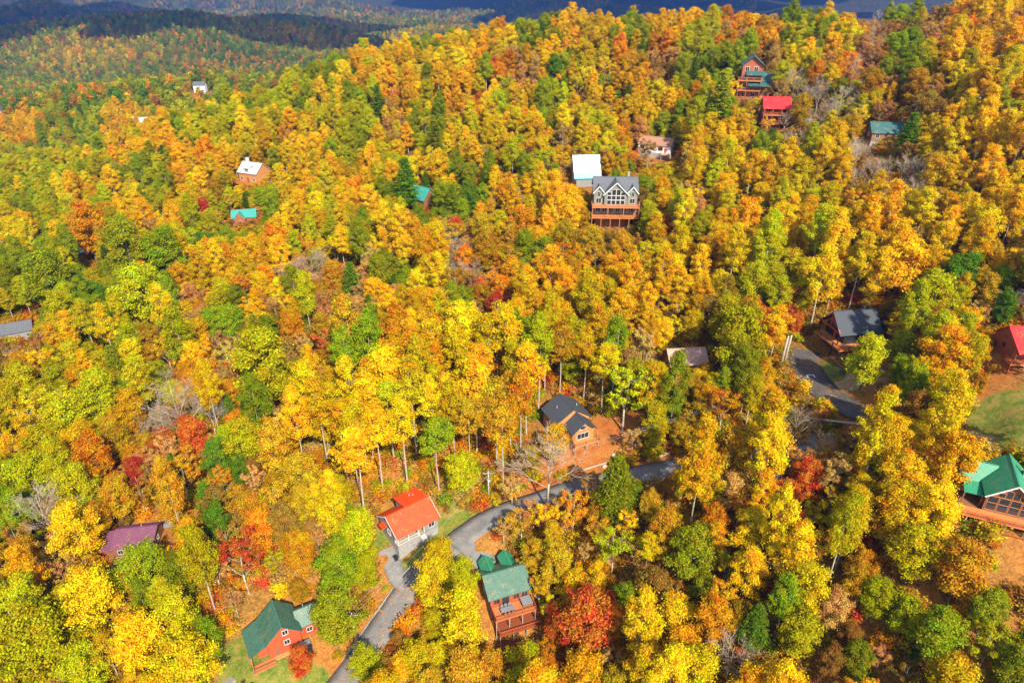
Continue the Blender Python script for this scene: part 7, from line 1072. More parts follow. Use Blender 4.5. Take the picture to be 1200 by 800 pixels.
  -267,407,-162,417,-257,377,-268,388,-250,383,-250,399,-275,384,-297,401,-294,444,-259,410,-320,439,-316,423,-304,494,-276,417,-350,474,-326,467,-295,435,-296,493,-291,495,-317,450,-334,492,-324,472,-281,583,-306,481,
  -344,459,-328,485,-257,591,-267,567,-330,476,-293,595,-354,549,-276,527,-277,570,-334,560,-366,550,-392,594,-335,432,-347,427,-351,438,-393,488,-405,498,-271,348,-298,372,-377,483,-242,288,-372,464,-141,149,-314,390,
  -360,431,-346,412,-355,459,-375,451,-222,278,-394,500,-217,275,-304,376,-59,67,-367,459,-397,509,-335,399,-394,474,-364,435,-342,417,-367,466,-354,432,-69,61,-378,477,-304,360,-287,341,-400,496,],
 'RL5': [55,285,4,281,-165,265,-182,244,-150,297,-72,296,-115,250,19,322,-180,229,-146,281,-91,334,-205,274,63,349,-116,274,-173,272,80,305,-139,324,-196,262,-93,341,-201,263,-132,322,-159,306,-65,321,82,330,
  -94,355,-215,293,37,352,-124,348,-210,278,-86,333,-155,329,-166,313,33,329,131,355,121,315,-150,348,-183,289,-37,373,-155,346,-72,348,85,375,-180,264,-154,352,-167,297,-214,323,-196,313,-116,331,-178,343,
  -191,270,-98,343,-81,364,-161,359,-199,333,-176,327,-129,317,-57,358,-153,343,-119,347,-227,295,-238,316,-224,339,-82,355,-147,354,-125,373,-166,319,-194,389,-162,334,-236,354,-233,332,-127,360,-229,355,-210,334,
  -12,417,-120,368,-259,346,-209,323,-105,418,-226,321,99,427,-262,375,-114,417,-241,337,-54,434,-185,410,-255,338,-261,383,-136,378,-183,392,-109,414,-223,371,-172,381,-219,331,97,418,-243,354,-221,361,-138,388,
  -81,424,-129,395,-117,412,-138,408,-271,368,-233,411,-217,386,-187,397,-230,398,-244,361,-172,411,-257,406,-289,433,-143,418,-234,394,-230,402,-284,462,-269,364,-265,425,-281,403,-280,410,-287,411,-282,447,-310,413,
  -282,389,-295,406,-321,430,-299,463,-308,421,-278,436,-270,426,-290,409,-284,505,-282,432,-297,471,-321,507,-309,504,-308,519,-322,485,-297,454,-307,467,-317,443,-308,436,-302,508,-299,502,-283,472,-343,499,-349,482,
  -329,544,-346,478,-345,510,-310,488,-304,489,-277,513,-321,551,-320,511,-300,474,-275,543,-355,481,-349,496,-322,529,-326,534,-327,558,-261,576,-356,492,-370,566,-273,565,-291,589,-337,572,-288,569,-368,590,-356,533,
  -340,549,-301,584,-364,542,-371,561,-368,554,-356,440,-252,303,-363,480,-369,455,-369,480,-309,392,-347,419,-297,364,-324,394,-372,475,-385,474,-187,229,-159,175,-288,364,-340,445,-269,327,-386,491,0,64,-329,425,
  -228,279,-14,63,-358,443,-253,317,-410,513,-349,450,-333,439,-369,492,-195,240,148,196,-191,232,],
 'SL6': [-162,316,-118,308,-176,303,-164,300,-148,340,-184,328,141,381,-217,339,-229,317,136,359,-210,313,2,383,-174,322,99,382,91,401,-231,321,-158,378,-230,299,-146,408,-242,347,-136,401,-180,377,-212,338,-265,360,
  -157,407,20,440,-246,403,-200,386,149,410,-259,340,-251,346,-275,389,-321,446,-288,438,-316,457,-342,481,-303,513,-274,536,-339,509,-337,515,-303,517,-322,523,-377,455,-343,453,-308,397,-288,346,-388,487,-378,464,
  -274,328,-369,446,-220,261,-389,469,],
 'PL6': [-169,277,-119,279,15,318,-176,249,22,307,-146,271,-176,253,-69,324,-65,337,-109,316,-181,257,-85,319,123,318,127,317,-88,355,-103,363,-89,374,-219,284,-120,390,-156,357,-187,309,-105,399,-212,302,-209,349,
  -215,363,-139,344,-161,348,-112,372,-214,333,-255,343,-112,410,-93,384,-249,341,-245,332,-23,434,-178,365,-154,392,-219,371,-232,346,-267,354,-234,380,-121,417,-118,421,-272,379,-239,364,-253,367,-256,355,-288,387,
  -280,378,-303,406,-297,429,-277,403,-286,430,-297,480,-306,508,-308,472,-262,558,-328,518,-336,473,-335,506,-268,574,-276,579,-327,549,-386,596,-234,279,-261,314,-316,378,-391,482,-206,242,2,62,-308,406,-382,463,
  60,56,-82,67,-278,357,-328,394,-284,355,-254,325,-300,381,-118,111,-386,511,-340,440,-336,445,-403,506,-315,411,],
 'SA4': [138,199,27,204,48,197,114,239,127,200,-2,240,102,231,137,261,129,233,29,312,160,259,122,260,39,319,-3,273,5,318,-28,319,171,293,-116,261,-145,297,56,342,47,324,81,368,102,361,-338,535,
  -286,549,-380,529,-408,570,21,60,-420,563,-431,578,-427,577,-46,72,-439,554,-406,537,100,112,],
 'SL4': [-63,233,-93,218,-144,205,87,268,122,214,5,253,-105,242,73,302,123,252,116,253,-23,281,-8,323,-50,307,88,260,109,296,-51,298,-136,230,-69,290,70,294,-50,284,-34,326,-180,247,-141,267,-20,295,
  109,292,78,298,-186,297,-158,302,-155,307,77,322,-196,285,-75,350,-160,266,-197,272,-189,267,-69,342,-148,323,-133,389,-127,391,-117,335,-129,381,-98,335,-137,341,-163,370,-143,396,-23,410,64,419,107,405,
  157,409,-215,319,-210,317,112,415,-103,422,-144,357,-206,314,-133,392,-94,376,-197,323,-206,390,-233,337,-124,382,-142,391,-166,378,-247,356,-131,411,-93,397,-222,334,-236,377,-140,375,-243,411,-240,342,-277,378,
  109,417,-245,364,-161,404,-226,378,-258,371,-175,408,-197,406,-297,409,-299,432,-259,393,-259,380,-219,407,-296,413,-327,446,-303,485,-259,423,-270,429,-306,462,-318,495,-269,587,-263,554,-312,483,-326,451,-299,446,
  -329,437,-279,524,-338,452,-283,467,-313,473,-316,487,-314,490,-271,582,-352,499,-257,585,-265,590,-331,535,-266,599,-345,440,-163,183,-215,260,-387,500,-350,457,-341,405,-320,403,-411,506,-323,416,-234,283,-368,476,
  -349,442,-401,515,-368,483,-195,231,-330,419,-16,72,-117,115,-299,355,-375,490,-361,459,-384,499,-169,194,-313,409,-367,473,-325,398,-410,509,],
 'SO7': [131,373,211,347,],
 'RA3': [46,139,18,239,33,238,16,246,90,272,],
 'PL5': [119,242,-48,227,-120,266,32,293,85,286,-84,338,71,281,-210,273,-66,315,86,321,-144,321,-141,273,-116,351,-202,284,-73,328,-170,309,-158,316,-209,298,-194,304,-200,327,-98,364,-190,355,-211,328,-213,316,
  -198,278,-236,312,-132,371,-211,320,-228,336,-157,350,-43,409,-153,332,-238,324,154,418,-159,353,-122,385,-230,382,1,427,-223,348,-239,320,-223,331,-229,386,-138,392,-206,370,-99,420,-239,328,-229,326,-136,424,
  -221,352,154,389,-145,404,-242,368,-254,412,-219,349,-241,379,-244,386,-267,370,-252,405,-298,417,-124,425,-269,398,-185,403,-245,382,-254,382,-311,423,-288,444,-303,432,-302,440,-279,381,-279,424,-286,482,-340,464,
  -277,426,-302,479,-333,486,-311,511,-315,446,-323,502,-349,469,-316,467,-323,489,-339,532,-360,485,-363,501,-300,486,-325,455,-362,494,-323,548,-332,573,-330,481,-342,507,-368,506,-360,489,-275,598,-273,589,-125,135,
  -399,492,-380,494,-278,345,-294,365,-386,506,-380,470,-407,506,-219,270,-196,223,-264,336,-257,315,-320,417,-288,351,-329,411,-345,423,-204,235,-267,323,-111,108,-381,489,-250,298,-364,470,-378,488,-94,83,],
 'SL7': [-203,337,-172,376,-25,418,-180,403,-226,367,-258,361,-244,394,-257,417,-283,421,-330,443,-295,508,-316,503,-304,502,-356,501,-283,597,-342,582,-367,450,-296,377,-210,250,-361,453,-406,493,-320,398,-355,468,],
 'RL7': [-243,325,-239,358,-181,382,-244,342,-190,382,-121,409,-191,408,-110,427,-251,394,-264,400,-278,393,-310,428,-291,448,-308,442,-293,465,-342,469,-335,480,-315,522,-325,499,-269,558,-295,565,-374,556,-348,532,-262,331,
  -276,349,-375,495,-415,510,-319,384,-412,501,-359,463,41,58,-267,343,-416,518,],
 'SO4': [-90,204,-3,262,137,227,-49,238,-163,257,-2,341,-12,358,104,327,-86,328,-2,371,200,342,-178,277,121,358,85,387,104,368,234,357,103,381,221,371,223,361,122,373,71,368,123,386,-21,419,128,412,
  123,403,179,366,207,354,224,373,-188,352,168,394,253,398,-359,525,-399,546,-127,139,-417,561,],
 'RG2': [37,138,57,126,58,131,25,216,54,253,20,243,58,255,-101,290,-99,282,-102,284,-112,284,64,253,-104,253,-106,286,-116,288,-110,288,],
 'PL4': [-133,180,-103,185,129,179,52,215,-103,188,-47,220,-18,240,50,235,36,237,48,222,-43,263,-115,202,141,198,33,267,-153,196,21,287,-91,247,74,288,79,280,-121,238,-153,187,-134,261,-105,227,-35,283,
  114,249,-78,305,-64,308,-140,237,61,280,-62,313,-189,262,45,336,-106,311,-47,281,80,277,-85,294,-178,268,87,299,-13,320,-199,283,-124,276,74,298,-28,289,-171,281,-175,257,-67,291,29,292,-169,251,
  -8,329,126,329,-199,274,-207,295,40,324,-131,286,-1,382,-224,292,-123,343,-183,305,-162,309,-23,382,-191,291,-181,323,-147,289,14,385,-121,350,115,310,-221,295,10,368,-165,362,134,340,-127,340,-208,338,
  -95,394,-97,356,-214,326,-191,277,-107,353,-218,335,144,376,160,366,-189,317,-185,385,-105,368,-109,373,-248,327,-47,409,-213,366,-202,342,95,384,-177,392,-176,352,100,374,-175,363,-121,399,-27,381,-219,366,
  -20,414,-154,418,-142,383,-124,393,-262,364,-127,365,-137,353,-101,385,-201,402,-175,405,-114,399,141,371,160,423,-165,373,-52,426,-217,410,166,419,-234,341,-172,372,-139,416,-231,358,-123,397,-186,390,-184,388,
  -142,409,-245,399,-125,410,-252,409,-175,379,-251,374,-250,355,154,408,-175,413,-265,372,-264,390,-164,405,-286,450,-247,370,-271,386,-291,436,-302,402,-269,360,-245,390,-300,412,-293,460,-272,406,-261,418,-279,441,
  -312,458,-317,431,-312,438,-273,392,-315,439,-302,446,-307,450,-335,449,-283,451,-318,490,-300,450,-337,456,-312,501,-282,437,-270,544,-358,504,-347,504,-269,598,-355,476,-328,472,-251,599,-315,492,-326,506,-338,554,
  -314,470,-340,491,-356,495,-308,586,-304,469,-272,597,-310,515,-295,485,-332,539,-341,558,-264,574,-264,577,-322,563,-352,481,-277,595,-291,577,-266,571,-353,568,-263,599,-343,574,-351,582,-351,587,-398,481,-223,282,
  -350,416,-258,309,-341,427,-381,500,-285,348,-5,69,-326,427,-284,338,-74,70,-371,450,-365,446,-213,253,-264,323,-227,291,-162,187,-381,458,-177,196,-274,353,-339,414,-288,368,-270,356,-261,337,-374,447,-337,437,
  -274,356,-382,477,-342,423,-397,513,-386,503,-326,423,-230,287,-385,485,-365,455,-257,328,3,73,-175,194,-403,512,-275,333,],
 'PL7': [-109,349,-151,336,-130,331,-229,329,-117,396,-81,401,-147,370,150,400,-252,351,-274,373,-241,398,-283,394,-302,428,-307,454,-339,476,-281,575,-294,580,-278,335,-157,182,-249,320,-422,517,-346,435,-384,495,-319,391,],
 'RL2': [59,138,79,91,31,107,-106,247,-146,215,-95,245,-104,250,86,90,],
 'SO5': [-64,257,45,285,-121,291,121,267,22,328,106,378,-3,365,95,348,-188,358,-26,405,109,370,203,345,-39,416,220,364,-37,421,56,433,123,390,-17,406,-153,367,141,393,209,368,151,424,244,397,138,174,
  -438,593,],
 'SA5': [36,303,57,324,180,279,-1,357,215,331,-23,402,191,396,-204,382,59,435,-283,536,-417,542,-439,569,-410,538,57,58,],
 'SN6': [0,353,168,323,179,348,189,327,193,368,189,390,231,414,-332,515,-326,511,-378,587,46,62,],
 'RE6': [75,438,-236,370,13,399,-190,402,175,398,160,388,73,443,163,381,-41,429,-21,430,-258,399,205,398,15,444,-104,412,156,422,162,405,-196,402,70,435,211,394,80,441,-249,389,-247,413,-322,480,-274,432,
  -352,506,-325,438,-288,466,-340,495,-286,588,-323,539,-333,548,-295,588,-328,553,-384,585,-306,384,-310,378,-314,402,-332,405,-309,371,-294,353,-315,395,-250,312,-300,386,-251,294,-31,66,-356,423,67,54,-171,198,
  -342,435,-84,62,-91,70,],
 'RK6': [194,346,199,368,-135,144,250,359,257,348,],
 'SK5': [64,335,11,325,-54,324,8,330,-45,308,143,314,94,328,141,265,125,289,168,252,163,295,167,294,169,305,-177,298,165,299,183,274,0,333,65,310,178,266,115,351,182,290,144,292,111,348,71,335,
  5,352,-167,293,185,281,-172,302,160,349,-186,317,183,328,115,338,229,363,123,367,192,334,12,360,116,403,158,332,133,390,209,362,185,387,128,388,172,372,237,363,238,373,187,330,139,409,246,386,
  187,343,222,353,133,406,118,414,220,406,246,369,201,373,223,356,181,380,238,360,224,396,197,418,135,417,220,413,-283,487,272,384,185,253,236,340,211,285,217,302,266,365,232,324,259,373,229,327,
  -155,169,184,247,228,310,205,296,-133,148,177,244,235,320,232,338,189,252,281,381,210,304,],
 'PE6': [134,320,-165,309,142,349,142,361,-216,308,130,360,-206,344,-108,379,-98,410,-178,371,9,392,63,438,182,408,22,421,207,403,-281,385,-148,413,-316,510,-317,542,-298,592,-356,593,-346,590,-361,536,-379,593,
  -373,586,-183,223,-334,412,-171,190,-162,195,-184,208,-326,403,-166,189,-326,417,-279,330,-75,61,-304,393,-388,477,],
 'SN5': [158,292,103,292,72,323,170,315,156,295,70,305,112,333,115,366,156,288,198,310,176,337,197,351,170,299,232,345,190,364,174,334,184,332,192,343,213,377,220,380,190,331,186,360,210,383,218,376,
  217,407,233,402,-353,517,-345,543,-357,537,-380,569,-359,541,-321,598,-340,527,-381,590,-353,520,-370,584,-374,568,-371,594,-402,588,-434,592,-146,155,254,356,278,382,266,388,-142,157,-480,593,-151,168,],
 'RE4': [77,303,-34,307,-123,243,-35,244,-159,219,-84,284,-153,211,-77,276,-31,286,-36,296,141,270,95,298,58,288,-64,301,-67,294,-162,201,-164,204,-40,297,129,308,-122,246,-167,231,-169,227,-39,279,-78,320,
  92,313,139,316,-64,318,-137,258,163,311,-33,290,-169,216,-181,226,-100,274,18,311,90,301,-148,246,-62,298,-189,281,-177,244,21,314,149,291,46,313,62,368,-80,339,148,329,-204,298,-194,273,-46,373,
  -190,273,-66,348,-18,380,58,356,158,306,-199,310,-159,313,-147,336,-43,365,126,341,90,326,-44,340,155,305,-145,276,95,314,113,306,142,341,-180,260,161,361,6,379,145,358,-45,359,-107,344,-191,305,
  -194,280,17,327,-40,395,28,377,7,365,-170,329,-19,396,-217,328,22,376,-40,346,184,365,161,316,4,373,118,320,-187,270,157,352,-200,323,150,375,-212,309,-125,379,55,407,144,372,-50,401,-124,366,
  9,381,-98,385,-195,343,13,393,-233,304,53,357,-103,343,137,369,-124,389,-75,345,130,333,0,423,-230,312,133,335,-246,348,-121,371,166,327,10,373,8,424,-169,345,162,400,73,412,66,407,142,365,
  -131,378,63,373,-135,371,30,406,10,409,55,382,-234,323,2,400,187,353,-173,365,-49,396,-154,409,201,401,5,388,-175,368,-43,397,147,405,-150,402,17,414,66,425,-183,399,144,392,164,386,4,391,
  13,409,202,386,157,415,9,431,-102,395,-107,395,-128,376,-220,306,-54,418,-146,391,-86,391,199,384,-47,414,31,418,-239,374,172,404,6,434,10,447,36,422,-168,412,17,436,24,440,-245,351,-24,413,
  -178,408,-283,381,-50,421,71,418,-146,399,1,417,-234,349,2,424,-290,392,-255,370,57,411,-133,420,71,439,-135,417,199,389,-232,352,10,441,-179,387,213,419,164,421,-255,391,-272,359,199,398,-255,423,
  221,410,-303,418,-298,396,-289,461,-237,399,-284,409,-296,448,-291,402,-320,498,-298,406,-264,415,-296,476,-271,531,-313,495,-340,457,-276,422,-279,414,-318,528,-278,549,-293,470,-325,545,-345,472,-310,522,-261,595,
  -344,495,-274,593,-333,543,-315,539,-293,571,-327,480,-387,580,-328,526,-338,566,-364,547,-360,559,-273,576,-309,597,-290,585,-264,592,-355,598,-382,595,-365,487,-301,391,-391,496,-2,71,-283,359,-255,334,-323,420,
  -11,71,-378,498,-186,219,-337,409,-216,269,-292,378,-108,107,-187,223,-313,373,115,130,-311,386,-234,296,-162,191,-351,425,-252,307,-178,214,-353,420,62,53,-173,203,-328,390,-338,423,-283,341,-107,103,72,56,
  -192,225,-403,488,67,50,-238,289,-354,443,-356,435,-310,400,-166,196,-177,203,-80,64,-160,185,],
 'RD4': [-121,235,-117,237,-136,205,87,292,-91,387,17,383,-49,426,-225,315,-254,360,-46,429,148,391,-296,422,-333,528,-321,543,-342,565,-195,228,-371,459,-373,455,-348,431,],
 'SK4': [20,261,-12,245,127,238,-42,287,132,265,132,251,165,251,15,259,129,253,136,253,105,286,42,299,132,285,129,294,169,259,-129,267,-120,254,127,283,-55,307,137,270,118,269,144,301,129,264,99,297,
  191,280,105,268,4,331,157,278,-133,277,147,322,39,306,122,280,176,279,143,297,155,315,172,262,145,272,106,330,102,330,169,248,144,261,103,307,173,266,102,325,-130,261,115,322,166,289,163,341,
  111,328,-50,317,117,334,176,263,205,327,160,283,31,307,163,330,68,335,-198,341,107,361,69,323,165,335,107,336,155,323,189,279,122,337,112,312,-180,328,163,345,98,326,114,341,66,321,200,319,
  -186,324,119,348,190,350,221,332,208,374,183,285,137,394,108,353,0,343,-172,306,-179,315,3,365,-195,333,126,375,103,376,176,373,101,336,134,378,143,408,212,372,8,356,166,344,113,376,13,356,
  197,410,127,354,115,345,114,392,126,401,141,400,206,365,220,397,137,420,219,341,113,388,197,404,198,356,187,378,-203,347,256,388,214,391,202,359,138,384,201,355,194,411,195,407,133,396,136,381,
  211,386,146,422,225,402,229,399,130,403,248,375,143,412,179,387,230,367,216,399,-224,394,232,398,-237,415,-287,502,-387,587,-351,525,263,375,205,290,199,280,213,306,209,307,241,353,211,310,243,335,
  243,355,185,269,192,257,242,328,216,308,211,295,258,379,265,369,270,374,198,283,234,334,261,353,245,359,230,332,170,238,221,301,261,363,],
 'PE4': [-109,193,7,209,-130,181,1,243,13,271,-34,235,-127,214,83,296,35,288,-104,237,30,283,-180,252,-146,207,-88,313,-150,272,81,300,84,299,-174,245,-161,221,-35,287,100,320,152,288,-49,358,-187,273,
  -83,325,1,379,23,322,7,376,131,330,-77,343,25,326,50,351,89,323,166,331,159,296,64,365,159,393,-47,386,-168,373,20,371,-101,345,26,375,-50,382,-121,413,-46,389,-131,407,-228,370,-96,390,
  -123,351,69,432,33,416,170,413,68,379,-81,390,26,413,-175,355,166,395,-138,420,148,384,217,417,28,397,-241,386,208,388,-7,393,66,399,165,400,-135,374,-259,389,187,363,-56,411,-186,400,11,435,
  -226,333,-269,412,150,388,-249,378,12,429,220,417,-158,418,-279,430,27,434,155,399,9,438,216,403,-255,403,-250,416,-299,420,-298,437,-336,465,-285,435,-304,475,-285,475,-309,492,-326,524,-326,542,-267,577,
  -308,589,-356,578,-346,573,-277,575,-360,533,-407,511,-306,366,-366,443,-289,371,-314,382,-298,360,-358,472,-245,319,-352,462,-400,484,-188,217,-333,395,-166,185,],
 'RN4': [129,260,168,339,66,338,176,309,215,380,242,379,-346,515,-333,511,-339,599,-381,582,-388,592,-341,513,-371,551,-362,579,-360,544,-136,153,-148,167,],
 'SA7': [-76,428,-427,598,],
 'ST4': [38,262,-6,264,0,231,5,235,-8,267,-3,265,-3,257,127,268,107,251,41,302,198,347,3,341,174,376,102,333,-182,316,202,410,204,413,110,407,236,349,245,347,-100,92,-108,98,],
 'SK3': [60,206,48,204,-127,146,-53,183,-15,209,-72,187,-51,201,-15,224,29,238,111,226,-124,219,15,241,109,224,-11,265,18,257,91,266,138,267,126,253,-131,244,35,241,99,278,98,269,130,281,135,266,
  -47,300,32,317,162,248,100,294,187,276,64,315,105,295,35,294,104,283,-49,314,122,286,156,282,42,312,147,312,-137,282,164,292,140,281,145,309,167,309,10,353,-168,305,97,338,92,269,137,289,
  166,303,-178,307,11,334,160,289,0,329,5,362,102,322,-186,313,-184,332,211,321,105,334,110,375,189,339,117,375,208,330,179,311,167,353,-181,302,15,359,-185,321,199,313,128,357,205,315,207,308,
  112,367,213,339,201,316,129,400,195,342,200,364,100,367,142,405,190,386,182,384,169,369,132,387,177,380,187,396,201,349,217,336,143,419,213,335,108,383,131,396,222,400,-212,361,185,383,174,383,
  240,379,228,408,-220,402,-217,381,232,408,189,401,240,382,220,385,233,411,250,384,222,384,221,394,229,402,-240,413,-358,548,-327,598,207,282,252,351,183,244,238,324,212,300,175,231,204,293,258,354,
  194,282,225,307,222,324,258,358,179,252,211,290,233,330,243,340,240,337,207,301,195,261,264,382,218,306,179,248,270,387,253,344,237,347,251,367,251,354,],
 'RT5': [175,302,107,341,200,414,],
 'RE5': [-157,284,170,329,29,350,-104,360,-39,389,82,316,23,391,86,332,-70,318,138,310,155,362,0,369,-74,342,165,369,-164,354,14,379,154,302,61,386,-4,391,29,340,13,404,-6,379,-97,380,-232,309,
  15,418,-223,326,97,386,55,366,17,390,-39,361,-174,309,-37,378,33,404,-140,397,-165,343,6,401,137,376,-227,361,185,374,-229,350,12,414,-240,332,-221,298,177,352,3,432,153,403,166,415,0,406,
  173,388,21,407,-168,364,185,349,-217,298,-130,355,132,364,68,403,160,418,-172,369,9,420,36,432,-113,385,153,354,-49,437,158,398,-122,402,-219,321,173,410,8,404,-210,397,-226,383,-204,332,-129,367,
  149,380,-97,405,14,425,30,432,168,390,-12,427,14,438,-36,414,-175,384,144,397,-158,401,0,443,3,438,153,414,199,378,-17,427,5,428,206,385,37,442,-183,406,-290,420,67,446,-276,364,-312,453,
  -321,452,-299,442,-301,454,-310,461,-357,508,-282,531,-309,526,-344,491,-344,536,-332,502,-347,583,-334,532,-346,528,-342,588,-363,507,-367,498,-315,498,-351,564,-263,587,-359,582,-374,578,-261,571,-349,543,-266,596,
  -275,584,-282,591,-362,587,-362,565,-345,594,-266,584,-346,565,-347,561,-357,588,-336,579,-354,585,-367,595,-236,302,-173,208,-292,374,-21,65,-179,209,-241,294,-189,212,-344,444,-184,214,-132,134,-343,408,-155,173,
  -325,412,-401,509,-273,342,-234,293,-358,427,-191,216,-42,70,-273,335,-45,66,-330,431,-262,308,-255,300,-337,418,-246,315,-167,182,],
 'RK3': [-53,203,56,226,-11,234,-118,224,111,208,98,300,8,334,135,274,199,298,104,338,114,318,15,333,151,314,93,343,164,357,-183,320,113,363,177,384,184,380,195,354,250,369,210,378,204,362,121,414,
  -223,410,252,393,-291,507,-357,557,266,374,244,351,267,361,-131,139,],
 'SN3': [25,205,36,188,104,198,-129,159,113,195,-52,196,97,223,-132,161,117,207,95,225,113,206,100,249,16,252,148,279,117,272,147,274,153,261,163,280,150,276,106,289,176,306,166,286,67,316,67,326,
  112,308,165,320,98,251,173,314,180,338,131,367,194,365,196,372,173,337,190,359,-206,351,198,395,204,391,184,390,213,381,209,391,146,417,206,415,207,408,223,408,217,395,227,396,-346,522,-345,524,
  -331,521,-342,541,-339,522,-359,551,-343,531,-343,517,-362,552,-378,572,-364,554,-380,564,-378,583,-375,590,-368,580,-391,599,262,360,-144,162,210,300,-140,153,265,377,-150,164,],
 'RG3': [17,229,-27,228,-92,240,-96,240,-98,245,-31,230,-106,278,45,244,-93,243,58,252,55,250,-97,276,-108,283,],
 'RK5': [140,307,163,352,189,283,200,295,171,366,155,340,97,355,166,361,153,336,139,389,196,360,210,336,185,338,180,396,180,390,214,387,195,399,250,390,-290,501,271,370,176,251,280,377,],
 'RN5': [108,311,-195,338,159,337,182,361,-352,537,],
 'ST3': [0,197,-45,190,-22,213,-12,204,-68,211,-19,211,-45,193,27,236,4,230,68,243,63,212,60,242,-7,255,-22,241,61,246,99,245,47,278,151,322,177,322,183,335,186,325,121,350,133,401,134,384,],
 'ST6': [-173,316,119,370,136,400,258,362,],
 'ST5': [151,273,188,335,168,356,137,404,125,381,188,383,128,384,119,418,],
 'SN4': [97,230,69,310,70,319,150,300,-46,317,151,295,153,264,68,331,173,306,70,326,63,338,153,291,74,333,104,349,156,268,149,287,160,276,181,262,145,289,99,330,156,285,179,359,123,355,63,322,
  168,319,107,347,182,341,163,325,226,392,215,374,182,356,242,370,211,415,218,401,192,361,226,412,-233,399,215,383,193,401,222,391,204,376,215,411,230,394,-346,550,-374,564,-367,538,-346,539,-374,582,
  -377,562,-363,582,-316,599,-394,599,-353,556,-396,596,-361,555,-366,586,-349,523,-349,540,-344,547,-355,560,-359,520,-336,522,-349,551,-349,554,-348,537,-371,570,-399,599,-373,599,-361,539,-393,587,-385,593,-361,575,
  -374,594,-379,577,274,378,-149,160,-148,157,-465,584,-138,158,-144,160,-141,160,-403,539,181,254,],
 'PE5': [-42,310,-194,267,124,304,-145,265,-206,279,127,337,119,325,79,293,-208,290,95,373,170,335,-115,357,126,325,-34,345,-171,326,-76,335,-131,350,61,361,-151,324,0,397,-199,315,1,412,-233,315,-167,359,
  184,344,8,413,-55,440,194,377,4,413,-118,403,-46,403,-88,426,-189,374,191,379,-250,359,153,381,22,429,-247,374,204,381,18,420,151,392,-50,429,-267,376,-268,402,-263,412,-220,383,-187,407,-261,415,
  -288,427,-302,436,-269,373,-323,434,-302,467,-349,571,-319,517,-345,577,-366,569,-318,537,-353,530,-348,547,-343,571,-319,410,-321,423,-105,101,-295,381,-255,321,-179,199,-182,218,-258,304,-110,102,-382,473,-115,108,
  -333,435,],
 'RN3': [-19,222,129,217,-82,271,168,262,102,298,161,299,166,316,64,331,186,355,172,344,205,357,255,391,214,396,-343,522,-374,520,-336,526,-358,546,-371,590,-357,554,-378,580,-152,165,-143,153,],
 'RE7': [-284,399,-292,481,-347,463,-321,466,-344,599,-238,282,-290,356,-293,348,-237,307,-243,299,-203,230,-406,516,-162,179,],
 'SK6': [-183,312,120,363,129,378,244,375,135,411,-229,393,201,405,263,393,275,372,222,310,253,364,200,271,236,329,188,258,],
 'BB5': [149,309,159,327,150,306,170,311,147,318,177,363,166,349,175,356,169,345,157,320,189,409,186,393,185,401,188,370,-360,570,],
 'CE5': [71,211,-34,265,-57,236,-110,195,37,324,-162,337,27,353,136,350,-23,423,-220,309,-1,393,-111,389,-83,379,35,428,144,387,106,402,-260,349,170,420,-301,482,-314,527,-281,566,-267,318,-340,410,-318,406,],
 'SA6': [77,410,-62,422,-30,397,-356,566,-384,548,-395,544,-430,544,35,63,-402,529,143,183,-25,66,-424,527,],
 'CD4': [-85,177,-34,196,-114,175,-36,193,-35,187,-27,231,-154,204,-116,227,-138,195,83,283,-136,213,89,304,-109,272,-69,308,88,313,138,348,54,390,51,362,59,419,148,370,208,410,31,436,191,375,-324,519,
  -326,562,-334,541,-338,538,-284,554,-349,596,-280,367,-381,486,-192,228,],
 'RN6': [194,384,218,391,],
 'RK4': [131,246,-6,260,108,302,-54,341,2,358,135,257,135,281,154,330,5,355,206,321,106,292,211,329,111,339,146,306,140,301,-188,328,176,360,172,360,151,318,193,339,204,370,110,336,232,349,120,375,
  181,372,115,412,233,405,207,318,112,399,175,367,167,366,124,378,250,396,255,400,253,381,240,357,-288,510,-340,519,-385,590,225,320,237,336,263,356,227,334,246,334,195,286,263,386,181,250,267,378,
  241,348,176,247,],
 'PE7': [66,413,195,391,-340,503,-366,559,114,137,-288,381,-391,509,-192,220,],
 'RT4': [176,269,-54,334,160,340,190,346,252,376,226,388,],
 'BB7': [191,405,],
 'RT3': [64,246,60,240,141,285,214,327,204,366,],
 'RL3': [54,243,92,245,52,241,57,245,-109,244,-107,273,-93,237,59,249,-96,247,-108,280,],
 'SR6': [197,339,],
 'SC4': [-42,233,],
 'BB4': [97,246,131,271,109,255,126,263,107,258,132,277,135,292,181,315,158,302,147,302,134,289,153,320,60,321,163,338,160,343,176,319,181,326,198,374,191,412,193,417,172,380,185,405,206,394,202,417,
  184,398,178,377,209,420,195,415,-363,570,32,67,30,60,31,64,],
 'RD7': [-274,412,],
 'CE6': [8,305,23,319,50,308,100,315,61,345,-138,367,-22,393,156,372,130,341,-107,389,27,383,-173,358,-85,423,-251,370,-261,426,-305,448,-355,512,-283,345,-233,289,-281,349,],
 'SC3': [-35,224,],
 'SR5': [70,346,236,378,140,416,],
 'CD6': [78,311,-48,380,-163,322,-351,493,-366,599,],
 'RD5': [144,345,8,398,-240,352,5,420,201,393,-337,545,-320,534,-328,531,-334,552,-334,569,-331,565,],
 'RR4': [60,328,-30,334,108,333,110,380,-15,325,118,379,-19,439,-36,395,95,430,247,395,],
 'CE7': [15,373,64,442,3,447,224,417,-314,463,-330,453,-278,588,-351,560,],
 'CE4': [-113,194,14,254,-28,261,-19,272,25,266,-35,278,28,267,64,283,50,299,-192,264,79,326,97,317,133,327,-35,370,86,303,-211,292,-214,273,16,369,143,368,171,341,-233,318,145,336,-199,288,-42,392,
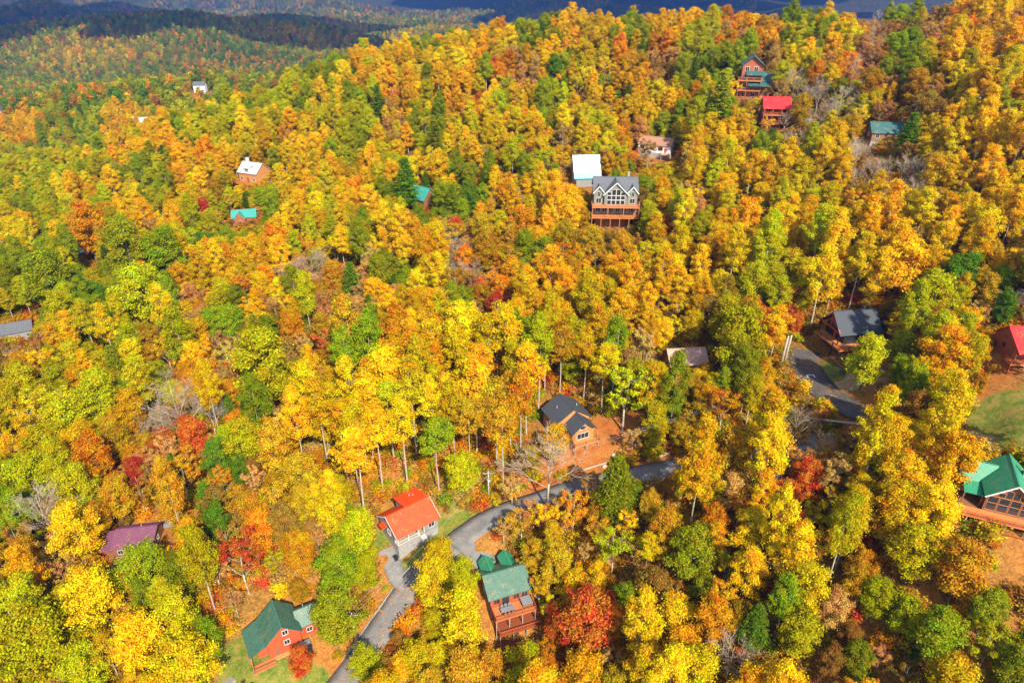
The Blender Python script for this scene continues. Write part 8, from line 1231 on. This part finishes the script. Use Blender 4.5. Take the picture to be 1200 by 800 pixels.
  -217,325,141,375,-144,414,-94,388,7,418,-128,408,-280,419,-279,406,-354,473,-306,498,-331,557,-351,434,-247,301,],
 'RR5': [186,317,-43,414,123,409,],
 'RC3': [-124,186,-135,272,],
 'RY3': [58,240,-137,175,],
 'SR4': [166,268,-6,341,67,348,226,362,],
 'RD3': [21,238,94,252,-110,277,-95,254,-141,211,-142,214,87,275,],
 'SA3': [39,206,],
 'RO2': [81,123,25,239,],
 'BB6': [205,419,],
 'CD5': [-159,209,17,278,91,309,143,354,8,370,0,390,-14,413,131,337,-120,394,-133,362,33,389,61,425,-102,416,-241,407,-331,470,-328,537,-340,542,-335,564,-340,586,-331,415,],
 'RE3': [-98,264,91,251,-140,208,-101,245,-33,241,-101,277,45,260,],
 'RN2': [-133,164,-139,169,],
 'BB3': [111,214,],
 'SR3': [-58,255,-95,320,-7,370,87,412,],
 'SL3': [-109,248,53,248,-112,250,],
 'SK2': [-130,163,28,210,67,108,23,240,31,240,32,243,101,253,35,245,92,277,],
 'RD6': [-314,516,-315,532,-181,203,-167,200,-326,408,],
 'RO3': [46,267,],
 'SN2': [-138,163,-140,167,-135,166,-138,165,-144,168,-137,167,-142,170,],
 'BB2': [111,211,],
 'RD2': [-137,209,93,248,114,212,-142,219,-151,223,-97,249,],
 'RR3': [46,263,75,361,-7,356,190,316,108,399,140,421,],
 'SO3': [-144,224,],
 'RE2': [-97,259,-31,245,-103,282,-112,280,-35,247,-98,253,-146,220,-101,253,],
 'SO2': [28,242,],
 'RY2': [-107,252,-117,284,-115,286,],
 'SL2': [93,272,60,252,96,274,-40,75,],
 'CD7': [-352,578,],
 'SY2': [-110,253,],
 'SG2': [-101,249,57,258,],
 'ST2': [36,247,],
}

# ---------------------------------------------------------------- tree meshes
def leaves(C, N, size, rg, asp=1.0):
    # one rhombic leaf spray per centre C, facing N
    n = len(C); N = N/np.maximum(np.linalg.norm(N, axis=1)[:,None], 1e-6)
    a = rg.normal(size=(n,3)); U = np.cross(N, a); U /= np.maximum(np.linalg.norm(U, axis=1)[:,None], 1e-6); Vv = np.cross(N, U)
    s = (size*rg.uniform(.6, 1.35, n))[:,None]; bend = N*s*.18
    V = np.stack([C-U*s*asp, C-Vv*s*.6+bend, C+U*s*asp, C+Vv*s*.6+bend], 1).reshape(-1,3)
    F = np.arange(4*n).reshape(n,4); return V, F
def crown_pts(seed, z0, z1, rad, prof, nbr, ncl, nl, rc, asym=.22):
    # limbs reach an uneven hull; small loose sprays of leaves hang along each limb, densest at its end
    rg = np.random.default_rng(seed); C = []; N = []; cents = []; hz = z1-z0; sh = rg.normal(0, asym*rad*.35, 2); ph = rg.uniform(0, 6.28, 3)
    for i in range(nbr):
        t = min(.985, ((i+rg.uniform(0, 1))/nbr)**.92); a = i*2.39996+rg.normal(0, .35)
        lob = 1+.18*math.sin(2*a+ph[0])+.14*math.sin(3*a+ph[1]+4*t); R_ = max(.25, rad*prof(t)*lob*rg.uniform(.72, 1.08))
        e = np.array([R_*math.cos(a)+sh[0]*(1-abs(2*t-1)), R_*math.sin(a)+sh[1]*(1-abs(2*t-1)), z0+t*hz+rg.normal(0, .35)])
        s0 = np.array([0, 0, max(z0*.8, e[2]-.75*R_-.6)]); cents.append(e); out = np.array([math.cos(a), math.sin(a), .35])
        for j in range(ncl):
            f = 1-rg.uniform(0, 1)**1.6*.62; c = s0+(e-s0)*f+rg.normal(0, 1, 3)*np.array([.17,.17,.11])*(rad*.62*(.45+.55*f)); r = rc*rg.uniform(.55, 1.3); m = int(nl*(r/rc)**1.6)
            d = rg.normal(size=(m,3)); p = c+d*(r*.50)*np.array([1,1,.62])+np.array([0,0,.1]); C.append(p)
            N.append(d/np.linalg.norm(d, axis=1)[:,None]*.5+out*.25+rg.normal(0, .5, (m,3))+np.array([0,0,.45]))
    return np.concatenate(C), np.concatenate(N), rg, cents
def limbs(m, seed, H_, rad, zlo, zhi, n, r0, lean=.3, cents=None):
    rg = random.Random(seed); top = Vector((rg.uniform(-lean, lean), rg.uniform(-lean, lean), H_*.93)); mid = Vector((rg.uniform(-lean, lean)*.6, rg.uniform(-lean, lean)*.6, H_*.45))
    pts = [Vector((0,0,-1.2)), Vector((0,0,.4)), mid*.5+Vector((0,0,0)), mid, mid.lerp(top, .5), top]; m.tube(pts, [r0*1.35, r0, r0*.86, r0*.66, r0*.38, .03], 7)
    for k in range(n):
        z = zlo+(zhi-zlo)*(k+rg.random()*.6)/n; f = z/H_; b = mid*(f/.45) if f < .45 else mid.lerp(top, (f-.45)/.55); b = Vector((b.x, b.y, z))
        if cents is not None: c = min(cents, key=lambda q: abs(q[2]-(z+2.5))+rg.random()*5); e = Vector(c)*.92
        else: a = rg.random()*6.28; e = Vector((rad*.7*math.cos(a), rad*.7*math.sin(a), z+rg.uniform(1.5, 4)))
        q = b.lerp(e, .5)+Vector((0,0,-.25)); rr = r0*(.34-.18*f); m.tube([b, q, e], [rr, rr*.65, .025], 5)
def prof_poplar(t): return max(0., (math.sin(math.pi*min(1, t*.62+.22))**.8)*(1-t**3.2)**.7*1.0)
def prof_round(t): return max(0., math.sin(math.pi*(.12+.80*t))**.62*(1.05-.25*t))
def prof_oval(t): return max(0., math.sin(math.pi*(.10+.84*t))**.75)
TREE = {}     # habit -> list of (trunk mesh, crown mesh or None)
def mk(habit, k, cm_, tm): TREE.setdefault(habit, []).append((tm, cm_))
for k in range(7):
    C, N, rg, ce = crown_pts(100+k, 13.0-k % 2*3, 25.4, 4.7, prof_poplar, 30, 6, 88, 1.15)
    V, F = leaves(C, N, .235, rg); m = MB(); limbs(m, 10+k, 25.5, 4, 10, 23, 9, .30, .5, ce); mk('P', k, npmesh('poplar_crown', V, F, M['leaf']), m.mesh('poplar_trunk', M['bark_pale'], True))
for k in range(4):
    C, N, rg, ce = crown_pts(150+k, 16.2, 25.6, 4.0, prof_poplar, 22, 6, 84, 1.05)
    V, F = leaves(C, N, .235, rg); m = MB(); limbs(m, 15+k, 25.5, 4, 15, 24, 7, .25, .6, ce); mk('Q', k, npmesh('pole_crown', V, F, M['leaf']), m.mesh('pole_trunk', M['bark_pale'], True))
for k in range(7):
    C, N, rg, ce = crown_pts(200+k, 6.0, 19.4, 5.5, prof_round if k % 2 else prof_oval, 36, 6, 82, 1.3)
    V, F = leaves(C, N, .25, rg); m = MB(); limbs(m, 30+k, 18.5, 5, 5, 15, 9, .34, .7, ce); mk('R', k, npmesh('round_crown', V, F, M['leaf']), m.mesh('round_trunk', M['bark'], True))
def skeleton(seed, H_, spread, n1, n2, n3, r0, twigs=True):
    rg = random.Random(seed); m = MB(); ends = []
    def seg(p, d, L, r, lev):
        q = p+d*L*.5+Vector((rg.uniform(-1,1), rg.uniform(-1,1), rg.uniform(-.5,.8)))*L*.07; e = q+(d+Vector((rg.uniform(-.3,.3), rg.uniform(-.3,.3), .16)))*L*.5
        m.tube([p, q, e], [r, r*.75, r*.45 if lev < 3 else .012], 6 if lev == 0 else (4 if lev < 3 else 3)); return q, e
    base = Vector((0,0,-1)); fork = Vector((rg.uniform(-.5,.5), rg.uniform(-.5,.5), H_*.34)); m.tube([base, Vector((0,0,.3)), fork*.55, fork], [r0*1.3, r0, r0*.9, r0*.8], 7)
    top = fork+Vector((rg.uniform(-.8,.8), rg.uniform(-.8,.8), H_*.52)); m.tube([fork, fork.lerp(top, .5)+Vector((.3,-.2,0)), top], [r0*.75, r0*.45, .03], 6)
    for i in range(n1):
        b = fork.lerp(top, (i/n1)*.85) if i > 1 else fork*(.8+.1*i); a = i*2.4+rg.random(); up_ = rg.uniform(.55, 1.1); d = Vector((math.cos(a), math.sin(a), up_)).normalized(); L = spread*rg.uniform(.75, 1.1)*(1-.45*i/n1)
        q, e = seg(b, d, L, r0*.42*(1-.5*i/n1), 1)
        for j in range(n2):
            s0 = b.lerp(q, .6) if j == 0 else (q.lerp(e, j/n2)); d2 = (d+Vector((rg.gauss(0,.6), rg.gauss(0,.6), rg.gauss(.15,.35)))).normalized(); L2 = L*rg.uniform(.4, .65); q2, e2 = seg(s0, d2, L2, r0*.17, 2); ends.append(e2)
            for l in range(n3):
                s1 = s0.lerp(q2, .5) if l == 0 else q2.lerp(e2, l/n3); d3 = (d2+Vector((rg.gauss(0,.7), rg.gauss(0,.7), rg.gauss(.15,.4)))).normalized(); q3, e3 = seg(s1, d3, L2*rg.uniform(.4, .7), r0*.075, 3); ends.append(e3)
                if twigs:
                    for w_ in range(3): d4 = (d3+Vector((rg.gauss(0,.7), rg.gauss(0,.7), rg.gauss(.1,.4)))).normalized(); p4 = q3.lerp(e3, w_/3); m.tube([p4, p4+d4*L2*rg.uniform(.25,.45)], [.02, .008], 3)
    return m, ends
for k in range(3):
    m, ends = skeleton(60+k, 17.5, 6.2, 11, 5, 5, .20); TREE.setdefault('B', []).append((m.mesh('bare_trunk', M['bark_white'], True), None))
for k in range(4):
    m, ends = skeleton(80+k, 19, 6.0, 9, 3, 3, .25, False); rg = np.random.default_rng(300+k); E_ = np.array([tuple(e) for e in ends]); C = []; N = []
    for e in E_:
        n_ = rg.integers(24, 62); d = rg.normal(size=(n_,3)); d /= np.linalg.norm(d, axis=1)[:,None]; C.append(e+d*rg.uniform(.3, 1.05, n_)[:,None]*np.array([1,1,.7])); N.append(d+rg.normal(0,.5,(n_,3))+np.array([0,0,.4]))
    V, F = leaves(np.concatenate(C), np.concatenate(N), .24, rg); mk('S', k, npmesh('sparse_crown', V, F, M['leaf']), m.mesh('sparse_trunk', M['bark_pale'], True))
for k in range(3):
    rg = np.random.default_rng(400+k); rr = random.Random(k+7); m = MB(); C = []; N = []; H_ = 20.5; m.tube([(0,0,-1),(0,0,6),(.1,.1,13),(.15,.1,H_-.3)], [.32,.24,.14,.03], 7)
    z = 5.0
    while z < H_-.6:
        f = (z-5)/(H_-5); R0 = 4.3*(1-f)**.72*(.6+.4*min(1, f*5)); nb = 6 if f < .7 else 5; a0 = rr.random()*6.28
        for b in range(nb):
            a = a0+b*6.283/nb+rr.uniform(-.25,.25); L = R0*rr.uniform(.75, 1.12); e = Vector((L*math.cos(a), L*math.sin(a), z+L*.10*rr.uniform(-.6,2.2)))
            m.tube([(0,0,z), e*.5+Vector((0,0,z*.5+.12)), e], [.07, .045, .015], 4)
            for s_ in np.linspace(.25, 1, max(3, int(L*2.2))):
                p = Vector((0,0,z)).lerp(e, float(s_)); n_ = int(10+16*s_); wd = .25+.55*L/4.3
                q = rg.normal(0, 1, (n_,3))*np.array([wd,wd,.16]); C.append(np.array(p)+q+np.array([0,0,.12])); N.append(rg.normal(0,.45,(n_,3))+np.array([0,0,1]))
        z += rr.uniform(.75, 1.2)*(1.1-.45*f)
    V, F = leaves(np.concatenate(C), np.concatenate(N), .25, rg, 1.25); mk('C', k, npmesh('pine_crown', V, F, M['leaf']), m.mesh('pine_trunk', M['bark'], True))
# low detail versions for the wood on the far side of the valley
for k in range(3):
    C, N, rg, ce = crown_pts(500+k, 5, 19, 5.4, prof_round if k else prof_poplar, 20, 3, 22, 1.8); V, F = leaves(C, N, .66, rg); m = MB(); limbs(m, 90+k, 18, 5, 6, 14, 3, .3); mk('F', k, npmesh('far_crown', V, F, M['leaf']), m.mesh('far_trunk', M['bark'], True))
SHRUB = []
for k in range(3):
    C, N, rg, ce = crown_pts(600+k, .2, 2.6, 1.4, prof_oval, 12, 3, 22, .6); V, F = leaves(C, N, .15, rg); m = MB()
    for j in range(4): a = j*1.6+k; m.tube([(0,0,-.3), (.3*math.cos(a), .3*math.sin(a), .8), (.8*math.cos(a), .8*math.sin(a), 1.9)], [.04,.03,.01], 4)
    SHRUB.append((m.mesh('shrub_stems', M['bark']), npmesh('shrub_foliage', V, F, M['leaf'])))

# ---------------------------------------------------------------- the trees one by one
NAME = {'Y': 'yellow_autumn_tree', 'G': 'golden_autumn_tree', 'L': 'yellow_green_tree', 'E': 'green_leafy_tree', 'D': 'green_leafy_tree', 'O': 'orange_autumn_tree', 'A': 'orange_autumn_tree',
        'R': 'red_autumn_tree', 'C': 'red_autumn_tree', 'K': 'russet_autumn_tree', 'T': 'russet_autumn_tree', 'N': 'russet_autumn_tree'}
WORD = {'Y': 'lemon yellow', 'G': 'golden yellow', 'L': 'yellow green', 'E': 'mid green', 'D': 'dark green', 'O': 'bright orange', 'A': 'amber brown', 'R': 'orange red', 'C': 'deep red', 'K': 'pinkish russet', 'T': 'tan', 'N': 'dull brown', 'B': 'leafless'}
LAND = [(-21,105.5,'the orange roofed cottage'),(-1.6,92,'the log cabin with stepped decks'),(-42,84,'the red walled cabin'),(-74,100,'the purple roofed house'),(13.5,127,'the log house on clay'),(81.6,146,'the charcoal chalet'),(78,83,'the emerald roofed lodge'),(106,123,'the red roofed cabin above the lawn'),
        (34,223,'the tall grey house'),(27,253,'the teal roof with painted glare'),(57,273,'the long white house'),(94.5,286,'the stepped green roofed cabin'),(97,261,'the red roofed cabin on tall porches'),(43,147,'the faded red roof'),(-116,303,'the honey log cabin'),(-109,267,'the teal roofed house'),(-155,183,'the grey shingle roof'),(-161,240,'the dark green roof'),(-35,260,'the small teal cabin'),(122,229,'the dark teal roof'),(68.7,130,'the dark driveway'),(-26,84,'the lower road'),(28,114.5,'the road below the clay plot')]
rt = random.Random(21)
def tint_of(c, rd):
    r, g, b = TINT[c]; k = rd.uniform(.68, 1.10); s = rd.uniform(-.10, .10); return (r*k*(1+s*.6), g*k*(1-s), b*k, 1)
def place_tree(x, y, code, sw, sh):
    hab, c = code; z = h(x, y); L = TREE[hab]; tm, cmesh = L[rt.randrange(len(L))]
    near = sorted(LAND, key=lambda l: (l[0]-x)**2+(l[1]-y)**2); d = math.hypot(near[0][0]-x, near[0][1]-y); zl = h(near[0][0], near[0][1])
    shape = {'P': 'very tall narrow tree' if sh > 1 else 'narrow tree', 'Q': 'high crowned tree', 'R': 'broad round tree' if sw > .92 else ('round tree' if sw > .7 else 'small bushy tree'), 'S': 'thin limby tree' if sw > .8 else 'small thin tree', 'C': 'pine' if sw > .85 else 'small pine', 'B': 'pale tree' if sw > .7 else 'small pale tree'}[hab]
    far_ = '' if d < 34 else 'well '; rel = 'close beside' if d < 13 else ('near' if d < 21 else far_+('uphill of' if z > zl+1.5 else ('downhill of' if z < zl-1.5 else 'level with')))
    nm_ = 'pine_tree' if hab == 'C' else ('bare_tree' if hab == 'B' else NAME[c])
    o = thing(nm_, '%s %s %s %s' % (WORD[c] if hab != 'B' else 'leafless', shape, rel, near[0][2]), 'tree', (x, y, z-.1), rt.uniform(0, 6.28), nm_.replace('_', ' ')+'s on the wooded slopes')
    o.scale = (sw, sw, sh)
    link('trunk', tm, o)
    if cmesh: k = link('crown', cmesh, o); k.color = tint_of(c if hab != 'C' else ('E' if c == 'E' else 'D'), rt)
    return o
for code_, L_ in TREES.items():
    for k in range(0, len(L_), 4): place_tree(L_[k], L_[k+1], code_, L_[k+2], L_[k+3])

# ---------------------------------------------------------------- uncountable woods: points that carry the same trees
def carrier(name, label, P_, scale, rot, tint, idx, variants):
    n = len(P_); me_ = bpy.data.meshes.new(name); me_.vertices.add(n); me_.vertices.foreach_set('co', np.asarray(P_, np.float32).ravel())
    for nm_, ty, val in (('sc', 'FLOAT_VECTOR', scale), ('ro', 'FLOAT', rot), ('tint', 'FLOAT_COLOR', tint), ('pick', 'INT', idx), ('rnd', 'FLOAT', np.random.default_rng(1).random(n))):
        a = me_.attributes.new(nm_, ty, 'POINT'); a.data.foreach_set({'FLOAT_VECTOR': 'vector', 'FLOAT_COLOR': 'color'}.get(ty, 'value'), np.asarray(val, np.int32 if ty == 'INT' else np.float32).ravel())
    o = link(name, me_); tag(o, label, None, None, 'stuff')
    ng = bpy.data.node_groups.new(name, 'GeometryNodeTree'); ng.interface.new_socket('Geometry', in_out='INPUT', socket_type='NodeSocketGeometry'); ng.interface.new_socket('Geometry', in_out='OUTPUT', socket_type='NodeSocketGeometry')
    N_ = ng.nodes; Lk = ng.links; gi = N_.new('NodeGroupInput'); go = N_.new('NodeGroupOutput'); ip = N_.new('GeometryNodeInstanceOnPoints'); jn = N_.new('GeometryNodeJoinGeometry')
    for (ob_t, ob_c) in variants:
        j = N_.new('GeometryNodeJoinGeometry')
        if ob_c is not None:
            oi = N_.new('GeometryNodeObjectInfo'); oi.inputs['Object'].default_value = ob_c; oi.transform_space = 'ORIGINAL'; sm = N_.new('GeometryNodeSetMaterial'); sm.inputs['Material'].default_value = M['leaf_i']
            Lk.new(oi.outputs['Geometry'], sm.inputs['Geometry']); Lk.new(sm.outputs[0], j.inputs[0])
        oi = N_.new('GeometryNodeObjectInfo'); oi.inputs['Object'].default_value = ob_t; oi.transform_space = 'ORIGINAL'; Lk.new(oi.outputs['Geometry'], j.inputs[0])
        g2 = N_.new('GeometryNodeGeometryToInstance'); Lk.new(j.outputs[0], g2.inputs[0]); Lk.new(g2.outputs[0], jn.inputs[0])
    def att(nm_, ty): a = N_.new('GeometryNodeInputNamedAttribute'); a.data_type = ty; a.inputs['Name'].default_value = nm_; return next(s for s in a.outputs if s.enabled and s.name == 'Attribute')
    Lk.new(gi.outputs[0], ip.inputs['Points']); Lk.new(jn.outputs[0], ip.inputs['Instance']); ip.inputs['Pick Instance'].default_value = True
    Lk.new(att('pick', 'INT'), ip.inputs['Instance Index']); Lk.new(att('sc', 'FLOAT_VECTOR'), ip.inputs['Scale'])
    cx = N_.new('ShaderNodeCombineXYZ'); Lk.new(att('ro', 'FLOAT'), cx.inputs[2]); Lk.new(cx.outputs[0], ip.inputs['Rotation']); Lk.new(ip.outputs[0], go.inputs[0])
    md = o.modifiers.new('trees', 'NODES'); md.node_group = ng; return o
SRC = {}
for o in list(COL.objects):      # any standing tree lends its trunk and crown
    if o.parent and o.type == 'MESH' and o.name.split('.')[0] in ('trunk', 'crown'): SRC.setdefault(o.data.name, o)
def sources(hab):
    out = []
    for tm, cmesh in TREE[hab]:
        if tm.name in SRC and (cmesh is None or cmesh.name in SRC): out.append((SRC[tm.name], SRC[cmesh.name] if cmesh else None))
    return out
rg = np.random.default_rng(77)
by = {}
for code_, L_ in FOREST.items():
    for k in range(0, len(L_), 2): s_ = int(code_[2])/10*rt.uniform(.94, 1.04); by.setdefault(code_[0], []).append((L_[k], L_[k+1], code_, s_, s_*rt.uniform(.95, 1.16)))
FN = {'Q': ('bare_stemmed_wood', 'scattered high crowned trees on bare stems in the ridge wood'), 'P': ('tall_yellow_wood', 'mass of tall yellow and orange trees covering the ridge'), 'R': ('round_crowned_wood', 'mass of round crowned green and gold trees covering the ridge'), 'S': ('thin_crowned_wood', 'scattered thin russet trees mixed through the ridge wood'), 'C': ('pine_wood', 'scattered dark pines mixed through the ridge wood'), 'B': ('bare_wood', 'scattered leafless trees mixed through the ridge wood')}
for hab, L in by.items():
    xs = np.array([t_[0] for t_ in L]); ys = np.array([t_[1] for t_ in L]); zs = H(xs, ys)-.1; sv = sources(hab)
    carrier(FN[hab][0], FN[hab][1], np.stack([xs,ys,zs],-1), [(t_[3],t_[3],t_[4]) for t_ in L], rg.uniform(0, 6.28, len(L)), [tint_of(t_[2][1] if hab != 'C' else 'D', rt) for t_ in L], rg.integers(0, len(sv), len(L)), sv)
# far valley: coarse trees, two real ones stand where the spur meets the valley
for k in range(3):
    tm, cmesh = TREE['F'][k]; x, y = [(-260,610),(-240,640),(-285,655)][k]; o = thing('green_leafy_tree', ['yellow','green','amber'][k]+' round tree on the far side of the spur by the valley houses', 'tree', (x, y, h(x, y)-.1), k, 'green leafy trees on the wooded slopes')
    a = link('trunk', tm, o); b = link('crown', cmesh, o); b.color = (*TINT['YEA'[k]], 1); SRC[tm.name] = a; SRC[cmesh.name] = b
def scatter(n, y0, y1, x0f, x1f, cell, seed):
    r_ = np.random.default_rng(seed); yy = np.sqrt(r_.uniform(y0**2, y1**2, n)); xx = yy*r_.uniform(x0f, x1f, n); key = np.floor(xx/cell).astype(np.int64)*100003+np.floor(yy/cell).astype(np.int64)
    _, k = np.unique(key, return_index=True); return xx[k], yy[k]
xa, ya = scatter(90000, 600, 2700, -.86, .30, 7.5, 5)
xb, yb = scatter(9000, 640, 1500, .30, .9, 9, 6)
xc, yc = scatter(60000, 2700, 4600, -.84, .32, 13, 7)
xa = np.concatenate([xa, xb, xc]); ya = np.concatenate([ya, yb, yc])
keep = np.ones(len(xa), bool)
for hx, hy, hr_ in FARCLEAR+[(hx*(1-q/760), hy*(1-q/760), 11) for hx, hy, hr_ in FARCLEAR for q in (14, 28, 42, 56, 70, 84)]: keep &= np.hypot(xa-hx, ya-hy) > hr_
xa, ya = xa[keep], ya[keep]; n = len(xa); za = H(xa, ya)-.1
mixn = np.sin(xa/90+1.7*np.sin(ya/130))+np.sin(ya/70-xa/210)+rg.normal(0, .9, n); codes = np.where(mixn > 2.5, 'Y', np.where(mixn > 1.9, 'G', np.where(mixn > 1.0, 'L', np.where(mixn > -.7, 'E', np.where(mixn > -1.9, 'D', 'A'))))); codes = np.where(rg.random(n) < .05, 'O', codes); codes = np.where(rg.random(n) < .12, 'N', codes)
sc = rg.uniform(.55, 1.0, n)*np.where(ya > 2700, 1.6, 1)
carrier('valley_wood', 'distant mixed wood covering the valley and hills beyond the spur', np.stack([xa,ya,za],-1), np.stack([sc,sc,sc*rg.uniform(.8,1.15,n)],-1), rg.uniform(0,6.28,n), [tint_of(c, rt) for c in codes], rg.integers(0,3,n), sources('F'))
# undergrowth between the trunks
def ug(n, seed):
    r_ = np.random.default_rng(seed); y = np.sqrt(r_.uniform(50**2, 330**2, n)); x = y*r_.uniform(-1.0, 1.0, n)+r_.uniform(-45, 45, n); return x, y
xu, yu = ug(42000, 9); ok = np.ones(len(xu), bool)
for c, cz, hw in RL.values(): ok &= np.sqrt(((xu[:,None]-c[None,:,0])**2+(yu[:,None]-c[None,:,1])**2).min(1)) > hw+1.2
for hx, hy, hr_ in CLEAR: ok &= np.hypot(xu-hx, yu-hy) > hr_
xu, yu = xu[ok], yu[ok]; n = len(xu); zu = H(xu, yu)-.05; cu = rg.choice(list('NNAAAKTOOERLG'), n); su = rg.uniform(.35, 1.15, n)
S0 = []
for k, (x, y) in enumerate(((75.2,133.2),(77.6,132.0),(79.6,131.2))):
    tm, cmesh = SHRUB[k]; o = thing('shrub', 'small rounded grey green shrub under the chalet decks', 'shrub', (x, y, h(x, y)), k, 'clipped shrubs under the chalet decks'); o.scale = (.5,.5,.62); a = link('stems', tm, o); b = link('foliage', cmesh, o); b.color = (.20,.22,.15,1); S0.append((a, b))
for k, (x, y) in enumerate(((76.4,132.6),(81.5,130.8))):
    o = thing('shrub', 'small rounded grey green shrub under the chalet decks', 'shrub', (x, y, h(x, y)), k+4, 'clipped shrubs under the chalet decks'); o.scale = (.5,.5,.62); link('stems', SHRUB[k][0], o); b = link('foliage', SHRUB[k][1], o); b.color = (.20,.22,.15,1)
carrier('undergrowth', 'low brown and orange brush covering the forest floor', np.stack([xu,yu,zu],-1), np.stack([su*1.3,su*1.3,su],-1), rg.uniform(0,6.28,n), [tint_of(c, rt) for c in cu], rg.integers(0,3,n), S0)

# ---------------------------------------------------------------- clouds that shade the far hills
def cloud(x, y, z, sx, sy, sz, seed):
    r_ = random.Random(seed); import bmesh; bm = bmesh.new()
    for k in range(16):
        a = r_.random()*6.28; q = math.sqrt(r_.random())*.8; s = r_.uniform(.22, .42)*(1.1-q*.5)
        g = bmesh.ops.create_icosphere(bm, subdivisions=2, radius=1)['verts']; cx, cy, cz = q*math.cos(a)*sx, q*math.sin(a)*sy, r_.uniform(0, .5)*sz*(1-q)
        for v in g: u = v.co.copy(); f = 1+.12*math.sin(u.x*7+k)*math.cos(u.y*6-k); v.co = Vector((cx+u.x*s*sx*f, cy+u.y*s*sy*f, cz+max(u.z, -.25)*s*sz*1.6*f))
    me_ = bpy.data.meshes.new('cloud'); bm.to_mesh(me_); bm.free(); me_.polygons.foreach_set('use_smooth', np.ones(len(me_.polygons), bool)); me_.materials.append(M['cloud'])
    o = link('cloud', me_); o.location = (x, y, z); o['kind'] = 'structure'; return o
m_, nt_, b_, o_ = newmat('cloud_vapour'); b_.inputs['Base Color'].default_value = (.85,.87,.9,1); d_ = nt_.nodes.new('ShaderNodeBsdfDiffuse'); t_ = nt_.nodes.new('ShaderNodeBsdfTranslucent'); x_ = nt_.nodes.new('ShaderNodeMixShader'); x_.inputs[0].default_value = .5; d_.inputs[0].default_value = t_.inputs[0].default_value = (.9,.92,.95,1); nt_.links.new(d_.outputs[0], x_.inputs[1]); nt_.links.new(t_.outputs[0], x_.inputs[2]); nt_.links.new(x_.outputs[0], o_.inputs[0]); M['cloud'] = m_
CH = 700.; off = Vector((sdir.x, sdir.y, 0))*(CH/sdir.z)
for k, (x, y, sx, sy) in enumerate(CLOUDS): cloud(x+off.x, y+off.y, CH+60*(k % 3), sx, sy, 160, k+3)

# ---------------------------------------------------------------- blue air over the far hills
zmin = float(Z.min())-1; ztop = max(float(Z.max())+30, 130)
m = MB(); m.box(-11800, 11800, -3200, 13800, zmin, ztop)
hm = bpy.data.materials.new('blue_air'); hm.use_nodes = True; hn = hm.node_tree
for n_ in list(hn.nodes):
    if n_.type != 'OUTPUT_MATERIAL': hn.nodes.remove(n_)
pv = hn.nodes.new('ShaderNodeVolumePrincipled'); pv.inputs['Color'].default_value = (.12,.33,1.0,1); pv.inputs['Density'].default_value = HAZE; pv.inputs['Anisotropy'].default_value = .4
hn.links.new(pv.outputs[0], next(n_ for n_ in hn.nodes if n_.type == 'OUTPUT_MATERIAL').inputs['Volume'])
hz_o = m.build('haze', hm); hz_o['kind'] = 'stuff'; hz_o['label'] = 'thin blue haze lying over the far hills'
